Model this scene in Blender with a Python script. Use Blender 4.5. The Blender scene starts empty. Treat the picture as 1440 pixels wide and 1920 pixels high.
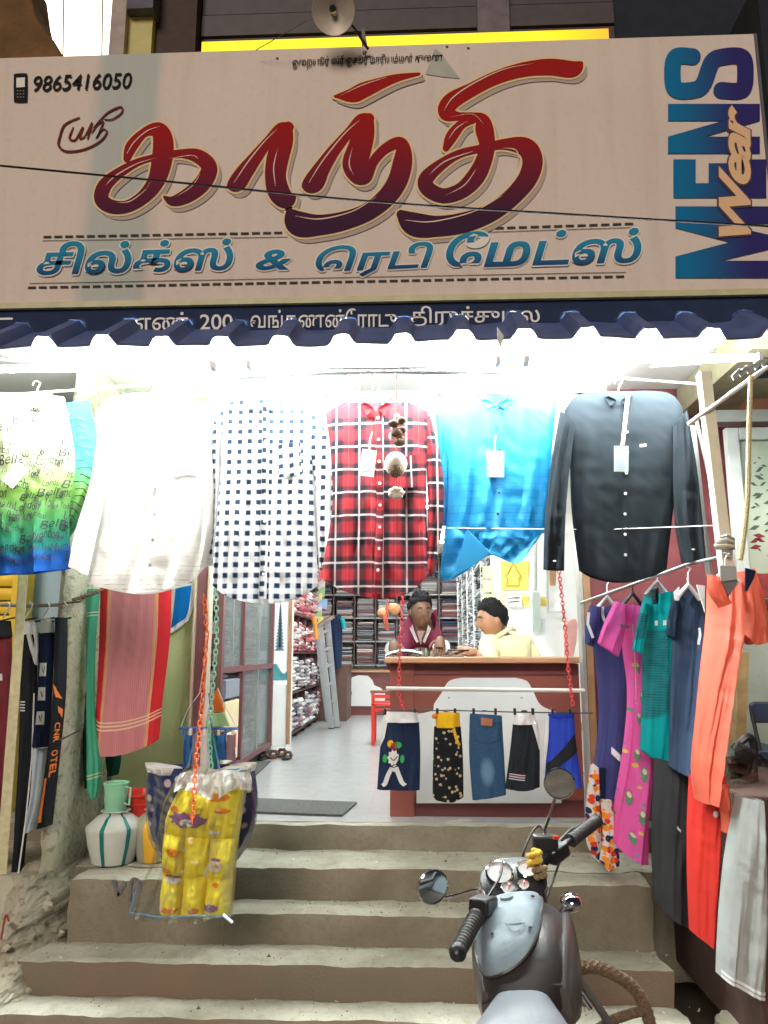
import bpy, bmesh, math, random
from mathutils import Vector, Matrix, noise
random.seed(7)
sc = bpy.context.scene
COL = sc.collection
# ---------------------------------------------------------------- camera
FPX, HZ = 1450.0, 1224.0
PITCH = math.atan((HZ-960)/FPX); YAW = math.radians(2.4); CZ = 1.80
cam = bpy.data.objects.new('camera', bpy.data.cameras.new('camera')); COL.objects.link(cam)
cam.data.sensor_fit = 'VERTICAL'; cam.data.sensor_height = 24.0; cam.data.lens = 24.0*FPX/1920.0
cam.data.clip_start = 0.05; cam.data.clip_end = 200
cam.location = (0, 0, CZ)
cam.rotation_euler = (math.pi/2+PITCH, 0, YAW)
sc.camera = cam
# ---------------------------------------------------------------- world: deep dusk sky
w = bpy.data.worlds.new('World'); sc.world = w; w.use_nodes = True
wn = w.node_tree.nodes; wl = w.node_tree.links
sky = wn.new('ShaderNodeTexSky'); sky.sky_type = 'NISHITA'; sky.sun_disc = False
sky.sun_elevation = math.radians(-3); sky.sun_rotation = math.radians(200)
wl.new(sky.outputs[0], wn['Background'].inputs[0]); wn['Background'].inputs[1].default_value = 0.5
# the street lighting behind the viewer: one broad warm source
sl = bpy.data.lights.new('street_glow', 'SUN'); sl.energy = 2.05; sl.angle = math.radians(24); sl.color = (1.0, 0.85, 0.73)
so = bpy.data.objects.new('street_glow', sl); COL.objects.link(so)
so.rotation_euler = (math.radians(62), 0, math.radians(-14))
so.location = (0, -3, 8)
sc.view_settings.view_transform = 'Standard'; sc.view_settings.look = 'None'
sc.view_settings.exposure = 0.0; sc.view_settings.gamma = 1.0; sc.view_settings.use_curve_mapping = False
sc.cycles.use_denoising = True
sc.cycles.max_bounces = 8; sc.cycles.diffuse_bounces = 4; sc.cycles.transparent_max_bounces = 12
sc.cycles.sample_clamp_indirect = 8.0
TUBE_L = 800.0      # radiance of the tubes under the awning
SHOP_L = 620.0      # radiance of the tubes inside the shop

# ---------------------------------------------------------------- measuring helpers
def ray(px, py):
    x = (px-720)/FPX; y = (960-py)/FPX
    cp, sp = math.cos(PITCH), math.sin(PITCH)
    dy = cp-y*sp; dz = sp+y*cp
    c, s = math.cos(YAW), math.sin(YAW)
    return Vector((x*c-dy*s, x*s+dy*c, dz))
def P(px, py, Y):
    r = ray(px, py); t = Y/r.y; return Vector((r.x*t, Y, CZ+r.z*t))
def PZ(px, py, Z):
    r = ray(px, py); t = (Z-CZ)/r.z; return Vector((r.x*t, r.y*t, Z))
# ---------------------------------------------------------------- materials
MATS = {}
def srgb(h):
    h = h.lstrip('#'); v = [int(h[i:i+2], 16)/255 for i in (0, 2, 4)]
    return tuple((c/12.92 if c <= .04045 else ((c+.055)/1.055)**2.4) for c in v)
def M(name, col, rough=.7, var=.12, scale=12, bump=0.0, bscale=60, metal=0, transl=0, spec=.5, emit=None, estr=0, coat=0, alpha=None):
    if name in MATS: return MATS[name]
    if isinstance(col, str): col = srgb(col)
    m = bpy.data.materials.new(name); m.use_nodes = True; MATS[name] = m
    nt = m.node_tree; n = nt.nodes; l = nt.links; b = n['Principled BSDF']
    b.inputs['Base Color'].default_value = (*col, 1); b.inputs['Roughness'].default_value = rough
    b.inputs['Metallic'].default_value = metal; b.inputs['Specular IOR Level'].default_value = spec
    b.inputs['Coat Weight'].default_value = coat
    tc = n.new('ShaderNodeTexCoord')
    if var > 0:
        ns = n.new('ShaderNodeTexNoise'); ns.inputs['Scale'].default_value = scale; ns.inputs['Detail'].default_value = 6
        l.new(tc.outputs['Object'], ns.inputs['Vector'])
        mx = n.new('ShaderNodeMix'); mx.data_type = 'RGBA'
        mx.inputs[6].default_value = (*[c*(1-var) for c in col], 1); mx.inputs[7].default_value = (*[min(1, c*(1+var)) for c in col], 1)
        rp = n.new('ShaderNodeMapRange'); rp.inputs[1].default_value = .3; rp.inputs[2].default_value = .7
        l.new(ns.outputs[0], rp.inputs[0]); l.new(rp.outputs[0], mx.inputs[0]); l.new(mx.outputs[2], b.inputs['Base Color'])
    if bump > 0:
        nb = n.new('ShaderNodeTexNoise'); nb.inputs['Scale'].default_value = bscale; nb.inputs['Detail'].default_value = 5
        l.new(tc.outputs['Object'], nb.inputs['Vector'])
        bp = n.new('ShaderNodeBump'); bp.inputs['Strength'].default_value = bump; bp.inputs['Distance'].default_value = .01
        l.new(nb.outputs[0], bp.inputs['Height']); l.new(bp.outputs[0], b.inputs['Normal'])
    if emit is not None:
        b.inputs['Emission Color'].default_value = (*emit, 1); b.inputs['Emission Strength'].default_value = estr
    if transl > 0:
        t = n.new('ShaderNodeBsdfTranslucent'); s = n.new('ShaderNodeMixShader'); s.inputs[0].default_value = transl
        l.new(b.outputs[0], s.inputs[1]); l.new(t.outputs[0], s.inputs[2]); l.new(s.outputs[0], n['Material Output'].inputs[0])
        t.inputs[0].default_value = (*col, 1)
        src = b.inputs['Base Color'].links
        if src: l.new(src[0].from_socket, t.inputs[0])
    return m
def setcol(m, sock):
    nt = m.node_tree; b = nt.nodes['Principled BSDF']; nt.links.new(sock, b.inputs['Base Color'])
    for x in nt.nodes:
        if x.bl_idname == 'ShaderNodeBsdfTranslucent': nt.links.new(sock, x.inputs[0])
class NX:
    """tiny node expression helper"""
    def __init__(s, m): s.nt = m.node_tree; s.n = s.nt.nodes; s.l = s.nt.links
    def put(s, sk, v):
        if isinstance(v, (int, float)): sk.default_value = v
        elif isinstance(v, tuple): sk.default_value = (*v, 1) if len(v) == 3 else v
        else: s.l.new(v, sk)
    def m(s, op, a, b=0.0, c=None):
        x = s.n.new('ShaderNodeMath'); x.operation = op; s.put(x.inputs[0], a); s.put(x.inputs[1], b)
        if c is not None: s.put(x.inputs[2], c)
        return x.outputs[0]
    def mix(s, f, a, b):
        x = s.n.new('ShaderNodeMix'); x.data_type = 'RGBA'; s.put(x.inputs[0], f); s.put(x.inputs[6], a); s.put(x.inputs[7], b); return x.outputs[2]
    def uv(s, name):
        x = s.n.new('ShaderNodeUVMap'); x.uv_map = name; p = s.n.new('ShaderNodeSeparateXYZ'); s.l.new(x.outputs[0], p.inputs[0]); return p.outputs[0], p.outputs[1], x.outputs[0]
    def obj(s):
        x = s.n.new('ShaderNodeTexCoord'); p = s.n.new('ShaderNodeSeparateXYZ'); s.l.new(x.outputs['Object'], p.inputs[0]); return p.outputs[0], p.outputs[1], p.outputs[2], x.outputs['Object']
    def noise(s, vec, sc_, det=3, dist=0):
        x = s.n.new('ShaderNodeTexNoise'); x.inputs['Scale'].default_value = sc_; x.inputs['Detail'].default_value = det; x.inputs['Distortion'].default_value = dist; s.l.new(vec, x.inputs['Vector']); return x.outputs[0]
    def vor(s, vec, sc_):
        x = s.n.new('ShaderNodeTexVoronoi'); x.inputs['Scale'].default_value = sc_; s.l.new(vec, x.inputs['Vector']); return x.outputs['Distance'], x.outputs['Color']
    def step(s, x, t, soft=.02):
        r = s.n.new('ShaderNodeMapRange'); r.inputs[1].default_value = t-soft; r.inputs[2].default_value = t+soft; s.put(r.inputs[0], x); return r.outputs[0]
    def band(s, x, period, c, half, soft=.02):
        """1 inside the band centred on fraction c, half-width half (fractions of the period)"""
        f = s.m('FRACT', s.m('ADD', s.m('DIVIDE', x, period), 1000.5-c))
        d = s.m('ABSOLUTE', s.m('SUBTRACT', f, .5))
        return s.m('SUBTRACT', 1.0, s.step(d, half, soft))
def attr_mat(name, rough=.8):
    m = M(name, (.5, .5, .5), rough=rough, var=0)
    a = m.node_tree.nodes.new('ShaderNodeAttribute'); a.attribute_name = 'Col'; setcol(m, a.outputs['Color']); return m
# ---------------------------------------------------------------- geometry helpers
WPOS = {}
class MB:
    def __init__(s): s.v = []; s.f = []; s.uv = {}; s.mi = []; s.col = []; s.cm = 0; s.cc = None
    def addv(s, pts): b = len(s.v); s.v += [Vector(p) for p in pts]; return b
    def addf(s, fs, b=0):
        for f in fs: s.f.append(tuple(i+b for i in f)); s.mi.append(s.cm); s.col.append(s.cc)
    def box(s, c, d, R=None):
        c = Vector(c); x, y, z = d[0]/2, d[1]/2, d[2]/2
        p = [Vector(q) for q in ((-x,-y,-z),(x,-y,-z),(x,y,-z),(-x,y,-z),(-x,-y,z),(x,-y,z),(x,y,z),(-x,y,z))]
        if R is not None: p = [R @ q for q in p]
        b = s.addv([c+q for q in p]); s.addf([(0,3,2,1),(4,5,6,7),(0,1,5,4),(1,2,6,5),(2,3,7,6),(3,0,4,7)], b); return s
    def ab(s, a, b): a = Vector(a); b = Vector(b); return s.box((a+b)/2, b-a)
    def bar(s, a, b, w_, h_):
        """square bar from a to b"""
        a = Vector(a); b = Vector(b); d = b-a; R = d.to_track_quat('Y', 'Z').to_matrix(); return s.box((a+b)/2, (w_, d.length, h_), R)
    def tube(s, pts, r, n=8, cap=True, closed=False):
        pts = [Vector(p) for p in pts]; N = len(pts); rr = r if isinstance(r, (list, tuple)) else [r]*N
        up = None; b0 = len(s.v)
        for i, p in enumerate(pts):
            t = (pts[min(i+1, N-1)]-pts[max(i-1, 0)]) if not closed else (pts[(i+1) % N]-pts[i-1])
            t.normalize()
            if up is None: up = Vector((0, 0, 1)) if abs(t.z) < .9 else Vector((1, 0, 0))
            a = t.cross(up).normalized(); up = a.cross(t).normalized()
            for k in range(n):
                an = 2*math.pi*k/n; s.v.append(p+(a*math.cos(an)+up*math.sin(an))*rr[i])
        for i in range(N if closed else N-1):
            j = (i+1) % N
            s.addf([(b0+i*n+k, b0+i*n+(k+1) % n, b0+j*n+(k+1) % n, b0+j*n+k) for k in range(n)])
        if cap and not closed: s.addf([tuple(b0+k for k in range(n))[::-1], tuple(b0+(N-1)*n+k for k in range(n))])
        return s
    def lathe(s, prof, c, n=24, axis=None):
        c = Vector(c); R = Vector(axis).to_track_quat('Z', 'Y').to_matrix() if axis is not None else Matrix.Identity(3)
        b0 = len(s.v)
        for (r, z) in prof:
            for k in range(n): an = 2*math.pi*k/n; s.v.append(c+R @ Vector((r*math.cos(an), r*math.sin(an), z)))
        for i in range(len(prof)-1): s.addf([(b0+i*n+k, b0+i*n+(k+1) % n, b0+(i+1)*n+(k+1) % n, b0+(i+1)*n+k) for k in range(n)])
        return s
    def ball(s, c, rx, ry=None, rz=None, n=12, m=8, R=None):
        ry = ry or rx; rz = rz or rx; c = Vector(c); b0 = len(s.v)
        for i in range(m+1):
            t = math.pi*i/m
            for k in range(n):
                p = Vector((rx*math.sin(t)*math.cos(2*math.pi*k/n), ry*math.sin(t)*math.sin(2*math.pi*k/n), rz*math.cos(t)))
                s.v.append(c+(R @ p if R is not None else p))
        for i in range(m): s.addf([(b0+i*n+k, b0+(i+1)*n+k, b0+(i+1)*n+(k+1) % n, b0+i*n+(k+1) % n) for k in range(n)])
        return s
    def prism(s, pts, d):
        """extruded polygon; pts world, d extrusion vector"""
        pts = [Vector(p) for p in pts]; d = Vector(d); n = len(pts)
        b = s.addv(pts); s.addv([p+d for p in pts])
        from mathutils.geometry import tessellate_polygon
        tr = tessellate_polygon([pts])
        for t in tr: s.addf([tuple(t)], b); s.addf([tuple(n+i for i in reversed(t))], b)
        s.addf([(i, (i+1) % n, n+(i+1) % n, n+i) for i in range(n)], b); return s
    def grid(s, fn, nu, nv, uvm=None):
        b = len(s.v)
        for j in range(nv+1):
            for i in range(nu+1):
                s.v.append(Vector(fn(i/nu, j/nv)))
                if uvm: s.uv[b+j*(nu+1)+i] = uvm(i/nu, j/nv)
        q = nu+1
        s.addf([(b+j*q+i, b+j*q+i+1, b+(j+1)*q+i+1, b+(j+1)*q+i) for j in range(nv) for i in range(nu)]); return s
    def obj(s, name, mat, parent=None, smooth=False, label=None, cat=None, group=None, kind=None, base=None, recalc=True):
        me = bpy.data.meshes.new(name)
        if parent is not None: o0 = WPOS[parent]
        elif base is not None: o0 = Vector(base)
        else:
            xs = [p.x for p in s.v]; ys = [p.y for p in s.v]
            o0 = Vector(((min(xs)+max(xs))/2, (min(ys)+max(ys))/2, min(p.z for p in s.v)))
        me.from_pydata([tuple(p-o0) for p in s.v], [], s.f)
        for mm in (mat if isinstance(mat, (list, tuple)) else [mat]): me.materials.append(mm)
        if any(s.mi): me.polygons.foreach_set('material_index', s.mi)
        if s.uv:
            u1 = me.uv_layers.new(name='met'); u2 = me.uv_layers.new(name='nor')
            for lp in me.loops:
                q = s.uv.get(lp.vertex_index, (0, 0, 0, 0)); u1.data[lp.index].uv = q[0:2]; u2.data[lp.index].uv = q[2:4]
        if any(c is not None for c in s.col):
            ca = me.color_attributes.new('Col', 'FLOAT_COLOR', 'CORNER'); k = 0
            for fi, f in enumerate(s.f):
                c = s.col[fi] or (.5, .5, .5)
                for _ in f: ca.data[k].color = (*c, 1); k += 1
        if recalc:
            bm = bmesh.new(); bm.from_mesh(me); bmesh.ops.recalc_face_normals(bm, faces=bm.faces); bm.to_mesh(me); bm.free()
        if smooth:
            me.polygons.foreach_set('use_smooth', [True]*len(me.polygons))
            try: me.set_sharp_from_angle(angle=math.radians(42))
            except Exception: pass
        o = bpy.data.objects.new(name, me); COL.objects.link(o)
        if parent is not None: o.parent = parent; WPOS[o] = WPOS[parent]
        else: o.location = o0; WPOS[o] = o0
        tag(o, label, cat, group, kind); return o
def tag(o, label=None, cat=None, group=None, kind=None):
    if label: o['label'] = label
    if cat: o['category'] = cat
    if group: o['group'] = group
    if kind: o['kind'] = kind
def thing(name, label, cat, loc, group=None, kind=None):
    o = bpy.data.objects.new(name, None); COL.objects.link(o); o.empty_display_size = .1
    o.location = loc; WPOS[o] = Vector(loc); tag(o, label, cat, group, kind); return o
def bevel(o, w_=.006, seg=2):
    b = o.modifiers.new('bevel', 'BEVEL'); b.width = w_; b.segments = seg; b.limit_method = 'ANGLE'; return o
def cr(pts, n=8, closed=False):
    """catmull-rom through tuples of any length"""
    out = []; N = len(pts)
    rng = range(N if closed else N-1)
    for i in rng:
        g = (lambda k: pts[k % N]) if closed else (lambda k: pts[max(0, min(N-1, k))])
        p0, p1, p2, p3 = g(i-1), g(i), g(i+1), g(i+2)
        for k in range(n):
            t = k/n
            out.append(tuple(.5*((2*b)+(-a+c)*t+(2*a-5*b+4*c-d)*t*t+(-a+3*b-3*c+d)*t**3) for a, b, c, d in zip(p0, p1, p2, p3)))
    if not closed: out.append(tuple(pts[-1]))
    return out
def resample(pl, t):
    L = [0]
    for a, b in zip(pl, pl[1:]): L.append(L[-1]+math.dist(a[:2], b[:2]))
    s_ = t*L[-1]
    for i in range(len(pl)-1):
        if s_ <= L[i+1] or i == len(pl)-2:
            f = (s_-L[i])/max(1e-9, L[i+1]-L[i]); return tuple(a+(b-a)*f for a, b in zip(pl[i], pl[i+1]))
# ---- hanging cloth: a Coons patch between four edge curves, with folds, front and back layers
def cloth(name, L, R, Y, mat, parent=None, T=None, B=None, YR=None, bulge=.03, fold=.010, nf=4, seed=0, nu=34, nv=48, Yb=0.0, fn=None, **kw):
    YR = Y if YR is None else YR
    Ls = cr(L, 6); Rs = cr(R, 6); T = T or [L[0], R[0]]; B = B or [L[-1], R[-1]]
    Ts = cr(T, 6); Bs = cr(B, 6)
    rnd = random.Random(seed); ph = [rnd.uniform(0, 6.28) for _ in range(6)]
    def scr(u, v):
        l = resample(Ls, v); r = resample(Rs, v); t = resample(Ts, u); b = resample(Bs, u)
        def c(k): return (1-u)*l[k]+u*r[k]+(1-v)*t[k]+v*b[k]-((1-u)*(1-v)*L[0][k]+u*(1-v)*R[0][k]+(1-u)*v*L[-1][k]+u*v*R[-1][k])
        return c(0), c(1)
    def base(u, v):
        x, y = scr(u, v); return P(x, y, (1-u)*Y+u*YR+Yb*v)
    wid = abs(P(R[len(R)//2][0], R[len(R)//2][1], Y).x-P(L[len(L)//2][0], L[len(L)//2][1], Y).x); nf = max(1.5, nf*min(1.0, wid/.36))
    def off(u, v):
        e = max(0, 1-(2*u-1)**2)**.5; amp = fold*(.35+.65*v)
        f = amp*(2.3*noise.noise(Vector((u*nf*2.1+ph[0]+.5*math.sin(v*2.5+ph[1]), v*1.1+ph[2], seed*.7)))+1.2*noise.noise(Vector((u*nf*5+v*1.5, v*2.3+ph[3], seed*1.3))))
        q = base(u, v); f += fold*.5*(noise.noise(Vector((q.x*7, seed*3.1, q.z*4)))) + fold*.35*(1-2*abs(noise.noise(Vector((q.x*16+q.z*11, seed, q.z*13)))))
        return bulge*e, f*min(1, e*1.6)
    def front(u, v, o=0.0):
        a, f = off(u, v); p = base(u, v); d = Vector((0, -(a+f)-o, 0)); 
        if fn: d += Vector((0, -fn(u, v), 0))
        return p+d
    def back(u, v):
        a, f = off(u, v); return base(u, v)+Vector((0, a*.7-f*.6+.004, 0))
    w0 = (base(1, .5)-base(0, .5)).length; h0 = (base(.5, 1)-base(.5, 0)).length
    x0 = base(0, 0)
    def uvm(u, v):
        p = base(u, v); return (p-x0).x*(1 if abs(YR-Y) < .05 else 1), (x0.z-p.z), u, v
    mb = MB(); mb.grid(front, nu, nv, uvm); mb.grid(back, max(6, nu//2), max(6, nv//2), uvm)
    o = mb.obj(name, mat, parent, smooth=True, recalc=False, **kw)
    return o, front
def patch(name, surf, quad, mat, parent, n=8, o=.004, m=None):
    """sheet lying on a cloth surface; quad = 4 (u,v) corners"""
    m = m or n; a, b, c, d = quad
    def fn(s, t):
        u = (1-s)*(1-t)*a[0]+s*(1-t)*b[0]+s*t*c[0]+(1-s)*t*d[0]; v = (1-s)*(1-t)*a[1]+s*(1-t)*b[1]+s*t*c[1]+(1-s)*t*d[1]
        return surf(min(1, max(0, u)), min(1, max(0, v)), o)
    W_ = (fn(1, .5)-fn(0, .5)).length; H_ = (fn(.5, 1)-fn(.5, 0)).length; ou = .0137*sum(map(ord, name)) if name == 'chest_pocket' else 0
    mb = MB(); mb.grid(fn, n, m, lambda s, t: (ou+s*W_, ou+t*H_, s, t)); return mb.obj(name, mat, parent, smooth=True)
def strokeUV(name, surf, pts, hw, mat, parent, o=.005, ar=1.0):
    """ribbon drawn on the cloth along (u,v) points; hw half width in u"""
    c = cr(pts, 5); mb = MB(); a = []
    for i, p in enumerate(c):
        q0 = c[max(0, i-1)]; q1 = c[min(len(c)-1, i+1)]; dx, dy = (q1[0]-q0[0]), (q1[1]-q0[1])*ar; l = math.hypot(dx, dy) or 1
        nx, ny = -dy/l*hw, dx/l*hw/ar
        a.append((surf(min(1, max(0, p[0]+nx)), min(1, max(0, p[1]+ny)), o), surf(min(1, max(0, p[0]-nx)), min(1, max(0, p[1]-ny)), o)))
    b = mb.addv([q for pr in a for q in pr]); mb.addf([(2*i, 2*i+1, 2*i+3, 2*i+2) for i in range(len(a)-1)], b)
    return mb.obj(name, mat, parent)
def text_geo(body, size=1.0, offset=0.0, shear=0.0, align='LEFT', space=1.0):
    cu = bpy.data.curves.new('lettering', 'FONT'); cu.body = body; cu.size = size; cu.offset = offset; cu.shear = shear; cu.align_x = align; cu.resolution_u = 4; cu.space_character = space
    o = bpy.data.objects.new('lettering', cu); COL.objects.link(o)
    dg = bpy.context.evaluated_depsgraph_get(); dg.update(); me = o.evaluated_get(dg).to_mesh()
    v = [tuple(p.co) for p in me.vertices]; f = [tuple(p.vertices) for p in me.polygons]
    o.evaluated_get(dg).to_mesh_clear(); bpy.data.objects.remove(o); bpy.data.curves.remove(cu); return v, f
def text_on(name, body, mapf, mat, parent, **k):
    v, f = text_geo(body, **k); mb = MB()
    if not v: return None
    x0 = min(p[0] for p in v); x1 = max(p[0] for p in v); y0 = min(p[1] for p in v); y1 = max(p[1] for p in v)
    par = list(range(len(v)))
    def find(i):
        while par[i] != i: par[i] = par[par[i]]; i = par[i]
        return i
    for t in f:
        for q in t[1:]: par[find(q)] = find(t[0])
    ids = {}; 
    for i in range(len(v)): ids.setdefault(find(i), len(ids))
    b = mb.addv([mapf((p[0]-x0)/(x1-x0), (p[1]-y0)/(y1-y0))+Vector((0, -.00035*(ids[find(i)] % 7), 0)) for i, p in enumerate(v)]); mb.addf(f, b); return mb.obj(name, mat, parent)
def rough_box(name, a, b, mat, res=.05, amp=.006, parent=None, fr=5, **kw):
    """box whose faces are finely divided and displaced by noise, so edges look worn"""
    a = Vector(a); b = Vector(b); bm = bmesh.new(); key = {}
    def vt(p):
        k = (round(p.x, 4), round(p.y, 4), round(p.z, 4))
        if k not in key:
            d = Vector((noise.noise(p*fr), noise.noise(p*fr+Vector((9, 3, 1))), noise.noise(p*fr+Vector((2, 7, 5)))))*amp*1.6
            d += Vector((noise.noise(p*fr*4), noise.noise(p*fr*4+Vector((9, 3, 1))), noise.noise(p*fr*4+Vector((2, 7, 5)))))*amp
            ne = sum(1 for i in range(3) if abs(p[i]-a[i]) < 1e-5 or abs(p[i]-b[i]) < 1e-5)
            if ne >= 2:
                cdir = ((a+b)/2-p); e = Vector([math.copysign(amp*1.3, cdir[i]) if (abs(p[i]-a[i]) < 1e-5 or abs(p[i]-b[i]) < 1e-5) else 0 for i in range(3)]); d += e*(1+1.2*noise.noise(p*9))
            key[k] = bm.verts.new(p+d)
        return key[k]
    def face(o, U, V):
        nu = max(1, min(90, round(U.length/res))); nv = max(1, min(60, round(V.length/res)))
        for i in range(nu):
            for j in range(nv):
                q = [o+U*((i+x)/nu)+V*((j+y)/nv) for x, y in ((0, 0), (1, 0), (1, 1), (0, 1))]
                try: bm.faces.new([vt(p) for p in q])
                except ValueError: pass
    d = b-a; X = Vector((d.x, 0, 0)); Yv = Vector((0, d.y, 0)); Z = Vector((0, 0, d.z))
    face(a, X, Z); face(a+Yv, X, Z); face(a, Yv, Z); face(a+X, Yv, Z); face(a+Z, X, Yv); face(a, X, Yv)
    bmesh.ops.recalc_face_normals(bm, faces=bm.faces)
    mb = MB(); bm.verts.index_update(); mb.v = [v.co.copy() for v in bm.verts]; mb.addf([tuple(v.index for v in f.verts) for f in bm.faces]); bm.free()
    return mb.obj(name, mat, parent, smooth=True, **kw)
F = 0.85   # shop floor level above the street
WHITE = srgb('#f0f0ee')
# ================================================================ SETTING
concrete = M('worn_concrete', (.36, .335, .255), rough=.9, var=.0, bump=.5, bscale=90)
nx = NX(concrete); ox, oy, oz, ov = nx.obj()
n1 = nx.noise(ov, 3.0, 8, .6); n2 = nx.noise(ov, 22, 6); 
c1 = nx.mix(nx.step(n1, .5, .16), (.30, .29, .22), (.46, .45, .37)); n3 = nx.noise(ov, 85, 3); c1 = nx.mix(nx.m('MULTIPLY', nx.step(n3, .66, .03), .5), c1, (.20, .17, .12)); crk = nx.noise(ov, 1.3, 9, 2.2); c1 = nx.mix(nx.m('MULTIPLY', nx.m('SUBTRACT', 1.0, nx.step(nx.m('ABSOLUTE', nx.m('SUBTRACT', crk, .5)), .004, .004)), .22), c1, (.12, .10, .07))
c2 = nx.mix(nx.m('MULTIPLY', nx.step(n2, .6, .12), .35), c1, (.20, .175, .125))
setcol(concrete, c2)
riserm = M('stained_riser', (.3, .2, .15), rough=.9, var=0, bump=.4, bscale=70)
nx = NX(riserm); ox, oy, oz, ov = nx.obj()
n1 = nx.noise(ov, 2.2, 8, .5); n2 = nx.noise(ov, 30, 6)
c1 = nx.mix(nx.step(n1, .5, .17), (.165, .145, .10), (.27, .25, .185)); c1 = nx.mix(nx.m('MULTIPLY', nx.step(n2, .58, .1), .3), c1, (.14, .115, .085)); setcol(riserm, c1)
redriser = M('red_washed_riser', (.3, .17, .11), rough=.9, var=0, bump=.4, bscale=70)
nx = NX(redriser); ox, oy, oz, ov = nx.obj()
n1 = nx.noise(ov, 2.0, 8, .6); c1 = nx.mix(nx.step(n1, .56, .16), (.17, .15, .105), (.22, .145, .10)); setcol(redriser, c1)

mb = MB(); mb.grid(lambda u, v: (-30+60*u, -30+60*v, 0.0), 4, 4)
mb.obj('ground', M('street_dirt', (.16, .13, .10), rough=.95, var=.3, scale=4, bump=.6, bscale=40), kind='structure', label='dusty street ground in front of the shop steps')
# shop floor slab
tile = M('shop_floor_tile', (.42, .43, .44), rough=.22, var=.10, scale=3, spec=.5)
nx = NX(tile); ox, oy, oz, ov = nx.obj()
g1 = nx.m('MAXIMUM', nx.band(ox, .40, 0, .008, .004), nx.band(oy, .40, 0, .008, .004)); ns = nx.noise(ov, 9, 6, 1.2)
setcol(tile, nx.mix(nx.m('MULTIPLY', g1, .18), nx.mix(ns, (.36, .37, .385), (.50, .50, .50)), (.25, .24, .23)))
mb = MB(); mb.ab((-3.2, 4.655, F-.12), (3.4, 14.2, F)); mb.obj('floor', tile, kind='structure', label='glossy grey tiled shop floor')
# staircase: steps with levels measured from the photograph
XL, XR = -2.75, 2.1
stair = thing('staircase', 'worn concrete steps leading up from the street to the shop', 'staircase', (0, 4, 0), kind='structure')
def step(a, b, mat=concrete):
    o = rough_box('step', a, b, [mat, riserm], res=.04, amp=.0050, parent=stair)
    return o
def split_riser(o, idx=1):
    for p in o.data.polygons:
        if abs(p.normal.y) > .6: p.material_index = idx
S = [(0.85, 4.634), (0.713, 4.217), (0.565, 3.989), (0.428, 3.746), (0.289, 3.545), (0.145, 3.30)]
xa, xb = P(447, 1640, 4.2).x, P(918, 1640, 4.2).x          # the recess between the two flank blocks
s0 = step((-3.2, 4.60, F-.30), (3.0, 4.80, F-.004)); split_riser(s0)
s1 = step((P(131, 1640, 4.2).x, 4.217, .2), (XR, 4.625, .713)); split_riser(s1)
s2 = step((xa-.03, 3.989, .2), (xb+.03, 4.23, .565)); split_riser(s2)
s3 = step((-1.90, 3.746, 0.05), (P(1262, 1780, 3.75).x, 4.0, .428)); s3.data.materials[1] = redriser; split_riser(s3)
s4 = step((-1.83, 3.545, 0.0), (P(1290, 1850, 3.6).x, 3.76, .289)); s4.data.materials[1] = redriser; split_riser(s4)
s5 = step((-1.66, 3.28, -.05), (P(1330, 1910, 3.3).x, 3.56, .145)); split_riser(s5)
# flank blocks level with the second step
xl0 = P(131, 1640, 4.0).x
fb = step((xl0, 3.985, .2), (xa-.02, 4.21, .712)); split_riser(fb)
fb2 = step((xb+.02, 3.985, .2), (P(1225, 1700, 4.0).x, 4.21, .712)); split_riser(fb2)
# faded painted letters on the left flank block
vt = M('faded_blue_paint', (.13, .13, .15), rough=.9, var=.3, scale=60)
def stroke_px(name, pts, Y, hw, mat, parent, th=.0, y_off=0.0, n=6):
    c = cr(pts, n); mb = MB(); L = []
    W = [P(p[0], p[1], Y) for p in c]
    for i, p in enumerate(W):
        a = W[max(0, i-1)]; b = W[min(len(W)-1, i+1)]; d = b-a; d.y = 0; d.normalize(); nn = Vector((-d.z, 0, d.x))
        h = hw if len(c[i]) < 3 else c[i][2]
        L.append((p+nn*h, p-nn*h))
    b = mb.addv([q for pr in L for q in pr]); mb.addf([(2*i, 2*i+1, 2*i+3, 2*i+2) for i in range(len(L)-1)], b)
    return mb.obj(name, mat, parent)
stroke_px('painted_letter', [(212, 1650), (222, 1680)], 3.978, .009, vt, stair); stroke_px('painted_letter', [(222, 1680), (234, 1652)], 3.978, .009, vt, stair)
stroke_px('painted_letter', [(243, 1690), (246, 1652), (258, 1650), (262, 1662), (250, 1672)], 3.978, .007, vt, stair)
# left rough wing wall (the end of the party wall)
plaster = M('flaking_cream_plaster', (.5, .5, .36), rough=.95, var=0, bump=1.0, bscale=45)
nx = NX(plaster); ox, oy, oz, ov = nx.obj()
a_ = nx.noise(ov, 7, 8, .8); b_ = nx.noise(ov, 26, 7, .5)
c_ = nx.mix(nx.step(a_, .5, .1), (.50, .52, .36), (.66, .65, .54)); c_ = nx.mix(nx.m('MULTIPLY', nx.step(b_, .6, .06), .7), c_, (.26, .22, .15)); setcol(plaster, c_)
px0, px1 = P(128, 1100, 4.15).x, P(150, 1100, 4.15).x
rough_box('party_wall', (px0-.02, 4.07, .0), (px1-.005, 4.9, 3.45), plaster, res=.035, amp=.008, label='narrow party wall end with flaking cream plaster left of the steps', cat='wall')
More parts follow.
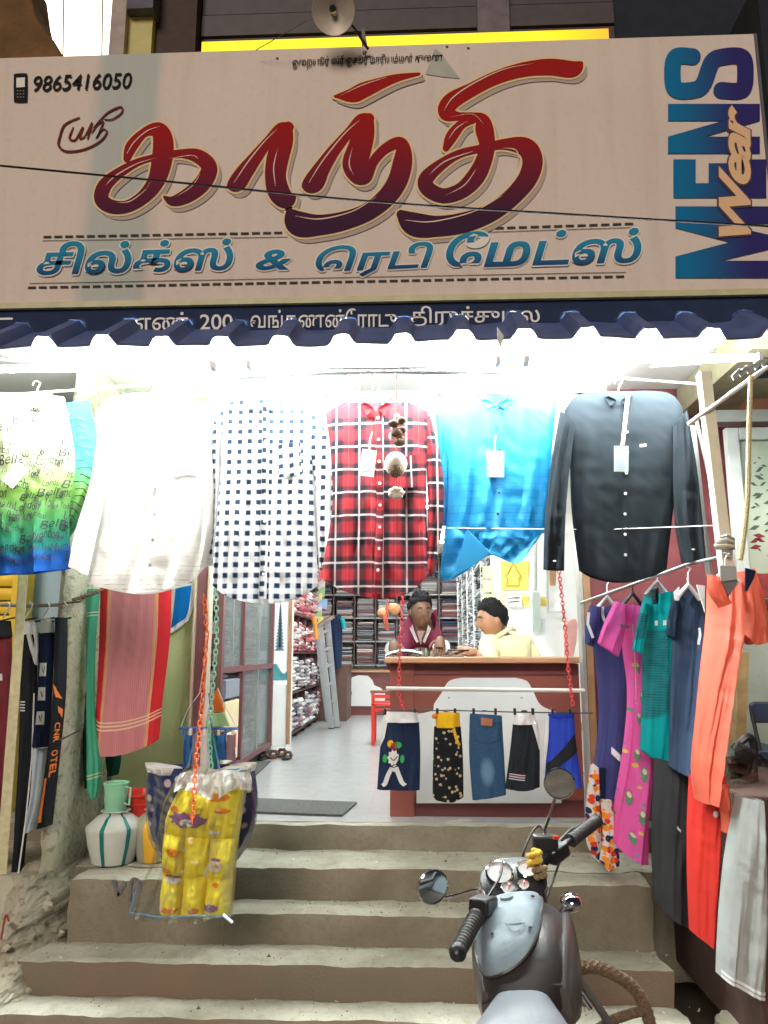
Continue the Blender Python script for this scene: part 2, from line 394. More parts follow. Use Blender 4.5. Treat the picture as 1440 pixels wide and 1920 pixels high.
# rubble plinth at the left foot
rub = M('crumbling_rubble', (.33, .29, .21), rough=1, var=0, bump=1.0, bscale=30)
nx = NX(rub); ox, oy, oz, ov = nx.obj(); a_ = nx.noise(ov, 6, 9, 1.0); b_ = nx.noise(ov, 18, 6)
c_ = nx.mix(nx.step(a_, .5, .2), (.30, .27, .19), (.45, .43, .34)); c_ = nx.mix(nx.m('MULTIPLY', nx.step(b_, .62, .05), .8), c_, (.09, .07, .045)); setcol(rub, c_)
plin = M('smooth_plinth_plaster', (.40, .39, .29), rough=.9, var=.18, scale=6, bump=.7, bscale=40)
pl = thing('left_plinth', 'crumbling plastered plinth with rubble edge at the lower left', 'plinth', (-2.3, 4.0, 0))
# smooth slanting face and top
tA, tB, tC = P(-60, 1600, 4.5), P(100, 1632, 4.1), P(-60, 1770, 3.35)
mb = MB(); top = [Vector((-4.5, 4.12, .71)), Vector((px0-.005, 4.12, .71)), Vector((-2.06, 3.96, .71)), Vector((-2.12, 3.45, .69)), Vector((-4.5, 3.2, .69))]
mb.prism(top, (0, 0, -.72)); mb.obj('plinth_body', plin, pl)
rough_box('plinth_top', (-4.5, 4.1, .3), (px0-.004, 5.4, .735), rub, res=.05, amp=.010, parent=pl)
rb = MB()
def rubf(u, v):
    # ragged broken edge spilling from the party wall down to the street
    x = -2.62+(.85+.16*v)*u; z = .72-.76*v; rg = min(1, max(.10, (u-.66)*4.5))
    y = 3.98-.60*v-.36*v*(1-u)+rg*(.10*noise.noise(Vector((x*5, 1, z*5)))*min(1, v*5)+.055*noise.noise(Vector((x*13, 4, z*13)))+.035*noise.noise(Vector((x*34, 4, z*34)))+.018*noise.noise(Vector((x*80, 4, z*80))))
    y += .45*max(0, (u-.80)/.20)**2
    return (x+.02*noise.noise(Vector((z*9, 3, 1))), y, z)
rb.grid(lambda u, v: rubf(.72+.025*math.sin(v*17)+.02*math.sin(v*41)+(.28-.025*math.sin(v*17)-.02*math.sin(v*41))*u, v), 110, 150); rb.obj('rubble_face', rub, pl, smooth=True, recalc=False)
rb = MB(); rb.grid(lambda u, v: rubf((.72+.025*math.sin(v*17)+.02*math.sin(v*41))*u, v)+Vector((0, -.012 if u < .97 else 0, 0)) if False else Vector(rubf((.72+.025*math.sin(v*17)+.02*math.sin(v*41))*u, v)), 50, 80); rb.obj('plaster_face', plin, pl, smooth=True, recalc=False)
for k in range(40):
    u, v = random.uniform(.74, 1), random.random()**.6; p = Vector(rubf(u, v)); s_ = random.uniform(.010, .032)
    mb = MB(); mb.ball(p+Vector((0, -.005, 0)), s_, s_*.8, s_*.7, 7, 5)
    for q in mb.v: q += Vector((noise.noise(q*30), noise.noise(q*30+Vector((3, 3, 3))), noise.noise(q*30+Vector((5, 1, 3)))))*s_*.5
    mb.obj('stone', rub, pl, smooth=False)
redp = M('red_chalk_mark', (.28, .05, .03), rough=.9)
stroke_px('red_mark', [(2, 1762), (8, 1728), (12, 1716), (17, 1728)], 3.05, .004, redp, pl)
# ---- right side: brown plastered plinth of the next shop
brownpl = M('brown_plinth_plaster', (.20, .135, .085), rough=.95, var=.2, scale=5, bump=.6, bscale=35)
rx0 = 1.62
mb = MB(); mb.prism([Vector((1.50, 4.7, .72)), Vector((1.44, 4.0, .72)), Vector((1.40, 3.45, .55)), Vector((1.36, 3.0, .50)), Vector((4.5, 3.0, .50)), Vector((4.5, 4.7, .72))], (0, 0, -.74))
rp = mb.obj('right_plinth', brownpl, label='brown plastered plinth beside the steps under the clothes rail', cat='plinth')
brk = rough_box('broken_mortar', (1.22, 3.12, -.02), (1.46, 3.60, .34), riserm, res=.03, amp=.010, label='broken mortar lump at the right end of the lower steps', cat='rubble')
# ================================================================ BUILDING SHELL
wallw = M('white_painted_wall', (.80, .80, .78), rough=.8, var=.03, scale=5, bump=.08)
wallg = M('pale_green_wall', (.50, .60, .30), rough=.85, var=.10, scale=4, bump=.2, bscale=50)
bld = thing('shop_building', 'clothing shop front with green and white walls around a wide opening', 'building', (0, 4.8, 0))
gx0, gx1 = px1+.02, P(368, 1300, 4.72).x
mb = MB(); mb.ab((gx0, 4.70, F-.14), (gx1, 4.85, 3.44)); mb.obj('green_wall', wallg, bld)
dx1 = P(1092, 1300, 4.72).x
mb = MB(); mb.ab((gx1, 4.70, 3.02), (dx1+.05, 4.85, 3.44)); mb.obj('lintel', wallw, bld)
mb = MB(); mb.ab((dx1+.08, 4.74, .3), (1.95, 4.9, 3.44)); mb.obj('maroon_wall', M('maroon_painted_wall', (.16, .03, .035), rough=.6, var=.15, bump=.1), bld)
mb = MB(); mb.ab((px0-2.6, 3.58, 3.44), (1.95, 4.85, 3.53)); mb.obj('porch_ceiling', wallw, bld)
mb = MB(); mb.ab((px0-1.5, 4.85, 3.53), (5, 5.0, 9)); mb.obj('upper_wall', M('dark_upper_wall', (.05, .042, .045), rough=.8, var=.25, scale=3, bump=.2), bld)
# door posts
maroon = M('maroon_door_paint', (.13, .045, .05), rough=.45, var=.12, bump=.05)
cream = M('cream_edge_paint', (.55, .44, .33), rough=.5, var=.06)
fr = thing('door_frame', 'maroon wooden door post with cream edges left of the entrance', 'door frame', (gx1, 4.7, F))
a, b = P(366, 1300, 4.66).x, P(386, 1300, 4.66).x
mb = MB(); mb.ab((a, 4.62, F), (b, 4.698, 3.02)); bevel(mb.obj('post', maroon, fr), .004)
mb = MB(); mb.ab((a-.016, 4.60, F), (a-.001, 4.69, 3.02)); mb.obj('edge_strip', cream, fr)
mb = MB(); mb.ab((b+.001, 4.60, F), (b+.014, 4.69, 3.02)); mb.obj('edge_strip', cream, fr)
fr = thing('door_frame', 'light brown wooden door post right of the counter', 'door frame', (dx1, 4.7, F))
wood = M('light_brown_wood', (.33, .17, .085), rough=.45, var=.2, scale=8)
a, b = P(1091, 1300, 4.66).x, P(1112, 1300, 4.66).x
mb = MB(); mb.ab((a+.02, 4.60, F-.1), (b, 4.698, 3.02)); bevel(mb.obj('post', wood, fr), .004)
mb = MB(); mb.ab((a, 4.59, F-.1), (a+.018, 4.69, 3.02)); mb.obj('edge_strip', M('grey_metal_edge', (.5, .5, .48), rough=.4, metal=.6), fr)
# interior shell
mb = MB(); mb.ab((-1.95, 4.852, F), (-1.80, 14.1, 3.50)); mb.obj('wall_left', wallw, kind='structure')
mb = MB(); mb.ab((1.62, 4.902, F), (1.75, 14.1, 3.50)); mb.obj('wall_right', wallw, kind='structure')
mb = MB(); mb.ab((-1.95, 14.1, F), (1.75, 14.25, 3.50)); mb.obj('wall_back', wallw, kind='structure')
mb = MB(); mb.ab((-1.95, 4.852, 3.50), (1.75, 14.2, 3.6)); mb.obj('ceiling', wallw, kind='structure')
pxx = P(929, 1100, 6.6).x
mb = MB(); mb.ab((pxx, 6.6, F), (1.62, 6.7, 3.49)); mb.obj('partition_wall', wallw, label='white partition wall behind the counter with yellow calendars', cat='wall')
# ================================================================ LIGHTS (fixtures)
def tube_lamp(a, b, L, label, group):
    a = Vector(a); b = Vector(b); t = thing('tube_lamp', label, 'tube light', (a+b)/2+Vector((0, 0, .03)), group)
    mb = MB(); d = (b-a).normalized(); mb.tube([a+d*.03, b-d*.03], .013, 10)
    mb.obj('glass_tube', M('lit_tube_%d' % L, (1, 1, 1), var=0, emit=(.93, 1.0, .97), estr=L), t, smooth=True)
    mb = MB(); mb.bar(a+Vector((0, .040, .004)), b+Vector((0, .040, .004)), .012, .020); bevel(mb.obj('batten', M('white_enamel', (.8, .8, .8), rough=.3, var=.02), t), .004)
    [MB().box(q+Vector((0, .014, 0)), (.02, .055, .030)).obj('lamp_holder', MATS['white_enamel'], t) for q in (a, b)]
    return t
for i, (x0, x1) in enumerate(((-2.02, -.92), (-.75, .37), (.50, 1.52))):
    tube_lamp((x0, 3.30, 3.085), (x1, 3.30, 3.085), TUBE_L, ('glaring white tube light under the awning above the green printed shirt', 'glaring white tube light under the awning above the red plaid shirt', 'glaring white tube light under the awning above the black shirt')[i], 'tube lights under the awning')
tube_lamp((-1.55, 4.55, 3.38), (-.55, 4.55, 3.38), 90, 'tube light on the porch ceiling above the doorway, left side', 'tube lights at the doorway')
tube_lamp((.15, 4.55, 3.38), (1.15, 4.55, 3.38), 90, 'tube light on the porch ceiling above the doorway, right side', 'tube lights at the doorway')
for i, y in enumerate((6.0, 8.6, 11.4)):
    tube_lamp((-.9+.3*i, y, 3.42), (.25+.3*i, y, 3.42), SHOP_L, ('tube light on the shop ceiling nearest the door', 'tube light halfway down the shop ceiling', 'tube light on the shop ceiling before the back shelves')[i], 'tube lights in the shop')
# ================================================================ SIGN
SY = 3.55
signm = M('printed_vinyl_pinkish', (.66, .55, .47), rough=.7, var=0, bump=.03, bscale=8, spec=.2)
nx = NX(signm); ox, oy, oz, ov = nx.obj(); a_ = nx.noise(ov, 1.6, 5, .3); b_ = nx.noise(ov, 30, 4)
c_ = nx.mix(a_, (.66, .57, .50), (.76, .67, .60)); c_ = nx.mix(nx.m('MULTIPLY', nx.step(b_, .62, .08), .12), c_, (.35, .28, .22)); setcol(signm, c_)
sx1 = P(1436, 300, SY).x; sx0 = -2.75; sz0, sz1 = P(700, 556, SY).z, P(720, 86, SY).z
sign = thing('shop_sign', 'long pale shop signboard with red Tamil lettering above the awning', 'signboard', ((sx0+sx1)/2, SY, sz0))
mb = MB(); mb.ab((sx0, SY, sz0), (sx1, SY+.14, sz1)); mb.obj('panel', signm, sign)
mb = MB(); mb.ab((sx0, SY-.012, sz0-.032), (sx1+.005, SY+.13, sz0-.001)); mb.obj('lower_trim', M('lime_cream_trim', (.52, .50, .28), rough=.5), sign)
mb = MB(); mb.ab((sx1+.001, SY-.004, sz0), (sx1+.015, SY+.14, sz1)); mb.obj('side_trim', M('dark_side_trim', (.10, .10, .12), rough=.5), sign)
def SP(px, py, o=.004): 
    p = P(px, py, SY); p.y -= o; return p
# faded blue-green stripe
bluef = M('faded_blue_print', (.40, .46, .43), rough=.85, spec=.06, var=.06, scale=3)
mb = MB(); xa_, xb_ = P(175, 100, SY).x, P(285, 100, SY).x; xa2, xb2 = P(150, 560, SY).x, P(276, 560, SY).x; xa_s, xa_s2, xb_s, xb_s2 = xa_, xa2, xb_, xb2
b = mb.addv([(xa2, SY-.004, sz0+.002), (xb2, SY-.004, sz0+.002), (xb_, SY-.004, sz1-.002), (xa_, SY-.004, sz1-.002)]); 
mb = MB(); b = mb.addv([SP(x, y) for x, y in ((815, 92), (826, 100), (862, 148), (830, 145), (798, 140))]); mb.addf([(0, 1, 2, 3, 4)], b); mb.obj('worn_patch', M('worn_print', (.42, .42, .37), rough=.7), sign)
for k, (x, y) in enumerate(((838, 88), (878, 91), (520, 110))):
    mb = MB(); mb.ball(SP(x, y, .003), .008, .002, .006, 8, 4); mb.obj('rust_spot', M('rust', (.12, .08, .05), rough=.9), sign)
def grad_mat(name, z0, z1, c0, c1, axis='z', rough=.4, x0=0):
    m = M(name, (.3, .1, .1), rough=rough, var=0); nx = NX(m); ge = nx.n.new('ShaderNodeNewGeometry'); sp = nx.n.new('ShaderNodeSeparateXYZ'); nx.l.new(ge.outputs['Position'], sp.inputs[0])
    r = nx.n.new('ShaderNodeMapRange'); r.inputs[1].default_value = z0; r.inputs[2].default_value = z1; nx.l.new(sp.outputs[{'x': 0, 'z': 2}[axis]], r.inputs[0])
    r.interpolation_type = 'SMOOTHSTEP'; setcol(m, nx.mix(r.outputs[0], c0, c1)); m.node_tree.nodes['Principled BSDF'].inputs['Specular IOR Level'].default_value = .06; m.node_tree.nodes['Principled BSDF'].inputs['Roughness'].default_value = .85; return m
zlo, zhi = P(720, 445, SY).z, P(720, 130, SY).z
redg = grad_mat('red_to_purple_print', zlo+.05, zhi-.25, (.055, .022, .050), (.34, .018, .018))
yel = M('cream_yellow_outline_print', (.80, .62, .34), rough=.85, spec=.06, var=0)
shd = M('printed_drop_shadow', (.46, .38, .33), rough=.9, var=0, spec=.05)
hil = M('pale_pink_print_glint', (.80, .58, .52), rough=.85, spec=.06, var=0)
def outl(c):     # c: list of (x, y, w) in sign pixels*2 -> outline polygon
    A = []; B = []
    for i, p in enumerate(c):
        a = c[max(0, i-1)]; b = c[min(len(c)-1, i+1)]; dx, dy = b[0]-a[0], b[1]-a[1]; l = math.hypot(dx, dy) or 1
        A.append((p[0]-dy/l*p[2]/2, p[1]+dx/l*p[2]/2)); B.append((p[0]+dy/l*p[2]/2, p[1]-dx/l*p[2]/2))
    return A, B
def brush(name, pts, mat, off, extra=0, dx=0, dy=0, parent=None, n=8):
    """painted stroke: union of discs along the stroke, traced as one clean flat outline"""
    import numpy as np
    c = np.array([(x+dx, y+dy, max(2, w_)+extra) for x, y, w_ in cr(pts, n)])
    c2 = [c[0]]
    for a_, b_ in zip(c, c[1:]):
        m_ = max(1, int(np.hypot(*(b_-a_)[:2])/3)); c2 += [a_+(b_-a_)*(k+1)/m_ for k in range(m_)]
    c = np.array(c2); R_ = c[:, 2].max()/2+4; st = 3.0 if c[:, 2].max() > 20 else 1.5
    xs = np.arange(c[:, 0].min()-R_, c[:, 0].max()+R_+st, st); ys = np.arange(c[:, 1].min()-R_, c[:, 1].max()+R_+st, st)
    X, Y_ = np.meshgrid(xs, ys); Fd = np.full(X.shape, -1e9)
    for q in c: Fd = np.maximum(Fd, q[2]/2-np.hypot(X-q[0], Y_-q[1]))
    mb = MB()
    def put(poly): b = mb.addv([SP(x/2, y/2, off) for x, y in poly]); mb.addf([tuple(range(len(poly)))], b)
    for j in range(len(ys)-1):
        i = 0
        while i < len(xs)-1:
            f = (Fd[j, i], Fd[j, i+1], Fd[j+1, i+1], Fd[j+1, i]); ins = [v > 0 for v in f]
            if all(ins):
                i0 = i
                while i < len(xs)-1 and Fd[j, i+1] > 0 and Fd[j+1, i+1] > 0: i += 1
                put([(xs[i0], ys[j]), (xs[i], ys[j]), (xs[i], ys[j+1]), (xs[i0], ys[j+1])]); continue
            if any(ins):
                cc = [(xs[i], ys[j]), (xs[i+1], ys[j]), (xs[i+1], ys[j+1]), (xs[i], ys[j+1])]; poly = []
                for k in range(4):
                    p_, q_, fp, fq = cc[k], cc[(k+1) % 4], f[k], f[(k+1) % 4]
                    if fp > 0: poly.append(p_)
                    if (fp > 0) != (fq > 0): t_ = fp/(fp-fq); poly.append((p_[0]+(q_[0]-p_[0])*t_, p_[1]+(q_[1]-p_[1])*t_))
                if len(poly) > 2: put(poly)
            i += 1
    return mb.obj(name, mat, parent or sign)
K = 1440
LET = [
 [[(478,600,26),(496,552,44),(545,500,34),(596,492,58),(614,535,76),(608,610,76),(588,680,64),(545,738,52),(480,778,46),(420,778,52),(383,750,54),(395,700,52),(445,655,40),(520,612,28),(600,590,24),(680,580,32),(745,590,52),(786,632,60),(762,690,62),(705,737,54),(650,758,36),(618,742,10)]],
 [[(862,702,20),(890,690,64),(918,650,62),(962,592,48),(1012,528,36),(1052,485,38),(1086,480,34)],[(1082,474,28),(1062,530,76),(1042,600,82),(1034,665,78),(1046,722,82),(1074,752,64),(1108,736,10)]],
 [[(1142,702,20),(1175,690,74),(1205,640,62),(1252,570,46),(1310,500,36),(1352,452,38),(1386,448,36)],[(1386,444,30),(1366,505,76),(1346,570,90),(1330,622,90),(1348,665,64),(1378,668,36),(1400,612,36),(1440,566,38),(1490,540,44),(1512,556,50),(1510,612,72),(1490,684,74),(1448,745,70),(1380,798,66),(1290,832,70),(1195,848,78),(1120,842,92),(1088,800,30)],
  [(1254,366,6),(1322,362,52),(1362,344,58),(1422,320,44),(1490,297,28),(1572,282,10)]],
 [[(K+738,242,16),(K+705,264,60),(K+620,256,62),(K+520,266,54),(K+420,296,50),(K+330,340,52),(K+252,385,64),(K+234,425,60),(K+272,440,34),(K+330,440,28),(K+368,452,44),(K+376,490,68),(K+386,550,58),(K+372,610,62),(K+342,668,68),(K+290,718,60),(K+222,738,56),(K+165,712,58),(K+158,675,56),(K+205,628,44),(K+280,582,32),(K+368,560,30),(K+450,545,40),(K+528,555,70),(K+556,604,76),(K+538,672,72),(K+480,742,66),(K+402,800,68),(K+300,838,76),(K+200,852,78),(K+115,845,88),(K+64,808,34)],
  [(K+232,560,24),(K+254,515,44),(K+292,470,34),(K+340,450,30)]]]
for g in LET:
    for k, pts in enumerate(g): brush('letter_shadow', pts, shd, .0045+.0006*k, 4, 14, 18)
for g in LET:
    for k, pts in enumerate(g): brush('letter_outline', pts, yel, .007+.0006*k, 15)
for g in LET:
    for k, pts in enumerate(g): brush('letter', pts, redg, .0095+.0006*k)
for pts in ([(480,580,5),(505,540,7),(552,498,7),(600,480,4)],[(400,700,4),(440,662,8),(520,618,6),(590,598,3)],[(640,600,3),(720,588,6),(745,600,4)],[(440,765,3),(490,760,7),(545,720,5),(566,690,3)],[(660,745,3),(720,705,6),(752,660,4)],
            [(880,690,4),(930,615,8),(990,540,7),(1040,490,4)],[(1044,560,3),(1028,630,8),(1034,700,5)],[(1160,690,4),(1210,610,8),(1290,510,8),(1350,456,4)],[(1322,560,3),(1310,620,8),(1326,660,4)],[(1110,815,4),(1200,826,8),(1320,798,7),(1410,745,4)],[(1275,366,3),(1360,325,6),(1450,296,4)],
            [(K+225,420,4),(K+260,370,8),(K+340,316,8),(K+450,266,6),(K+560,244,3)],[(K+240,530,3),(K+270,488,7),(K+310,462,4)],[(K+250,445,3),(K+330,434,5),(K+372,470,4)],[(K+170,660,4),(K+230,610,8),(K+330,574,5)],[(K+440,560,3),(K+495,570,8),(K+502,620,5)],[(K+230,738,3),(K+300,700,7),(K+345,640,4)],[(K+80,830,4),(K+180,836,8),(K+330,800,7),(K+440,740,4)]):
    brush('letter_glint', [(x, y, w_*.62) for x, y, w_ in pts], hil, .0125)
# brown script prefix
brn = M('dark_red_print', (.15, .03, .025), rough=.85, spec=.06, var=0)
for pts in ([(298,444,6),(245,470,8),(226,515,9),(222,548,9),(250,570,9),(312,564,8),(372,536,8),(402,500,7),(386,488,6),(364,516,5)],[(276,480,5),(262,520,8),(284,526,7),(312,480,7),(300,520,7),(320,512,6),(346,464,7),(330,522,6)],[(346,500,5),(366,470,7),(388,458,7),(374,500,7),(362,520,5)],[(352,482,5),(402,428,7),(452,404,8),(458,424,7),(422,450,6),(394,450,5)]):
    brush('prefix_letter', pts, brn, .006)
# dashed rules
dark = M('dark_grey_print', (.06, .06, .055), rough=.85, spec=.06, var=0)
def rule(x0, y0, x1, y1, dash, hw):
    mb = MB(); p0, p1 = SP(x0, y0), SP(x1, y1); L = p1-p0; n = int(L.length/.055) if dash else 1
    for i in range(n):
        a = p0+L*(i/n); b_ = p0+L*((i+(.72 if dash else 1))/n); u = Vector((0, 0, hw)); b = mb.addv([a-u, b_-u, b_+u, a+u]); mb.addf([(0, 1, 2, 3)], b)
    mb.obj('dashed_rule' if dash else 'thin_rule', dark, sign)
def yl(x, yL, yR): return yL+(yR-yL)*x/1440.0
rule(82, 445, 535, 437, 1, .006); rule(80, 452, 540, 445, 0, .0015); rule(885, 430, 1193, 420, 1, .006); rule(880, 437, 1190, 427, 0, .0015)
rule(53, 540, 1176, 519, 1, .006); rule(56, 532, 1174, 511, 0, .0015)
# text rows
def row(name, body, x0, yb0, x1, yb1, h, mat, off=.006, **k):
    """body between baseline ends (pixels), h = height in pixels"""
    def mp(u, v): return SP(x0+(x1-x0)*u, yb0+(yb1-yb0)*u-h*v, off)
    return text_on(name, body, mp, mat, sign, **k)
tbl = grad_mat('teal_to_navy_print', P(700, 520, SY).z, P(700, 462, SY).z, (.02, .05, .16), (.03, .25, .42)); wht = M('white_print', (.80, .78, .74), rough=.85, spec=.06, var=0)
def two(body, x0, y0, x1, y1, h):
    for k in range(8):
        ax, ay = 2.6*math.cos(k*math.pi/4), 2.6*math.sin(k*math.pi/4); row('subtitle_outline', body, x0+ax, y0+ay, x1+ax, y1+ay, h, wht, .0052+.00004*k, offset=.020, shear=.22)
    row('subtitle_lettering', body, x0, y0, x1, y1, h, tbl, .0085, offset=.022, shear=.22)
two('சில்க்ஸ்', 70, 518, 438, 508, 62); two('&', 480, 508, 546, 507, 38)
two('\u0bc6ரடி', 592, 524, 812, 514, 60); two('\u0bc7மட்ஸ்', 836, 505, 1202, 494, 68)
blk = M('black_print', (.02, .02, .02), rough=.85, spec=.06, var=0)
row('phone_number', '9865416050', 64, 174, 248, 167, 30, blk, offset=.008, shear=.18)
row('top_line_lettering', 'ஓ\u0bc8றயூர் ஸ்ரீ ஓசூர் மாரியம்மன் து\u0bc8ண', 548, 131, 830, 121, 22, blk, offset=.012)
row('top_line_lettering', 'உ', 680, 107, 698, 106, 10, blk, offset=.01)
row('top_line_lettering', '-', 683, 109, 700, 108, 1.5, blk)
# little phone symbol
mb = MB(); b = mb.addv([SP(x, y, .006) for x, y in cr([(29, 140), (49, 139), (52, 145), (52, 188), (48, 193), (30, 193), (27, 188), (27, 146)], 4, True)]); mb.addf([tuple(range(32))], b); mb.obj('phone_symbol', blk, sign)
mb = MB(); b = mb.addv([SP(x, y, .008) for x, y in ((32, 148), (48, 147), (48, 165), (32, 166))]); mb.addf([(0, 1, 2, 3)], b); mb.obj('phone_symbol_screen', wht, sign)
for r_ in range(3):
    mb = MB()
    for c_i in range(3): mb.box(SP(34.5+5.4*c_i, 172+6*r_, .008), (.007, .001, .006))
    mb.obj('phone_symbol_keys', M('grey_print', (.25, .25, .25), var=0), sign)
# MENS, reading upwards at the right end
mens = grad_mat('teal_to_purple_print', P(1255, 300, SY).x, P(1400, 300, SY).x, (.01, .17, .36), (.035, .03, .15), axis='x')
def up(u, v, y0, y1, xt, xb):   # u along reading direction, v 0 foot..1 top of letter
    return (xb-(xb-xt)*v, y0-(y0-y1)*u)
def block(polys, y0, y1, xt, xb):
    for pl_ in polys:
        mb = MB(); pts = [SP(*up(u, v, y0, y1, xt, xb), .0055) for u, v in pl_]; mb.prism(pts, (0, .001, 0)); mb.obj('block_letter', mens, sign)
block([[(0,0),(0,1),(.30,1),(.5,.42),(.70,1),(1,1),(1,0),(.76,0),(.76,.52),(.60,0),(.40,0),(.24,.52),(.24,0)]], 522, 388, 1266, 1442)
block([[(0,0),(0,1),(1,1),(1,.76),(.38,.76),(.38,.62),(.9,.62),(.9,.40),(.38,.40),(.38,.22),(1,.22),(1,0)]], 372, 300, 1262, 1436)
block([[(0,0),(0,1),(.34,1),(.66,.40),(.66,1),(1,1),(1,0),(.66,0),(.34,.6),(.34,0)]], 289, 196, 1252, 1424)
sp_ = cr([(.14,.36,.0),(.15,.14,0),(.5,.10,0),(.84,.14,0),(.84,.36,0),(.72,.47,0),(.28,.56,0),(.15,.66,0),(.16,.86,0),(.5,.90,0),(.84,.86,0),(.85,.68,0)], 8)
c = [(*[q*2 for q in up(u, v, 183, 94, 1243, 1414)], 62) for u, v, _ in sp_]
brush('block_letter', [(x, y, w_) for x, y, w_ in c], mens, .0055, n=2)
goldd = M('dark_gold_print', (.10, .06, .08), rough=.85, spec=.06, var=0); gold = M('gold_print', (.75, .50, .30), rough=.85, spec=.06, var=0)
def wmap(o_, g=0):
    def mp(u, v): return SP(1352-g+(60+2*g)*(1-v)-6+14*u*0, 446+g-(246+2*g)*u, o_)
    return mp
text_on('script_word', 'Wear', wmap(.0085, 3), goldd, sign, offset=.060, shear=.35, space=.86)
text_on('script_word', 'Wear', wmap(.0115), gold, sign, offset=.030, shear=.35, space=.86)
# navy address board below
navy = M('navy_board_paint', (.022, .036, .085), rough=.8, var=.1, spec=.15)
adr = thing('address_board', 'dark navy strip with white Tamil address lettering under the sign', 'signboard', (0, 3.56, 3.28))
mb = MB(); mb.ab((sx0, 3.560, 3.352), (sx1+.25, 3.5705, sz0-.034)); mb.obj('board', navy, adr)
def arow(body, x0, x1, y0, y1):
    def mp(u, v): q = P(x0+(x1-x0)*u, y0-(y0-y1)*v-.010*(x1-x0)*u, 3.556); return q
    return text_on('address_lettering', body, mp, M('white_letter_paint', (.80, .80, .78), var=0), adr, offset=.008)
arow('எண். 200,', 252, 445, 624, 586); arow('வங்கணன்\u0bc7ராடு,', 470, 750, 624, 580); arow('திருச்சுழல', 770, 1012, 618, 574)
arow('-', -30, 24, 600, 596)
mb = MB(); mb.ab((sx1+.015, 3.50, 3.2), (sx1+1.2, 3.9, 5.2)); mb.obj('dark_side_wall', M('night_navy_wall', (.012, .018, .03), rough=.9, var=.2), label='dark navy wall beside the right end of the signboard', cat='wall')
# ================================================================ AWNING
bluem = M('blue_painted_sheet', (.075, .115, .27), rough=.5, var=.2, scale=8, bump=.05)
undm = M('white_sheet_underside', (.78, .80, .80), rough=.6, var=.05)
awn = thing('corrugated_awning', 'blue corrugated metal awning with wavy edge above the hanging shirts', 'awning', (0, 3.4, 3.15))
def awf(th):
    def fn(u, v):
        x = -2.5+4.45*u; ph = ((x+.055)/.272) % 1.0
        tri = abs(ph-.5)*2; h = min(1, max(0, (tri-.54)/.27)); h = h*h*(3-2*h)
        y = 3.265+.30*v; z = 3.170+.205*v+.008*math.sin(x*3.1)+.004*math.sin(x*17)
        nrm = Vector((0, -.52, .85)); q = Vector((x, y, z))+nrm*(h*.046+th)+Vector((0, 0, .006*noise.noise(Vector((x*3, 1, v)))))
        return q
    return fn
mb = MB(); mb.grid(awf(0), 260, 6); mb.cm = 1; mb.grid(awf(-.006), 260, 6); mb.cm = 0
mb.obj('corrugated_sheet', [bluem, undm], awn, smooth=True, recalc=False)
mb = MB(); mb.ab((-2.5, 3.571, 3.35), (1.95, 3.60, 3.44)); mb.obj('light_block_strip', undm, awn)  # added strip that stops tube light leaking up onto the sign
grey = M('galvanised_grey', (.35, .37, .36), rough=.45, metal=.5, var=.15)
for (x0, y0, x1, y1, Y) in ((-20, 672, 160, 683, 3.34), (1220, 688, 1460, 668, 3.34), (480, 690, 870, 690, 3.38)):
    mb = MB(); mb.tube([P(x0, y0, Y), P(x1, y1, Y)], .006, 8); mb.obj('support_rod', grey, awn, smooth=True)
mb = MB(); mb.ab((P(1395, 640, 3.7).x, 3.62, 3.25), (P(1395, 640, 3.7).x+.8, 4.7, 3.42)); mb.obj('end_beam', M('olive_beam', (.30, .27, .17), rough=.8), awn)
# bent little flap on the awning edge
mb = MB(); mb.prism([P(932, 612, 3.25), P(945, 630, 3.25), P(939, 652, 3.25), P(933, 640, 3.25)], (0, .004, 0)); mb.obj('bent_tab', grey, awn)
# main hanging rail
rail = thing('hanging_rail', 'long thin metal rail under the awning that carries the display shirts', 'rail', P(700, 700, 3.48))
mb = MB(); mb.tube([P(0, 742, 3.48), P(400, 712, 3.48), P(700, 697, 3.48), P(1100, 704, 3.48), P(1330, 722, 3.48)], .007, 8); mb.obj('rod', grey, rail, smooth=True)
mb = MB(); mb.tube([P(702, 668, 3.48), P(702, 695, 3.48)], .006, 6); mb.box(P(703, 668, 3.48), (.03, .02, .006)); mb.obj('bracket', grey, rail)
for k in range(6):
    x = 592+k*48; mb = MB(); mb.tube([P(x, 694, 3.48), P(x+10, 702+3*(k % 2), 3.47), P(x+24, 690, 3.48), P(x+44, 697, 3.48)], .003, 6); mb.obj('wire_tie', grey, rail)
mb = MB(); mb.tube([P(838, 990, 3.47), P(1130, 993, 3.42), P(1345, 985, 3.30)], .0018, 5); mb.obj('tie_string', M('white_string', (.75, .74, .70), var=0), label='thin white string stretched across the blue shirt to the cream pole', cat='string')
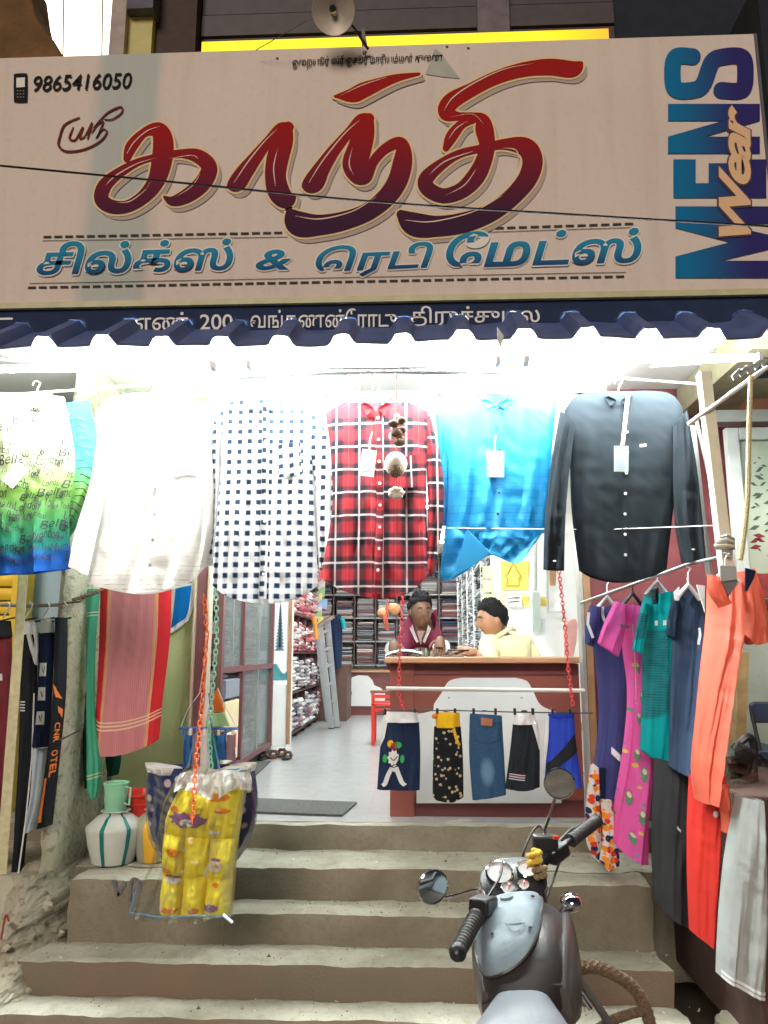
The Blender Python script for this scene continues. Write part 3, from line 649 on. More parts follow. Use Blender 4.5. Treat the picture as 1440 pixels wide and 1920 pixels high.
# ================================================================ SHIRTS UNDER THE AWNING
def fab(name, col, **k):
    k.setdefault('rough', .85); k.setdefault('transl', .22); k.setdefault('var', .05); k.setdefault('bump', .25); k.setdefault('bscale', 260); k.setdefault('spec', .2)
    return M(name, col, **k)
btn = M('pearl_button', (.8, .8, .78), rough=.25, var=0)
dkbtn = M('dark_button', (.04, .04, .05), rough=.3, var=0)
tagw = M('white_card', (.82, .82, .84), rough=.5, var=.02)
hang = M('clear_plastic_hanger', (.6, .64, .66), rough=.2, var=0, spec=.8)
blkp = M('black_plastic', (.015, .015, .017), rough=.35, var=0)
def hanger(parent, cx, cy, Y, w_=60, dy=26, mat=None, hook=34):
    mat = mat or hang; mb = MB(); mb.tube([P(cx-w_, cy+dy, Y), P(cx-w_*.4, cy+dy*.45, Y), P(cx, cy, Y), P(cx+w_*.4, cy+dy*.45, Y), P(cx+w_, cy+dy, Y)], .008, 6)
    mb.tube(cr([tuple(P(cx, cy, Y)), tuple(P(cx, cy-hook*.6, Y)), tuple(P(cx+6, cy-hook, Y)), tuple(P(cx-5, cy-hook-3, Y)), tuple(P(cx-8, cy-hook+5, Y))], 4), .0025, 6)
    return mb.obj('hanger', mat, parent, smooth=True)
def collar(parent, mat, inner, cx, cy, w_, Y, drop=22, gap=4):
    """shirt collar: inner band behind, two folded leaves in front"""
    mb = MB(); mb.grid(lambda u, v: P(cx-w_+2*w_*u, cy-6+v*(10+12*math.sin(math.pi*u)), Y+.018+.012*math.sin(math.pi*u)), 10, 3); mb.obj('collar_band', inner, parent, smooth=True)
    for s in (-1, 1):
        pts = [(cx+s*w_, cy-5), (cx+s*w_*1.02, cy+6), (cx+s*w_*.62, cy+drop), (cx+s*gap, cy+drop*.62), (cx+s*gap*1.2, cy+drop*.42), (cx+s*w_*.72, cy+2)]
        mb = MB(); mb.prism([P(x, y, Y-.040-.004*i) for i, (x, y) in enumerate(pts)], (0, .006, 0)); bevel(mb.obj('collar_leaf', mat, parent), .002)
def hangtag(parent, x, y, w_, h_, Y, mat=None, lines=True, strap=30, rot=0):
    ca, sa = math.cos(rot), math.sin(rot)
    def q(dx, dy, o=0): return P(x+dx*ca-dy*sa, y+dx*sa+dy*ca, Y-o)
    mb = MB(); mb.prism([q(-w_/2, -h_/2), q(w_/2, -h_/2), q(w_/2, h_/2), q(-w_/2, h_/2)], (0, .003, 0)); mb.obj('price_tag', mat or tagw, parent)
    mb = MB(); mb.tube([q(0, -h_/2+2, .002), q(-2, -h_/2-strap*.5, .004), q(1, -h_/2-strap, .0)], .0028, 5); mb.obj('tag_string', MATS['white_card'], parent)
    if lines:
        mb = MB()
        for k in range(5):
            b = mb.addv([q(-w_*.32, -h_*.05+k*h_*.09, .002), q(w_*.25, -h_*.05+k*h_*.09, .002), q(w_*.25, -h_*.01+k*h_*.09, .002), q(-w_*.32, -h_*.01+k*h_*.09, .002)]); mb.addf([(0, 1, 2, 3)], b)
        mb.obj('tag_print', M('tag_ink', (.25, .28, .4), var=0), parent)
def placket(surf, mat, parent, u=.5, v0=.06, v1=.98, n=7, bm=None, w_=.030, bv0=.1, bv1=.86):
    patch('placket', surf, [(u-w_, v0), (u+w_, v0), (u+w_, v1), (u-w_, v1)], mat, parent, n=3, m=30, o=.004)
    for k in range(n):
        p = surf(u, bv0+(bv1-bv0)*k/(n-1), .007); mb = MB(); mb.lathe([(0, -.002), (.006, -.002), (.007, 0), (.0055, .0025), (.003, .0012), (0, .0012)], p, 10, axis=(0, -1, 0)); mb.obj('button', bm or btn, parent, smooth=True)
SG = 'shirts displayed in a row under the awning'
# --- white and navy gingham
def check_mat():
    m = fab('navy_white_gingham', (.8, .8, .8)); nx = NX(m); u, v, vv = nx.uv('met')
    a = nx.band(u, .0475, .25, .245, .06); b = nx.band(v, .0475, .25, .245, .06)
    both = nx.m('MULTIPLY', a, b); one = nx.m('MULTIPLY', nx.m('MAXIMUM', a, b), nx.m('ADD', .06, nx.m('MULTIPLY', nx.step(v, .62, .25), .34)))
    setcol(m, nx.mix(both, nx.mix(one, (.84, .85, .86), (.25, .33, .45)), (.012, .028, .06))); return m
def plaid_mat():
    m = fab('red_navy_plaid', (.4, .02, .03)); nx = NX(m); u, v, vv = nx.uv('met')
    P_ = .106
    bu = nx.band(u, P_, .55, .27, .05); bv = nx.band(v, P_, .55, .27, .05)
    wu = nx.m('MULTIPLY', nx.band(u, P_, .52, .035, .015), .75); wv = nx.m('MULTIPLY', nx.band(v, P_, .55, .04, .015), .85); w2 = nx.m('MULTIPLY', nx.band(u, P_, .05, .010, .01), .12)
    s = nx.m('ADD', nx.m('MULTIPLY', nx.m('MAXIMUM', bu, bv), .68), nx.m('MULTIPLY', nx.m('MULTIPLY', bu, bv), .30)); c = nx.mix(s, (.46, .035, .045), (.010, .022, .034))
    c = nx.mix(wv, c, (.75, .62, .62)); c = nx.mix(wu, c, (.72, .62, .60)); c = nx.mix(w2, c, (.6, .5, .45)); setcol(m, c); return m
gm, pm = check_mat(), plaid_mat()
whitef = fab('white_cotton', (.84, .84, .83), transl=.3)
def wave_white():
    m = fab('white_seersucker', (.82, .81, .78), transl=.3); nx = NX(m); u, v, vv = nx.uv('met')
    a = nx.band(v, .021, .5, .06, .05); n_ = nx.step(nx.noise(vv, 30, 4), .5, .08); setcol(m, nx.mix(nx.m('MULTIPLY', nx.m('MULTIPLY', a, n_), nx.step(v, .72, .12)), (.84, .83, .80), (.35, .28, .22))); return m
wsm = wave_white()
bluef2 = fab('bright_blue_slub', (.01, .30, .62), transl=.35, spec=.5, rough=.5)
nx = NX(bluef2); u, v, vv = nx.uv('met'); ln = nx.band(v, .0065, .5, .16, .1); nn = nx.step(nx.noise(vv, 14, 4), .52, .06)
ln2 = nx.m('MULTIPLY', nx.band(v, .034, .5, .05, .03), nx.step(nx.noise(vv, 9, 3), .45, .08))
setcol(bluef2, nx.mix(nx.m('MULTIPLY', nx.m('MAXIMUM', nx.m('MULTIPLY', ln, nn), ln2), .55), (.015, .33, .64), (.0, .10, .34)))
blackf = fab('charcoal_cotton', (.014, .020, .026), transl=.04, bump=0, spec=.15)
def wrinkles(m, sc_=9.0, st=.5, dist=.02):
    nx = NX(m); ox, oy, oz, ov = nx.obj(); mp = nx.n.new('ShaderNodeMapping'); mp.inputs['Scale'].default_value = (.55, .55, 1.3); mp.inputs['Rotation'].default_value = (0, .5, 0); nx.l.new(ov, mp.inputs[0])
    a = nx.n.new('ShaderNodeTexNoise'); a.noise_type = 'RIDGED_MULTIFRACTAL'; a.inputs['Scale'].default_value = sc_; a.inputs['Detail'].default_value = 3; a.inputs['Distortion'].default_value = .8; nx.l.new(mp.outputs[0], a.inputs['Vector'])
    b = nx.n.new('ShaderNodeBump'); b.inputs['Strength'].default_value = st; b.inputs['Distance'].default_value = dist; nx.l.new(a.outputs[0], b.inputs['Height'])
    old = m.node_tree.nodes['Principled BSDF'].inputs['Normal'].links
    if old: nx.l.new(old[0].from_socket, b.inputs['Normal'])
    nx.l.new(b.outputs[0], m.node_tree.nodes['Principled BSDF'].inputs['Normal'])
wrinkles(blackf, 4.0, .45, .012)
for m_ in (gm, pm, whitef, wsm, bluef2): wrinkles(m_, 4.0, .35, .008)
# green printed shirt
grn = fab('green_blue_dyed_print', (.4, .6, .2), transl=.30)
nx = NX(grn); u, v, vv = nx.uv('nor'); mu, mv, mvv = nx.uv('met')
rmp = nx.n.new('ShaderNodeValToRGB'); e = rmp.color_ramp.elements
e[0].position = 0; e[0].color = (.62, .60, .42, 1); e[1].position = 1; e[1].color = (.01, .09, .40, 1)
for p_, c_ in ((.38, (.55, .60, .36)), (.55, (.26, .48, .10)), (.74, (.05, .30, .12)), (.86, (.01, .20, .18)), (.90, (.01, .10, .42))):
    q = e.new(p_); q.color = (*c_, 1)
nx.l.new(nx.m('ADD', v, nx.m('MULTIPLY', nx.m('SUBTRACT', nx.noise(mvv, 5, 4), .5), .10)), rmp.inputs[0]); setcol(grn, rmp.outputs[0])
ink = M('black_fabric_ink', (.012, .012, .02), rough=.8, var=0)
def print_words(surf, parent, rows, mat, sz=.055, ar=1.0, u0=0, u1=1):
    for (body, u, v, w_, h_) in rows:
        def mp(a, b): return surf(min(1, max(0, u+w_*a)), min(1, max(0, v-h_*b+.006*math.sin(a*9))), .0045)
        text_on('printed_word', body, mp, mat, parent, shear=.25)
t = thing('shirt', 'green to blue dyed shirt printed all over with black handwritten words at far left', 'shirt', P(0, 900, 3.46), SG)
o, sf = cloth('front_body', [(-120, 770), (-116, 900), (-112, 1090)], [(120, 745), (140, 860), (130, 960), (133, 1066)], 3.46, grn, t, T=[(-120, 770), (-60, 745), (-10, 742), (60, 742), (120, 745)], B=[(-112, 1090), (0, 1078), (60, 1076), (133, 1066)], bulge=.035, seed=1, nf=5, fold=.014)
rows = []; wl_ = ['New York', 'London', 'Bells', 'Mumbai', 'New York', 'Bells', 'London']
k = 0
for r_ in range(15):
    for c_i in range(4): rows.append((wl_[(k*3+r_) % 7], .44+.16*c_i+.05*((r_*7+c_i*3) % 4-1.5)*.6, .10+.060*r_+.012*(c_i % 2), .13+.03*((k*5) % 3), .036+.012*((k*7) % 3))); k += 1
print_words(sf, t, rows, ink)
hangtag(t, 28, 890, 26, 46, 3.40, rot=.7, lines=False, strap=6)
collar(t, grn, M('dark_label', (.05, .06, .08), var=0), 72, 744, 26, 3.46, 24)
o, s2 = cloth('sleeve', [(112, 762), (128, 880), (120, 950), (112, 1010)], [(166, 752), (190, 870), (168, 945), (124, 1018)], 3.50, fab('cyan_sleeve_dye', (.02, .45, .55), transl=.35), t, bulge=.02, seed=2, nu=14, nv=22)
nx = NX(MATS['cyan_sleeve_dye']); u, v, vv = nx.uv('nor'); rmp = nx.n.new('ShaderNodeValToRGB'); e = rmp.color_ramp.elements
e[0].position = .15; e[0].color = (.02, .42, .66, 1); e[1].position = .85; e[1].color = (.05, .22, .10, 1); q = e.new(.45); q.color = (.10, .55, .35, 1); q = e.new(.62); q.color = (.25, .50, .12, 1); nx.l.new(v, rmp.inputs[0]); setcol(MATS['cyan_sleeve_dye'], rmp.outputs[0])
for i in range(16):
    strokeUV('print_dash', s2, [(.25+.1*(i % 3), .12+.05*i), (.5+.08*(i % 4), .11+.05*i), (.8, .135+.05*i)], .012, ink, t, ar=3)
hanger(t, 70, 752, 3.475)
# --- white shirt
t = thing('shirt', 'plain white long sleeve shirt beside the green printed shirt', 'shirt', P(280, 900, 3.5), SG)
o, sf = cloth('body', [(183, 772), (190, 900), (180, 1000), (160, 1090)], [(392, 772), (400, 900), (398, 1000), (386, 1062)], 3.49, wsm, t, T=[(183, 772), (215, 750), (262, 742), (310, 742), (362, 750), (392, 772)], B=[(160, 1090), (200, 1104), (270, 1114), (345, 1094), (386, 1062)], bulge=.035, seed=3, fold=.014)
placket(sf, wsm, t, bm=M('grey_button', (.2, .22, .26), var=0)); collar(t, wsm, whitef, 286, 744, 28, 3.49)
patch('chest_pocket', sf, [(.62, .22), (.84, .22), (.84, .42), (.62, .42)], wsm, t, o=.006)
cloth('sleeve', [(186, 790), (170, 900), (140, 1000), (128, 1062)], [(212, 800), (196, 930), (180, 1010), (165, 1078)], 3.44, wsm, t, bulge=.025, seed=4, nu=12, nv=24)
cloth('sleeve', [(378, 800), (384, 930), (380, 1010), (376, 1060)], [(398, 785), (408, 900), (408, 1000), (402, 1062)], 3.56, wsm, t, bulge=.02, seed=5, nu=12, nv=24)
hangtag(t, 276, 888, 27, 32, 3.43, mat=M('blue_tag_card', (.45, .50, .62), var=0), strap=22)
hanger(t, 286, 752, 3.50)
# --- gingham
t = thing('shirt', 'white shirt with navy gingham checks between the white and red plaid shirts', 'shirt', P(490, 900, 3.47), SG)
o, sf = cloth('body', [(412, 772), (416, 850), (408, 960), (396, 1095)], [(588, 772), (586, 900), (592, 1000), (596, 1098)], 3.45, gm, t, T=[(412, 772), (440, 756), (470, 744), (520, 744), (560, 754), (588, 772)], B=[(396, 1095), (430, 1120), (490, 1132), (550, 1124), (596, 1098)], bulge=.03, seed=6, fold=.012)
placket(sf, gm, t, w_=.035); collar(t, gm, whitef, 494, 748, 26, 3.45)
patch('chest_pocket', sf, [(.62, .24), (.86, .21), (.88, .38), (.64, .40)], gm, t, o=.006)
cloth('sleeve', [(566, 800), (590, 900), (594, 990), (598, 1070)], [(592, 772), (624, 850), (630, 960), (624, 1066)], 3.46, gm, t, bulge=.028, seed=7, nu=14, nv=26, fold=.012)
cloth('sleeve', [(400, 790), (396, 900), (392, 1000), (388, 1050)], [(416, 800), (412, 900), (410, 1000), (404, 1050)], 3.52, gm, t, bulge=.02, seed=8, nu=10, nv=24)
hanger(t, 494, 754, 3.46)
# --- red plaid
t = thing('shirt', 'red and navy plaid shirt with white lines in the middle of the row', 'shirt', P(705, 900, 3.4), SG)
o, sf = cloth('body', [(610, 776), (620, 850), (622, 960), (600, 1082)], [(806, 776), (800, 860), (800, 970), (806, 1075)], 3.42, pm, t, T=[(610, 776), (640, 762), (676, 750), (706, 752), (735, 750), (775, 762), (806, 776)], B=[(600, 1082), (640, 1106), (705, 1122), (765, 1112), (806, 1075)], bulge=.035, seed=9, fold=.011)
placket(sf, pm, t, n=8, w_=.035); collar(t, pm, fab('blue_grey_lining', (.10, .22, .30)), 705, 752, 28, 3.42, 28)
patch('chest_pocket', sf, [(.66, .30), (.93, .27), (.94, .46), (.67, .45)], pm, t, o=.007)
cloth('sleeve', [(796, 800), (800, 880), (802, 960), (798, 1075)], [(806, 776), (828, 870), (832, 960), (814, 1082)], 3.44, pm, t, bulge=.028, seed=10, nu=12, nv=26)
cloth('sleeve', [(596, 900), (596, 960), (604, 1010), (606, 1040)], [(612, 800), (616, 900), (614, 1000), (612, 1050)], 3.49, pm, t, bulge=.02, seed=11, nu=10, nv=24)
hangtag(t, 690, 868, 27, 50, 3.34, rot=.12, strap=34)
hanger(t, 706, 758, 3.44); 
for k in (-1, 1):
    mb = MB(); mb.tube([P(666+10*k, 702, 3.44), P(662+12*k, 725, 3.43), P(658+8*k, 748, 3.42)], .004, 6); mb.obj('hanger_clip', blkp if k < 0 else hang, t)
# --- blue
t = thing('shirt', 'bright blue shirt with its hem folded up beside the black shirt', 'shirt', P(930, 900, 3.52), SG)
o, sf = cloth('body', [(820, 772), (838, 850), (840, 940), (834, 1000)], [(1044, 752), (1034, 850), (1028, 940), (1020, 1000)], 3.52, bluef2, t, T=[(820, 772), (858, 756), (905, 744), (950, 744), (1000, 744), (1044, 752)], B=[(834, 1000), (900, 1004), (960, 1003), (1020, 1000)], bulge=.035, seed=12, fold=.012)
placket(sf, bluef2, t, n=6, w_=.03, bm=dkbtn)
cloth('hem_flap', [(834, 992), (830, 1030), (824, 1072)], [(1020, 992), (1014, 1004), (996, 1028)], 3.49, bluef2, t, T=[(834, 992), (900, 990), (960, 990), (1020, 992)], B=[(824, 1078), (838, 1090), (878, 1068), (916, 1040), (948, 1050), (974, 1056), (996, 1028)], bulge=.03, seed=13, fold=.02, nf=3)
mb = MB(); mb.prism([P(x, y, 3.435) for x, y in ((876, 992), (920, 1036), (900, 1052), (846, 1086), (862, 1040))], (0, .01, 0)); bevel(mb.obj('folded_corner', bluef2, t), .003)
collar(t, bluef2, whitef, 930, 746, 28, 3.52)
cloth('sleeve', [(816, 776), (824, 860), (828, 930), (826, 985)], [(834, 790), (840, 860), (842, 930), (838, 985)], 3.56, bluef2, t, bulge=.02, seed=14, nu=10, nv=20)
hangtag(t, 929, 870, 31, 48, 3.46, strap=30, mat=M('pale_pink_card', (.82, .74, .78), var=0), lines=False); hanger(t, 930, 752, 3.53)
# --- black
t = thing('shirt', 'charcoal black long sleeve shirt with white buttons at the right end', 'shirt', P(1170, 900, 3.44), SG)
o, sf = cloth('body', [(1058, 770), (1068, 860), (1072, 960), (1086, 1070)], [(1280, 768), (1276, 860), (1262, 960), (1250, 1068)], 3.44, blackf, t, T=[(1058, 770), (1078, 746), (1120, 738), (1160, 742), (1195, 738), (1250, 741), (1280, 768)], B=[(1086, 1070), (1115, 1084), (1165, 1092), (1215, 1084), (1250, 1068)], bulge=.04, seed=15, fold=.007, nf=2, nu=40, nv=60)
placket(sf, blackf, t, n=8, w_=.03); collar(t, blackf, whitef, 1160, 740, 26, 3.44, 22)
cloth('sleeve', [(1050, 772), (1032, 880), (1022, 970), (1019, 1068)], [(1078, 800), (1066, 900), (1060, 980), (1058, 1070)], 3.40, blackf, t, bulge=.03, seed=16, nu=16, nv=34, fold=.012)
cloth('sleeve', [(1262, 800), (1262, 900), (1266, 980), (1278, 1056)], [(1288, 768), (1304, 860), (1316, 960), (1324, 1050)], 3.40, blackf, t, bulge=.03, seed=17, nu=16, nv=34, fold=.012)
for (x, y) in ((1040, 1052), (1300, 1030)):
    mb = MB(); mb.ball(P(x, y, 3.355), .008, .002, .004, 8, 4); mb.obj('cuff_button', btn, t)
mb = MB(); mb.prism([P(x, y, 3.375) for x, y in ((1200, 833), (1212, 832), (1212, 837), (1200, 838))], (0, .003, 0)); mb.obj('chest_badge', tagw, t)
hangtag(t, 1165, 860, 27, 48, 3.37, strap=0, mat=M('grey_green_card', (.30, .36, .34), var=0))
mb = MB(); mb.prism([P(x, y, 3.355) for x, y in ((1174, 742), (1181, 742), (1171, 834), (1164, 834))], (0, .002, 0)); mb.obj('tag_ribbon', tagw, t)
hanger(t, 1160, 748, 3.45)
# --- hanging charm
charm = thing('hanging_charm', 'hanging charm of dried pods, white gourd and shell before the plaid shirt', 'charm', P(744, 900, 3.22))
gourd = M('white_gourd', (.72, .66, .56), rough=.6, var=.1); pod = M('dried_brown_pod', (.13, .08, .05), rough=.9, var=.4, scale=60, bump=.6)
mb = MB(); mb.tube([P(744, 700, 3.22), P(743, 780, 3.22), P(745, 935, 3.22)], .002, 5); mb.obj('string', pod, charm)
mb = MB(); mb.ball(P(742, 870, 3.21), .049, .044, .053, 20, 12); mb.obj('gourd', gourd, charm, smooth=True)
mb = MB(); mb.ball(P(742, 881, 3.192), .034, .030, .034, 14, 9); mb.obj('coir_patch', M('brown_coir', (.20, .14, .09), rough=1, bump=1, bscale=120, var=.4, scale=90), charm, smooth=True)
for k in range(9):
    mb = MB(); a_ = k*1.9; mb.ball(P(744+10*math.sin(a_), 783+5.8*k, 3.21+.02*math.cos(a_)), .014+.006*(k % 3), .012, .018, 8, 6)
    mb.obj('pod', pod if k % 3 else MATS['white_card'], charm, smooth=True)
for k in range(7):
    mb = MB(); mb.ball(P(743+9*math.cos(k*.9), 924+7*math.sin(k*.9), 3.21), .016, .015, .013, 8, 6); mb.obj('shell', gourd, charm, smooth=True)
# ================================================================ LEFT SIDE: TOWELS, T-SHIRT ON WALL
ln_ = thing('clothes_line', 'dark twisted rope line tied from the party wall to the shop front', 'rope', P(150, 1125, 4.25))
ropem = M('dark_rope', (.16, .13, .09), rough=.95, var=.4, scale=80, bump=.8, bscale=150)
def pxp(pts, Y): return [P(x, y, (Y if len(q) < 1 else q[0])) for x, y, *q in pts]
mb = MB(); mb.tube(pxp([(110, 1132, 4.06), (150, 1128, 4.08), (170, 1110, 4.2), (200, 1104, 4.3), (360, 1092, 4.5)], 4.2), .006, 6); mb.obj('rope', ropem, ln_)
for k in range(7):
    mb = MB(); mb.ball(P(140+7*k, 1124-2.2*k, 4.07+.01*k), .016, .012, .010, 7, 5); mb.obj('knot', ropem, ln_)
pink = fab('pink_striped_towel', (.6, .2, .22), transl=.1)
nx = NX(pink); u, v, vv = nx.uv('nor'); mu, mv, m2 = nx.uv('met')
dis = nx.m('MINIMUM', u, nx.m('SUBTRACT', 1.0, u)); red = nx.m('SUBTRACT', 1.0, nx.step(dis, .155, .006))
yb = nx.m('MULTIPLY', nx.band(u, .018, .5, .22, .1), nx.m('MULTIPLY', nx.step(dis, .155, .004), nx.m('SUBTRACT', 1.0, nx.step(dis, .20, .004))))
hb = nx.m('MULTIPLY', nx.band(v, .022, .5, .2, .1), nx.m('MULTIPLY', nx.step(v, .80, .003), nx.m('SUBTRACT', 1.0, nx.step(v, .862, .003))))
st = nx.m('MULTIPLY', nx.band(mu, .011, .5, .2, .1), .35)
c_ = nx.mix(st, (.62, .25, .27), (.48, .12, .15)); c_ = nx.mix(red, c_, (.66, .03, .04)); c_ = nx.mix(yb, c_, (.85, .50, .12)); c_ = nx.mix(hb, c_, (.85, .62, .42)); setcol(pink, c_)
t = thing('towel', 'pink striped towel with red borders and yellow lines hanging on the left', 'towel', P(250, 1250, 4.3), 'towels hanging by the left wall')
cloth('towel_cloth', [(188, 1100), (186, 1200), (180, 1330), (176, 1400)], [(322, 1098), (318, 1200), (305, 1310), (298, 1385)], 4.30, pink, t, B=[(176, 1400), (186, 1416), (230, 1414), (270, 1402), (298, 1385)], bulge=.05, seed=21, fold=.010, nu=30, nv=44)
cloth('inner_layer', [(196, 1380), (198, 1400), (204, 1418)], [(294, 1370), (290, 1384), (280, 1398)], 4.32, pink, t, bulge=.02, seed=22, nu=16, nv=8)
green = fab('mint_green_towel', (.06, .42, .26), transl=.12)
nx = NX(green); u, v, vv = nx.uv('nor'); b1 = nx.m('MAXIMUM', nx.band(v, 1.0, .113, .003, .001), nx.m('MAXIMUM', nx.band(v, 1.0, .127, .003, .001), nx.m('MAXIMUM', nx.band(v, 1.0, .885, .003, .001), nx.band(v, 1.0, .90, .003, .001)))); setcol(green, nx.mix(b1, (.08, .42, .27), (.6, .7, .5)))
t = thing('towel', 'long mint green towel hanging in a narrow fold beside the pink towel', 'towel', P(175, 1300, 4.28), 'towels hanging by the left wall')
cloth('towel_cloth', [(165, 1106), (163, 1200), (162, 1340), (163, 1470), (170, 1500)], [(188, 1104), (180, 1200), (178, 1330), (190, 1440), (184, 1492)], 4.26, green, t, bulge=.03, seed=23, nu=14, nv=50, fold=.012)
t = thing('cloth_bundle', 'dark green cloth hanging in the shade behind the mint towel', 'cloth', P(160, 1300, 4.4))
cloth('dark_cloth', [(148, 1125), (150, 1300), (158, 1480)], [(170, 1120), (170, 1300), (176, 1470)], 4.36, fab('bottle_green_cloth', (.01, .09, .06)), t, bulge=.03, seed=24, nu=10)
cloth('dark_cloth', [(196, 1400), (198, 1430), (202, 1456)], [(228, 1400), (226, 1430), (222, 1452)], 4.5, MATS['bottle_green_cloth'], t, bulge=.03, seed=25, nu=10, nv=10)
mb = MB(); mb.tube([P(204, 1450, 4.62), P(206, 1500, 4.62)], .013, 8); mb.obj('grey_pipe', M('grey_pvc', (.12, .12, .11), rough=.5), label='grey pipe stub standing against the green wall behind the pots', cat='pipe')
t = thing('shirt', 'white and blue sleeveless top pinned on the pale green wall', 'top', P(340, 1140, 4.64))
o, sf = cloth('body', [(322, 1090), (320, 1130), (316, 1168)], [(362, 1090), (362, 1140), (352, 1168)], 4.64, whitef, t, B=[(316, 1190), (330, 1182), (352, 1164)], bulge=.015, seed=26, nu=14, nv=16, fold=.006)
patch('blue_panel', sf, [(.22, .15), (.95, .1), (.8, .86), (.12, .9)], fab('cobalt_cloth', (.0, .12, .38)), t, o=.006)
# ================================================================ POTS
alu = M('dull_white_pot', (.56, .60, .56), rough=.4, var=.06, bump=.05); tealp = M('teal_band_paint', (.0, .16, .14), rough=.5)
def pot(name, label, c, R, H, mat, cat='pot', stripes=None, group=None):
    t = thing(name, label, cat, c, group); prof = [(0, 0), (R*.62, 0), (R*.72, H*.03), (R*.90, H*.36), (R, H*.66), (R*.98, H*.72), (R*.62, H*.90), (R*.46, H*.93), (R*.42, H*.95), (R*.43, H*.98), (R*.52, H), (R*.50, H*1.01), (R*.38, H*.97)]
    mb = MB(); mb.lathe([(a, b) for a, b in prof], c, 36); mb.obj('body', mat, t, smooth=True)
    for (ang, sm, wd) in (stripes or []):
        mb = MB(); c0 = Vector(c)
        def fn(u, v):
            i = v*8.999; k = int(i)+1; f = i-int(i); r = prof[k][0]*(1-f)+prof[k+1][0]*f if k+1 < len(prof) else prof[k][0]; z = prof[k][1]*(1-f)+prof[k+1][1]*f
            a = ang+(u-.5)*wd; return c0+Vector(((r+.002)*math.sin(a), -(r+.002)*math.cos(a), z))
        mb.grid(fn, 3, 36); mb.obj('painted_stripe', sm, t, smooth=True)
    return t
pc = PZ(196, 1628, .713); pc.y += .11
pot('water_pot', 'white round water pot with teal vertical bands on the left ledge', tuple(pc), .148, .262, alu, stripes=[(-.08, tealp, .16), (.85, tealp, .16), (2.6, tealp, .16)])
mug = thing('mug', 'mint green plastic mug sitting upside on the mouth of the white water pot', 'mug', (pc.x, pc.y, pc.z+.262))
mb = MB(); mb.lathe([(.0, .0), (.052, .0), (.056, .055), (.060, .06), (.058, .10), (.066, .150), (.070, .152), (.066, .156), (.058, .150), (.052, .10), (.048, .01), (0, .008)], (pc.x-.005, pc.y, pc.z+.250), 28); mintp = M('mint_plastic', (.28, .62, .42), rough=.3, var=.03); mb.obj('cup', mintp, mug, smooth=True)
mb = MB(); mb.tube([(pc.x+.05, pc.y-.02, pc.z+.385), (pc.x+.084, pc.y-.03, pc.z+.38), (pc.x+.080, pc.y-.03, pc.z+.295), (pc.x+.05, pc.y-.02, pc.z+.30)], .006, 6); mb.obj('handle', mintp, mug, smooth=True)
redpl = M('red_plastic', (.62, .03, .02), rough=.3, var=.04)
bc = PZ(242, 1612, .713); bc.y += .12
bk = thing('bucket', 'red plastic bucket standing behind the white water pot', 'bucket', tuple(bc))
mb = MB(); mb.lathe([(0, 0), (.085, 0), (.112, .25), (.118, .31), (.128, .315), (.128, .325), (.118, .33), (.108, .31), (.08, .01), (0, .01)], bc, 32); mb.obj('body', redpl, bk, smooth=True)
mb = MB(); mb.lathe([(.115, .268), (.119, .270), (.119, .278), (.115, .28)], bc, 32); mb.obj('rim_band', redpl, bk, smooth=True)
oc = PZ(276, 1622, .713); oc.y += .09
pot('water_pot', 'grey water pot with a yellow band half hidden by the baby bedding', tuple(oc), .115, .26, M('grey_pot', (.33, .33, .24), rough=.4, var=.1), stripes=[(.15, M('yellow_band', (.75, .42, .02), rough=.5), .7)])
# ================================================================ BABY BEDDING IN PLASTIC, CHAINS, CLIP HANGER
bed = thing('baby_bed_set', 'yellow quilted baby bedding in a clear plastic bag hanging before the steps', 'bedding', P(370, 1600, 3.6))
yq = fab('yellow_quilt', (.86, .72, .07), transl=.1, var=.03, spec=.03, bump=.1)
def puff(u, v):
    a = abs(math.sin(math.pi*3*u)) if v > .42 else abs(math.sin(math.pi*(1.0*u)))
    h = abs(math.sin(math.pi*min(1, (v/.42 if v < .42 else (v-.42)/.29 % 1.0)))); wr = abs(noise.noise(Vector((u*6, v*22, 0))))*.010+abs(noise.noise(Vector((u*14, v*14, 3))))*.006
    return .055*(a**.45)*(h**.35)-wr
o, sf = cloth('quilt', [(348, 1460), (316, 1520), (308, 1570), (306, 1640), (300, 1712)], [(458, 1466), (452, 1540), (442, 1600), (434, 1680), (430, 1716)], 3.56, yq, bed, bulge=.05, seed=31, fold=.012, nu=54, nv=60, fn=puff)
whp = fab('white_fleece', (.84, .82, .80), transl=.15)
cloth('fleece_hood', [(338, 1450), (330, 1466), (326, 1486)], [(468, 1448), (472, 1462), (470, 1482)], 3.535, whp, bed, T=[(338, 1450), (372, 1440), (400, 1446), (430, 1438), (468, 1448)], B=[(326, 1486), (352, 1474), (385, 1482), (412, 1494), (440, 1478), (470, 1482)], bulge=.085, seed=32, fold=.030, nf=5)
prp = fab('purple_print', (.30, .15, .30)); orp = fab('orange_print', (.80, .28, .03)); whq = fab('white_print_cloth', (.8, .78, .72))
def ell(name, surf, cu, cv, ru, rv, mat, parent, o=.006, lob=0, n=18):
    mb = MB(); b = mb.addv([surf(cu, cv, o)]+[surf(min(1, max(0, cu+ru*q*(1+.18*lob*math.sin(3*k))*math.cos(k*2*math.pi/n))), min(1, max(0, cv+rv*q*(1+.18*lob*math.sin(3*k))*math.sin(k*2*math.pi/n))), o) for q in (.35, .7, 1.0) for k in range(n)])
    mb.addf([(0, 1+k, 1+(k+1) % n) for k in range(n)]+[(1+r_*n+k, 1+r_*n+(k+1) % n, 1+(r_+1)*n+(k+1) % n, 1+(r_+1)*n+k) for r_ in (0, 1) for k in range(n)], b); return mb.obj(name, mat, parent, smooth=True)
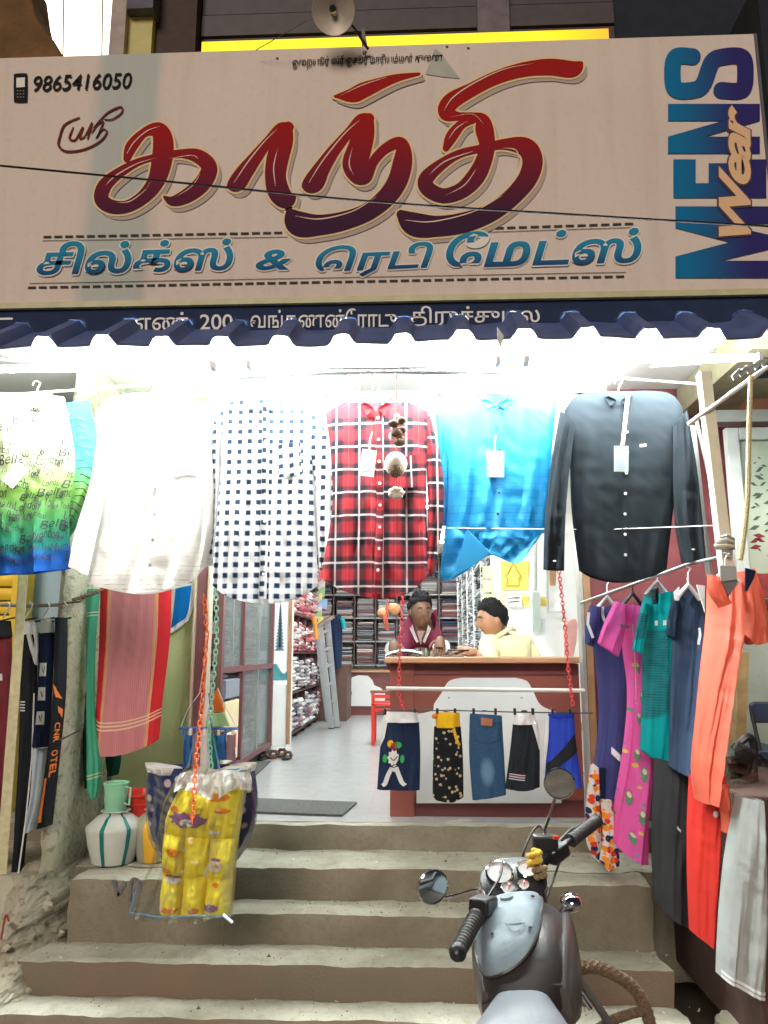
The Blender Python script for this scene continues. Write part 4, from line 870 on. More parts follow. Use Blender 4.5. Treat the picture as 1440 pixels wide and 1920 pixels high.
for (a, b, c, d, m_, l_) in ((.34, .28, .26, .055, prp, 1), (.36, .30, .10, .030, whq, 0), (.20, .52, .10, .03, orp, 1), (.80, .60, .09, .04, whq, 0), (.80, .60, .05, .022, orp, 0), (.80, .55, .07, .012, prp, 0), (.20, .70, .12, .016, prp, 0), (.20, .725, .12, .018, whq, 0), (.12, .66, .07, .02, orp, 1), (.55, .93, .07, .025, orp, 0), (.78, .90, .10, .03, prp, 1), (.18, .93, .14, .02, orp, 1), (.82, .74, .05, .015, orp, 0), (.70, .10, .16, .03, orp, 0), (.78, .20, .10, .02, orp, 1), (.10, .22, .08, .02, orp, 1), (.72, .36, .07, .012, whq, 0)):
    ell('printed_figure', sf, a, b, c, d, m_, bed, lob=l_)
mb = MB()
for k in range(9):
    a = P(345+13*k, 1452+9*math.sin(k*.7), 3.50); mb.tube([a, a+Vector((.03, 0, .004))], .0035, 5)
mb.obj('piping', fab('teal_piping', (.05, .25, .33)), bed)
navyf = fab('navy_flower_cloth', (.03, .05, .17), transl=.1)
nx = NX(navyf); u, v, vv = nx.uv('met'); d_, cl = nx.vor(vv, 17); setcol(navyf, nx.mix(nx.m('SUBTRACT', 1.0, nx.step(d_, .30, .05)), (.025, .045, .16), nx.mix(.25, (.75, .72, .62), cl)))
b2 = thing('baby_bed_set', 'navy flower printed baby bedding in clear plastic behind the yellow one', 'bedding', P(380, 1500, 3.7))
cloth('quilt', [(280, 1436), (274, 1490), (284, 1570), (312, 1622)], [(476, 1436), (482, 1490), (474, 1560), (446, 1612)], 3.72, navyf, b2, bulge=.09, seed=33, nu=40, nv=34, fold=.02)
cloth('fleece_edge', [(272, 1430), (276, 1442)], [(342, 1440), (338, 1456)], 3.68, whp, b2, bulge=.06, fold=.015, seed=71, nu=20, nv=8); cloth('fleece_edge', [(430, 1434), (432, 1450)], [(482, 1430), (478, 1444)], 3.68, whp, b2, bulge=.06, fold=.015, seed=72, nu=20, nv=8)
film = bpy.data.materials.new('clear_plastic_film'); film.use_nodes = True; MATS['film'] = film
nt = film.node_tree; tr_ = nt.nodes.new('ShaderNodeBsdfTransparent'); gl = nt.nodes.new('ShaderNodeBsdfGlossy'); gl.inputs['Roughness'].default_value = .22; ms = nt.nodes.new('ShaderNodeMixShader'); fz = nt.nodes.new('ShaderNodeLayerWeight'); fz.inputs[0].default_value = .35
tr_.inputs[0].default_value = (.93, .94, .93, 1)
mp_ = nt.nodes.new('ShaderNodeMapRange'); mp_.inputs[3].default_value = .03; mp_.inputs[4].default_value = .40
nt.links.new(fz.outputs['Fresnel'], mp_.inputs[0]); nt.links.new(mp_.outputs[0], ms.inputs[0]); nt.links.new(tr_.outputs[0], ms.inputs[1]); nt.links.new(gl.outputs[0], ms.inputs[2]); nt.links.new(ms.outputs[0], nt.nodes['Material Output'].inputs[0])
tcn = nt.nodes.new('ShaderNodeTexCoord'); nz = nt.nodes.new('ShaderNodeTexNoise'); nz.inputs['Scale'].default_value = 24; nz.inputs['Detail'].default_value = 4; bpn = nt.nodes.new('ShaderNodeBump'); bpn.inputs['Distance'].default_value = .006; nt.links.new(tcn.outputs['Object'], nz.inputs['Vector']); nt.links.new(nz.outputs[0], bpn.inputs['Height']); nt.links.new(bpn.outputs[0], gl.inputs['Normal'])
cloth('plastic_bag', [(352, 1432), (308, 1500), (288, 1600), (262, 1670), (246, 1712)], [(472, 1440), (452, 1540), (444, 1620), (436, 1718)], 3.52, film, bed, bulge=.09, seed=35, fold=.02, nf=4, B=[(246, 1712), (300, 1718), (370, 1716), (436, 1718)])
cloth('plastic_bag', [(274, 1436), (272, 1500), (280, 1570), (312, 1608)], [(476, 1440), (484, 1500), (474, 1570), (446, 1612)], 3.70, film, b2, bulge=.13, seed=36, fold=.02, nf=4)
bst = M('blue_bag_strip', (.10, .22, .38), rough=.4)
mb = MB(); mb.tube([P(243, 1712, 3.50), P(300, 1720, 3.47), P(370, 1717, 3.46), (P(432, 1718, 3.48))], .004, 6); mb.tube([P(243, 1712, 3.50), P(250, 1690, 3.50), P(256, 1668, 3.5)], .004, 6); mb.obj('bag_seam', bst, bed)
mb = MB(); mb.tube([P(418, 1715, 3.46), P(436, 1730, 3.46)], .006, 6); mb.obj('bag_corner', tagw, bed)
# hanging strap of the yellow bag
mb = MB(); mb.tube([P(352, 1440, 3.55), P(366, 1380, 3.58), P(384, 1300, 3.6), P(392, 1300, 3.6), P(398, 1370, 3.58), P(412, 1445, 3.55)], .004, 6); mb.obj('strap', bst, bed)
def chain(name, label, pts, mat, lw=.010, ll=.026, alt=None, group=None):
    pl_ = [Vector(p) for p in pts]; L = sum((b-a).length for a, b in zip(pl_, pl_[1:])); n = int(L/(ll*.72)); t = thing(name, label, 'chain', pts[-1], group)
    def at(s):
        for a, b in zip(pl_, pl_[1:]):
            d = (b-a).length
            if s <= d: return a+(b-a)*(s/d), (b-a).normalized()
            s -= d
        return pl_[-1], (pl_[-1]-pl_[-2]).normalized()
    proto = None
    link = MB(); link.tube([(lw*.5*math.cos(k*math.pi/4), 0, ll*.5*math.sin(k*math.pi/4)) for k in range(8)], lw*.17, 5, closed=True)
    me = None
    for i in range(n):
        p, d = at(L*(i+.5)/n)
        R = d.to_track_quat('Z', 'Y').to_matrix().to_4x4() @ Matrix.Rotation((i % 2)*math.pi/2+.3*math.sin(i), 4, 'Z')
        if me is None: o = link.obj('link', mat(i) if callable(mat) else mat, t, base=None); me = o.data; 
        else: o = bpy.data.objects.new('link', me); COL.objects.link(o); o.parent = t; WPOS[o] = WPOS[t]
        if i == 0:
            for v_ in me.vertices: v_.co += WPOS[t]      # the link mesh is centred on its own origin
        o.matrix_local = Matrix.Translation(p-WPOS[t]) @ R
        if callable(mat):
            o.data = me; me.materials[0] = mat(0)
            o.material_slots[0].link = 'OBJECT'; o.material_slots[0].material = mat(i)
    return t
orc = M('orange_plastic', (.80, .12, .02), rough=.3, var=.03); mic = M('mint_chain_plastic', (.45, .85, .70), rough=.3, var=.03); rdc = M('coral_red_plastic', (.75, .07, .08), rough=.3, var=.03)
chain('plastic_chain', 'orange plastic chain hanging over the yellow baby bedding', [P(383, 1115, 3.50), P(388, 1190, 3.5), P(378, 1330, 3.48), P(366, 1450, 3.40), P(360, 1545, 3.36)], orc, .018, .032)
chain('plastic_chain', 'mint green plastic chain hanging beside the orange chain', [P(405, 1085, 3.56), P(406, 1200, 3.56), P(392, 1370, 3.56), P(396, 1440, 3.58)], mic, .019, .034)
clip = thing('clip_hanger', 'blue plastic clip hanger bar holding small packets behind the bedding', 'hanger', P(390, 1366, 3.62))
mb = MB(); mb.tube([P(336, 1365, 3.64), P(446, 1366, 3.60)], .006, 8); mb.obj('bar', M('blue_plastic', (.03, .13, .45), rough=.3), clip, smooth=True)
mb = MB(); mb.tube([P(338, 1364, 3.64), P(352, 1330, 3.62), P(374, 1300, 3.6), P(385, 1230, 3.58)], .002, 5); mb.tube([P(444, 1364, 3.6), P(425, 1330, 3.6), P(408, 1290, 3.58)], .002, 5); mb.obj('cord', MATS['white_string'], clip)
ors = fab('orange_packet', (.80, .22, .04)); lgs = fab('pale_green_packet', (.45, .68, .35))
mb = MB(); mb.prism([P(x, y, 3.66) for x, y in ((398, 1300), (408, 1292), (420, 1335), (390, 1335))], (0, .02, 0)); mb.obj('packet', ors, clip)
mb = MB(); mb.prism([P(x, y, 3.665) for x, y in ((390, 1338), (420, 1337), (430, 1362), (384, 1362))], (0, .02, 0)); mb.obj('packet', lgs, clip)
for k in range(8):
    x = 345+13*k; mb = MB(); mb.box(P(x, 1372, 3.62), (.010, .014, .03)); mb.obj('clip', (MATS['blue_plastic'], tagw)[k % 2], clip)
for k in range(6):
    x = 352+16*k; L_ = 60 if k < 4 else 45
    cloth('packet', [(x-7, 1378), (x-8, 1400), (x-9, 1378+L_)], [(x+8, 1378), (x+8, 1400), (x+10, 1380+L_)], 3.66+.01*(k % 2), (fab('blue_ribbon_cloth', (.05, .18, .45)), fab('mauve_cloth', (.35, .22, .25)), whp, fab('teal_cloth', (.02, .22, .22)))[k % 4], clip, bulge=.015, seed=40+k, nu=6, nv=8)
# ================================================================ NEIGHBOUR AT THE LEFT: RAIL OF TROUSERS
lw = M('light_blue_wall', (.36, .50, .60), rough=.8, var=.08, scale=5, bump=.1)
mb = MB(); mb.ab((-5, 4.95, .2), (px0-.002, 5.1, 3.5)); mb.obj('blue_wall', lw, label='light blue plastered wall of the neighbouring shop at the left', cat='wall')
sh = thing('rolling_shutter', 'yellow slatted shutter of the neighbouring shop at the left edge', 'shutter', (-2.6, 4.9, .75))
ylw = M('yellow_shutter_paint', (.75, .50, .03), rough=.45, var=.1, bump=.1)
a0, a1 = P(-140, 1300, 4.85).x, P(12, 1300, 4.85).x
for k in range(22):
    z = .85+.088*k; mb = MB(); mb.tube([(a0, 4.86, z), (a1, 4.86, z)], .040, 10); 
    for q in mb.v: q.y = 4.86+(q.y-4.86)*.5
    mb.obj('slat', ylw, sh, smooth=True)
mb = MB(); mb.ab((a1, 4.80, .75), (a1+.10, 4.90, 3.2)); bevel(mb.obj('guide_rail', ylw, sh), .005)
pole = thing('wooden_pole', 'leaning cream painted wooden pole at the left edge', 'pole', P(2, 1640, 3.72))
cpole = M('cream_pole_paint', (.60, .55, .33), rough=.6, var=.15, scale=30, bump=.3)
mb = MB(); mb.bar(P(44, 1075, 3.95), P(2, 1640, 3.72), .045, .045); bevel(mb.obj('shaft', cpole, pole), .004)
rl = thing('hanging_rail', 'rusty steel rail holding the trousers at the left', 'rail', P(60, 1135, 4.1))
mb = MB(); mb.tube([P(-60, 1132, 4.02), P(60, 1136, 4.04), P(110, 1134, 4.06)], .010, 8); mb.obj('rod', M('rusty_steel', (.22, .20, .18), rough=.6, metal=.4, var=.3, scale=40), rl, smooth=True)
for x in (14, 56, 88, 120):
    mb = MB(); mb.tube([P(x, 1128, 4.03), P(x+5, 1134, 4.02), P(x+2, 1142, 4.03), P(x-8, 1158, 4.05)], .004, 6); mb.obj('wire_hook', MATS['white_string'], rl)
    mb = MB(); mb.tube([P(x-22, 1166, 4.06), P(x+14, 1158, 4.06)], .005, 6); mb.obj('clip_bar', blkp, rl)
TG = 'trousers hanging at the left'
bk1 = fab('black_jersey', (.014, .017, .022), transl=.05, bump=.15); nvj = fab('navy_jersey', (.012, .022, .06), transl=.05); mrj = fab('maroon_jersey', (.17, .025, .035), transl=.05)
whj = fab('white_jersey', (.78, .79, .80), transl=.1); lbj = fab('pale_blue_jersey', (.52, .62, .72), transl=.1); orj = fab('orange_jersey', (.85, .25, .06), transl=.0)
t = thing('trousers', 'maroon track trousers with black waist at the left edge', 'trousers', P(0, 1400, 4.0), TG)
o, sf = cloth('leg_cloth', [(-46, 1192), (-44, 1400), (-40, 1610)], [(22, 1192), (20, 1400), (14, 1610)], 4.05, mrj, t, bulge=.03, seed=51, nu=18)
cloth('waistband', [(-40, 1164), (-44, 1194)], [(20, 1164), (23, 1194)], 4.04, bk1, t, bulge=.035, seed=52, nu=14, nv=4)
patch('badge', sf, [(.70, .17), (.84, .17), (.84, .20), (.70, .20)], whj, t, o=.005)
t = thing('trousers', 'black track trousers with white hooped waist behind the cream pole', 'trousers', P(50, 1400, 4.1), TG)
o, sf = cloth('leg_cloth', [(40, 1188), (36, 1400), (22, 1640)], [(72, 1190), (64, 1400), (42, 1645)], 4.12, bk1, t, bulge=.03, seed=53, nu=18)
cloth('waistband', [(40, 1164), (40, 1190)], [(66, 1164), (70, 1190)], 4.10, whj, t, bulge=.04, seed=54, nu=14, nv=4)
mb = MB(); mb.tube(pxp([(64, 1172, 4.07), (69, 1200, 4.06), (68, 1245, 4.06), (60, 1215, 4.07), (54, 1190, 4.07)], 4), .012, 7); mb.obj('white_trim', whj, t, smooth=True)
for k in range(4): strokeUV('emblem_stripe', sf, [(.12, .28+k*.012), (.5, .278+k*.012)], .02, whj, t, ar=8)
mb = MB(); mb.tube(pxp([(64, 1300, 4.07), (60, 1420, 4.07), (48, 1540, 4.07), (34, 1640, 4.07)], 4), .004, 5); mb.obj('side_piping', MATS['white_card'], t)
t = thing('trousers', 'pale blue trousers hanging below the navy pair with white patches', 'trousers', P(66, 1480, 4.14), TG)
cloth('leg_cloth', [(64, 1402), (54, 1500), (40, 1568)], [(90, 1402), (80, 1500), (68, 1552)], 4.14, lbj, t, bulge=.03, seed=55, nu=12)
t = thing('trousers', 'navy trousers with three white square patches and white waist', 'trousers', P(84, 1300, 4.08), TG)
o, sf = cloth('leg_cloth', [(74, 1186), (70, 1300), (60, 1400)], [(102, 1186), (98, 1300), (92, 1400)], 4.08, nvj, t, bulge=.035, seed=56, nu=14)
cloth('waistband', [(77, 1164), (76, 1188)], [(100, 1160), (101, 1186)], 4.07, whj, t, bulge=.035, seed=57, nu=10, nv=4)
for i, v0 in enumerate((.32, .53, .74)):
    patch('white_patch', sf, [(.32, v0-.055), (.80, v0-.055), (.80, v0+.06), (.32, v0+.06)], whj, t, o=.006)
    strokeUV('patch_print', sf, [(.5, v0-.02), (.62, v0+.03), (.68, v0-.03)], .02, nvj, t, o=.010, ar=4)
t = thing('trousers', 'black trousers with orange stripe and orange lettering next to the wall', 'trousers', P(104, 1400, 4.1), TG)
o, sf = cloth('leg_cloth', [(104, 1158), (100, 1300), (88, 1420), (70, 1554)], [(126, 1158), (124, 1290), (114, 1400), (98, 1546)], 4.05, bk1, t, bulge=.03, seed=58, nu=14)
patch('orange_patch', sf, [(.15, .31), (.5, .33), (.9, .39), (.5, .375)], orj, t, o=.006)
patch('orange_patch', sf, [(.7, .42), (.98, .44), (.98, .48), (.75, .45)], orj, t, o=.006)
for i, ch in enumerate('CNR OTEL'):
    if ch.strip(): text_on('printed_letter', ch, (lambda i: lambda a, b: sf(min(1, .62+.3*b), .50+.033*i+.028*a, .006))(i), orj, t, offset=.03)
strokeUV('side_stripe', sf, [(.42, .76), (.38, .85), (.33, .97)], .12, orj, t, ar=8, o=.006)
mb = MB(); mb.tube([P(112, 1388, 4.0), P(148, 1370, 4.12)], .004, 6); mb.obj('steel_hook', blkp, label='thin black rod poking out of the party wall beside the black trousers', cat='rod')
# ================================================================ COUNTER
redb = M('red_brown_laminate', (.22, .062, .045), rough=.35, var=.10, scale=3)
redb2 = M('dark_maroon_laminate', (.15, .04, .036), rough=.35, var=.10, scale=3)
topw = M('tan_wood_top', (.50, .25, .13), rough=.35, var=.12, scale=6)
whl = M('white_laminate', (.78, .78, .76), rough=.25, var=.02)
def cface(px_, Y): return P(px_, 1400, Y).x
cY = 4.80; cx0, cx1 = cface(731, cY), cface(1092, cY)
ct = thing('counter', 'reddish brown shop counter with a curved white front panel', 'counter', ((cx0+cx1)/2, cY, F))
mb = MB(); mb.ab((cx0+.10, cY+.02, F), (cx1, cY+.62, F+.885)); mb.obj('body', redb2, ct)
mb = MB(); mb.ab((cx0, cY, F), (cx0+.145, cY+.60, F+.885)); bevel(mb.obj('side_pilaster', redb, ct), .003)
mb = MB(); mb.ab((cx0+.147, cY+.004, F+.82), (cx1, cY+.019, F+.885)); mb.obj('top_rail', redb2, ct)
mb = MB(); mb.ab((cx0+.147, cY+.006, F+.10), (cx1, cY+.019, F+.815)); mb.obj('front_board', redb, ct)
mb = MB(); mb.ab((cx0-.03, cY-.05, F+.888), (cx1+.01, cY+.66, F+.925)); bevel(mb.obj('counter_top', topw, ct), .006)
def panel_curve(x0, x1, yb, ysh, yt, xs0, xs1, Y):
    pts = [(x0, yb), (x0, ysh)]+[q[:2] for q in cr([(x0+8, ysh), (x0+30, ysh-6), (xs0-14, ysh-18), (xs0, yt+28), (xs0+14, yt+6), (xs0+38, yt)], 4)]+[q[:2] for q in cr([(xs1-34, yt), (xs1-12, yt+6), (xs1, yt+26), (xs1+14, ysh-16), (x1-10, ysh-3), (x1, ysh)], 4)]+[(x1, yb)]
    return [P(a, b, Y) for a, b in pts]
mb = MB(); mb.prism(panel_curve(781, 1053, 1506, 1338, 1271, 828, 1000, cY-.001), (0, .006, 0)); mb.obj('white_panel', whl, ct)
for x in (842, 978): mb = MB(); mb.ball(P(x, 1308, cY-.004), .007, .003, .005, 8, 5); mb.obj('panel_screw', grey, ct)
# things on the counter
zt = F+.925
paper = M('white_paper', (.80, .80, .78), rough=.7, var=.03)
def at_top(px_, Y): return Vector((P(px_, 1240, Y).x, Y, zt))
led = thing('open_ledger', 'open white ledger lying on the counter at its left end', 'book', at_top(758, 4.86))
a = at_top(722, 4.80); b_ = at_top(785, 4.95)
for k in range(3):
    mb = MB(); mb.grid(lambda u, v: (a.x+(b_.x-a.x)*u+.01*k, a.y+.16*v, zt+.006+.006*k+.018*math.sin(math.pi*u)**1+.012*v), 8, 4); mb.obj('page', paper, led, smooth=True)
for i, (px_, y, r, h, c_) in enumerate(((782, 4.9, .012, .050, (.20, .18, .12)), (791, 4.93, .010, .040, (.35, .33, .25)), (799, 4.9, .014, .055, (.10, .14, .10)), (810, 4.92, .013, .045, (.25, .20, .12)), (818, 4.90, .010, .035, (.08, .08, .08)))):
    c = at_top(px_, y); mb = MB(); mb.lathe([(0, 0), (r, 0), (r, h*.6), (r*.5, h*.75), (r*.45, h), (0, h)], c, 12)
    mb.obj('small_bottle', M('bottle_tone_%d' % i, c_, rough=.3), smooth=True, cat='bottle', group='small bottles on the counter', label=('brown small bottle at the left of the cluster on the counter', 'pale small bottle second from left in the counter cluster', 'dark green small bottle, tallest in the counter cluster', 'light brown small bottle right of the tallest on the counter', 'black short bottle at the right of the counter cluster')[i])
c = at_top(850, 4.9); mb = MB(); mb.box(c+Vector((0, 0, .006)), (.14, .07, .010)); bevel(mb.obj('dark_notebook', blkp, label='thin black notebook on the counter between the two men', cat='notebook'), .003)
# pink board chair back
t = thing('chair', 'chair with pale pink backrest standing behind the right end of the counter', 'chair', (P(1072, 1240, 5.45).x, 5.7, F))
pk = M('pale_pink_rexine', (.62, .36, .32), rough=.5, var=.1)
mb = MB(); mb.prism([P(x, y, 5.5) for x, y in ((1058, 1170), (1064, 1162), (1080, 1160), (1084, 1170), (1082, 1200), (1074, 1238), (1060, 1260))], (0, .05, 0)); bevel(mb.obj('backrest', pk, t), .01)
cc = P(1058, 1250, 5.7)
mb = MB(); mb.box((cc.x-.12, 5.74, F+.45), (.42, .42, .05)); bevel(mb.obj('seat', pk, t), .01)
for sx in (-1, 1):
    for sy in (-1, 1): mb = MB(); mb.tube([(cc.x-.12+.18*sx, 5.74+.18*sy, F), (cc.x-.12+.18*sx, 5.74+.18*sy, F+.43)], .012, 8); mb.obj('leg', blkp, t)
# ================================================================ PEOPLE
def head_mesh(mb, c, yaw, tilt, s=1.0):
    """head 0.23 m tall with brow, nose, lips, chin and ears; faces -Y turned by yaw"""
    R = Matrix.Rotation(yaw, 3, 'Z') @ Matrix.Rotation(tilt, 3, 'X'); n, m = 28, 22; b0 = len(mb.v)
    for i in range(m+1):
        t = math.pi*i/m
        for k in range(n):
            a = 2*math.pi*k/n; x = math.sin(t)*math.sin(a); y = -math.sin(t)*math.cos(a); z = math.cos(t)
            p = Vector((x*.076, y*.098, z*.118))
            if z < 0: p.x *= 1-.30*(-z)**1.5; p.y = p.y*(1-.18*(-z))-.012*(-z) if y < 0 else p.y*(1-.40*(-z))
            front = max(0, -y)
            ax = abs(p.x)
            p.y -= .024*math.exp(-(p.x/.011)**2)*math.exp(-((p.z+.016)/.018)**2)*front+.010*math.exp(-(p.x/.010)**2)*math.exp(-((p.z-.012)/.022)**2)*front
            p.y += .010*math.exp(-((ax-.030)/.014)**2)*math.exp(-((p.z-.016)/.012)**2)*front
            p.y -= .006*math.exp(-((p.z-.036)/.010)**2)*math.exp(-(ax/.05)**2)*front
            p.y -= .007*math.exp(-(p.x/.022)**2)*math.exp(-((p.z+.054)/.007)**2)*front+.006*math.exp(-(p.x/.020)**2)*math.exp(-((p.z+.067)/.006)**2)*front-.004*math.exp(-(p.x/.024)**2)*math.exp(-((p.z+.060)/.003)**2)*front
            p.y -= .008*math.exp(-(p.x/.02)**2)*math.exp(-((p.z+.097)/.014)**2)*front
            mb.v.append(Vector(c)+R @ (p*s))
    mb.addf([(b0+i*n+k, b0+(i+1)*n+k, b0+(i+1)*n+(k+1) % n, b0+i*n+(k+1) % n) for i in range(m) for k in range(n)])
    for sx in (-1, 1): mb.ball(Vector(c)+R @ Vector((sx*.076*s, .010, -.004)), .010, .022, .032, 10, 7, R=R)
    return R
def hair_mesh(c, R, vol, s=1.0, fringe=.3, seed=0):
    mb = MB(); n, m = 40, 20
    def fn(u, v):
        a = 2*math.pi*u; fr = max(0, math.cos(a)); lim = 1.60+.60*max(0, -math.cos(a))-.68*fr**.7+.16*noise.noise(Vector((math.cos(a)*2.5, math.sin(a)*2.5, seed))); side = abs(math.sin(a)); t = lim*v
        x = math.sin(t)*math.sin(a); y = -math.sin(t)*math.cos(a); z = math.cos(t)
        k = 1+vol*(.6+.5*noise.noise(Vector((x*5+seed, y*5, z*5)))+.35*noise.noise(Vector((x*18+seed, y*18, z*9))))
        k = 1+(k-1)*min(1, (1-v)*3.2+.12)+.012
        return Vector(c)+R @ (Vector((x*.080*k, y*.101*k+.004, z*.121*k+.004+fringe*.02*max(0, z)))*s)
    mb.grid(fn, n, m); return mb
def skin_body(name, nodes, edges, mat, parent, extra=None, root=0):
    me = bpy.data.meshes.new(name); o0 = WPOS[parent]
    me.from_pydata([tuple(Vector(p)-o0) for p, r in nodes], edges, []); o = bpy.data.objects.new(name, me); COL.objects.link(o); me.materials.append(mat)
    sk = o.modifiers.new('skin', 'SKIN'); sk.use_smooth_shade = True
    for i, (p, r) in enumerate(nodes):
        rr = r if isinstance(r, tuple) else (r, r); me.skin_vertices[0].data[i].radius = rr; me.skin_vertices[0].data[i].use_root = (i == root)
    ss = o.modifiers.new('sub', 'SUBSURF'); ss.levels = 2; ss.render_levels = 2
    dg = bpy.context.evaluated_depsgraph_get(); dg.update(); ev = o.evaluated_get(dg); m2 = bpy.data.meshes.new_from_object(ev)
    bpy.data.objects.remove(o); mb = MB(); b = mb.addv([v.co+o0 for v in m2.vertices]); mb.addf([tuple(p.vertices) for p in m2.polygons], b); bpy.data.meshes.remove(m2)
    return mb
def hand(mb, w_, d, up, s=1.0, curl=.5, side=1):
    """palm + four unequal fingers + thumb, wrist at w_, pointing along d"""
    d = Vector(d).normalized(); up = Vector(up).normalized(); x = d.cross(up).normalized()*side
    mb.tube([w_, w_+d*.03*s, w_+d*.065*s, w_+d*.088*s], [.024*s, .034*s, .038*s, .030*s], 10)
    for i, (o_, L) in enumerate(((-.030, .066), (-.010, .076), (.010, .072), (.029, .056))):
        a = w_+d*.08*s+x*o_*s; p1 = a+(d*math.cos(curl*.5)-up*math.sin(curl*.5))*L*.45*s; p2 = p1+(d*math.cos(curl*1.4)-up*math.sin(curl*1.4))*L*.32*s; p3 = p2+(d*math.cos(curl*2.1)-up*math.sin(curl*2.1))*L*.23*s
        mb.tube([a, p1, p2, p3], [.0098*s, .009*s, .008*s, .0062*s], 7)
    a = w_+d*.025*s-x*.030*s; mb.tube([a, a+(d*.7-x*.7)*.032*s, a+(d*.95-x*.6)*.060*s], [.012*s, .010*s, .0075*s], 7)
def person(label, base, nodes, edges, hands, hc, hyaw, htilt, skinc, hairc, shirtm, shirt_nodes, shirt_edges, cuffm, trouserm, group=None, vol=.10, collarm=None, seed=0, cuffs=()):
    t = thing('person', label, 'person', base, group)
    body = skin_body('body', nodes, edges, skinc, t); R = head_mesh(body, hc, hyaw, htilt)
    for h in hands: hand(body, *h)
    body.obj('body', skinc, t, smooth=True)
    hair_mesh(hc, R, vol, seed=seed).obj('hair', hairc, t, smooth=True, recalc=True)
    for sx in (-1, 1):
        mb = MB(); mb.ball(Vector(hc)+R @ Vector((sx*.030, -.081, .012)), .0105, .007, .0048, 10, 7, R=R); e = mb.obj('eye', M('eye_white', (.30, .25, .22), rough=.3, var=0), t, smooth=True)
        mb = MB(); mb.ball(Vector(hc)+R @ Vector((sx*.030, -.0868, .0115)), .0050, .002, .0045, 8, 5, R=R); mb.obj('iris', blkp, e, smooth=True)
        mb = MB(); mb.tube([Vector(hc)+R @ Vector((sx*.014, -.094, .033)), Vector(hc)+R @ Vector((sx*.030, -.094, .038)), Vector(hc)+R @ Vector((sx*.046, -.084, .032))], [.003, .004, .002], 6); mb.obj('eyebrow', hairc, t)
    mb = MB(); mb.tube([Vector(hc)+R @ Vector((x, -.086+abs(x)*.35, -.060+.002*math.cos(x*90))) for x in (-.024, -.012, 0, .012, .024)], [.002, .0045, .0055, .0045, .002], 6); mb.obj('lips', M('lip_tone', (.16, .06, .045), rough=.5), t, smooth=True)
    skin_body('shirt', shirt_nodes, shirt_edges, shirtm, t).obj('shirt', shirtm, t, smooth=True)
    skin_body('trousers', *trouserm[:2], trouserm[2], t).obj('trousers', trouserm[2], t, smooth=True)
    for a, b_, r in cuffs: mb = MB(); mb.tube([a, b_], [r, r*1.06], 14); mb.obj('cuff', cuffm, t, smooth=True)
    return t, R
V = Vector
dks = M('dark_brown_skin', (.125, .058, .034), rough=.5, var=.1, scale=20); mds = M('brown_skin', (.36, .19, .11), rough=.5, var=.06, scale=20)
hairm = M('black_hair', (.006, .005, .006), rough=.7, var=.2, bump=.5, bscale=300, spec=.15)
mar = fab('maroon_shirt_cloth', (.11, .014, .035), transl=0, bump=.4, bscale=30); yel2 = fab('pale_yellow_shirt_cloth', (.74, .72, .44), transl=0, bump=.4, bscale=30)
dtr = fab('dark_trouser_cloth', (.02, .022, .03), transl=0)
# man 1 : maroon shirt, standing behind the counter leaning both hands on it
h1 = P(788, 1146, 5.55); x1 = h1.x; y1 = 5.60; zs = P(788, 1184, y1).z
lh, rh = V((P(738, 1228, 5.22).x, 5.16, zt+.10)), V((P(826, 1225, 5.22).x, 5.16, zt+.12))
lsh, rsh = V((x1-.118, y1, zs-.050)), V((x1+.118, y1, zs-.050)); le, re = V((x1-.185, y1-.14, zs-.26)), V((x1+.155, y1-.14, zs-.26))
N = [(V((x1, y1+.05, F+.92)), (.125, .10)), (V((x1, y1+.02, F+1.15)), (.10, .09)), (V((x1, y1, zs-.10)), (.085, .062)), (V((x1, y1-.01, zs+.0)), .058), (V((x1, y1-.03, zs+.07)), .052), (V((x1, h1.y-.0, h1.z-.02)), .05),
     (lsh, .040), (le, .033), (lh, .026), (rsh, .040), (re, .033), (rh, .026), (V((x1-.1, y1+.05, F+.48)), .06), (V((x1-.11, y1+.05, F+.06)), .045), (V((x1+.1, y1+.05, F+.48)), .06), (V((x1+.11, y1+.05, F+.06)), .045)]
E_ = [(0, 1), (1, 2), (2, 3), (3, 4), (4, 5), (2, 6), (6, 7), (7, 8), (2, 9), (9, 10), (10, 11), (0, 12), (12, 13), (0, 14), (14, 15)]
SN = [(V((x1, y1+.05, F+.90)), (.15, .12)), (V((x1, y1+.02, F+1.15)), (.125, .115)), (V((x1, y1, zs-.10)), (.150, .120)), (V((x1, y1, zs-.025)), (.088, .085)), (lsh, .078), (le, .062), (le.lerp(lh, .62), .050), (rsh, .078), (re, .062), (re.lerp(rh, .62), .050)]
SE = [(0, 1), (1, 2), (2, 3), (2, 4), (4, 5), (5, 6), (2, 7), (7, 8), (8, 9)]
TR = ([(V((x1, y1+.05, F+.86)), (.17, .13)), (V((x1-.1, y1+.05, F+.46)), .085), (V((x1-.11, y1+.05, F+.04)), .075), (V((x1+.1, y1+.05, F+.46)), .085), (V((x1+.11, y1+.05, F+.04)), .075)], [(0, 1), (1, 2), (0, 3), (3, 4)], dtr)
m1, R1 = person('man in a maroon shirt with rolled white cuffs leaning on the counter', (x1, y1, F), N, E_, [(lh, V((.1, -.5, -.75)), V((0, -.75, .5)), 1.0, .35, 1), (rh, V((-.1, -.5, -.75)), V((0, -.75, .5)), 1.0, .35, -1)],
    (h1.x, h1.y, h1.z-.005), .32, .12, dks, hairm, mar, SN, SE, whitef, TR, vol=.26, seed=3, cuffs=[(le.lerp(lh, .55), le.lerp(lh, .74), .056), (re.lerp(rh, .55), re.lerp(rh, .74), .056)])
nk = V((x1, y1-.06, zs))
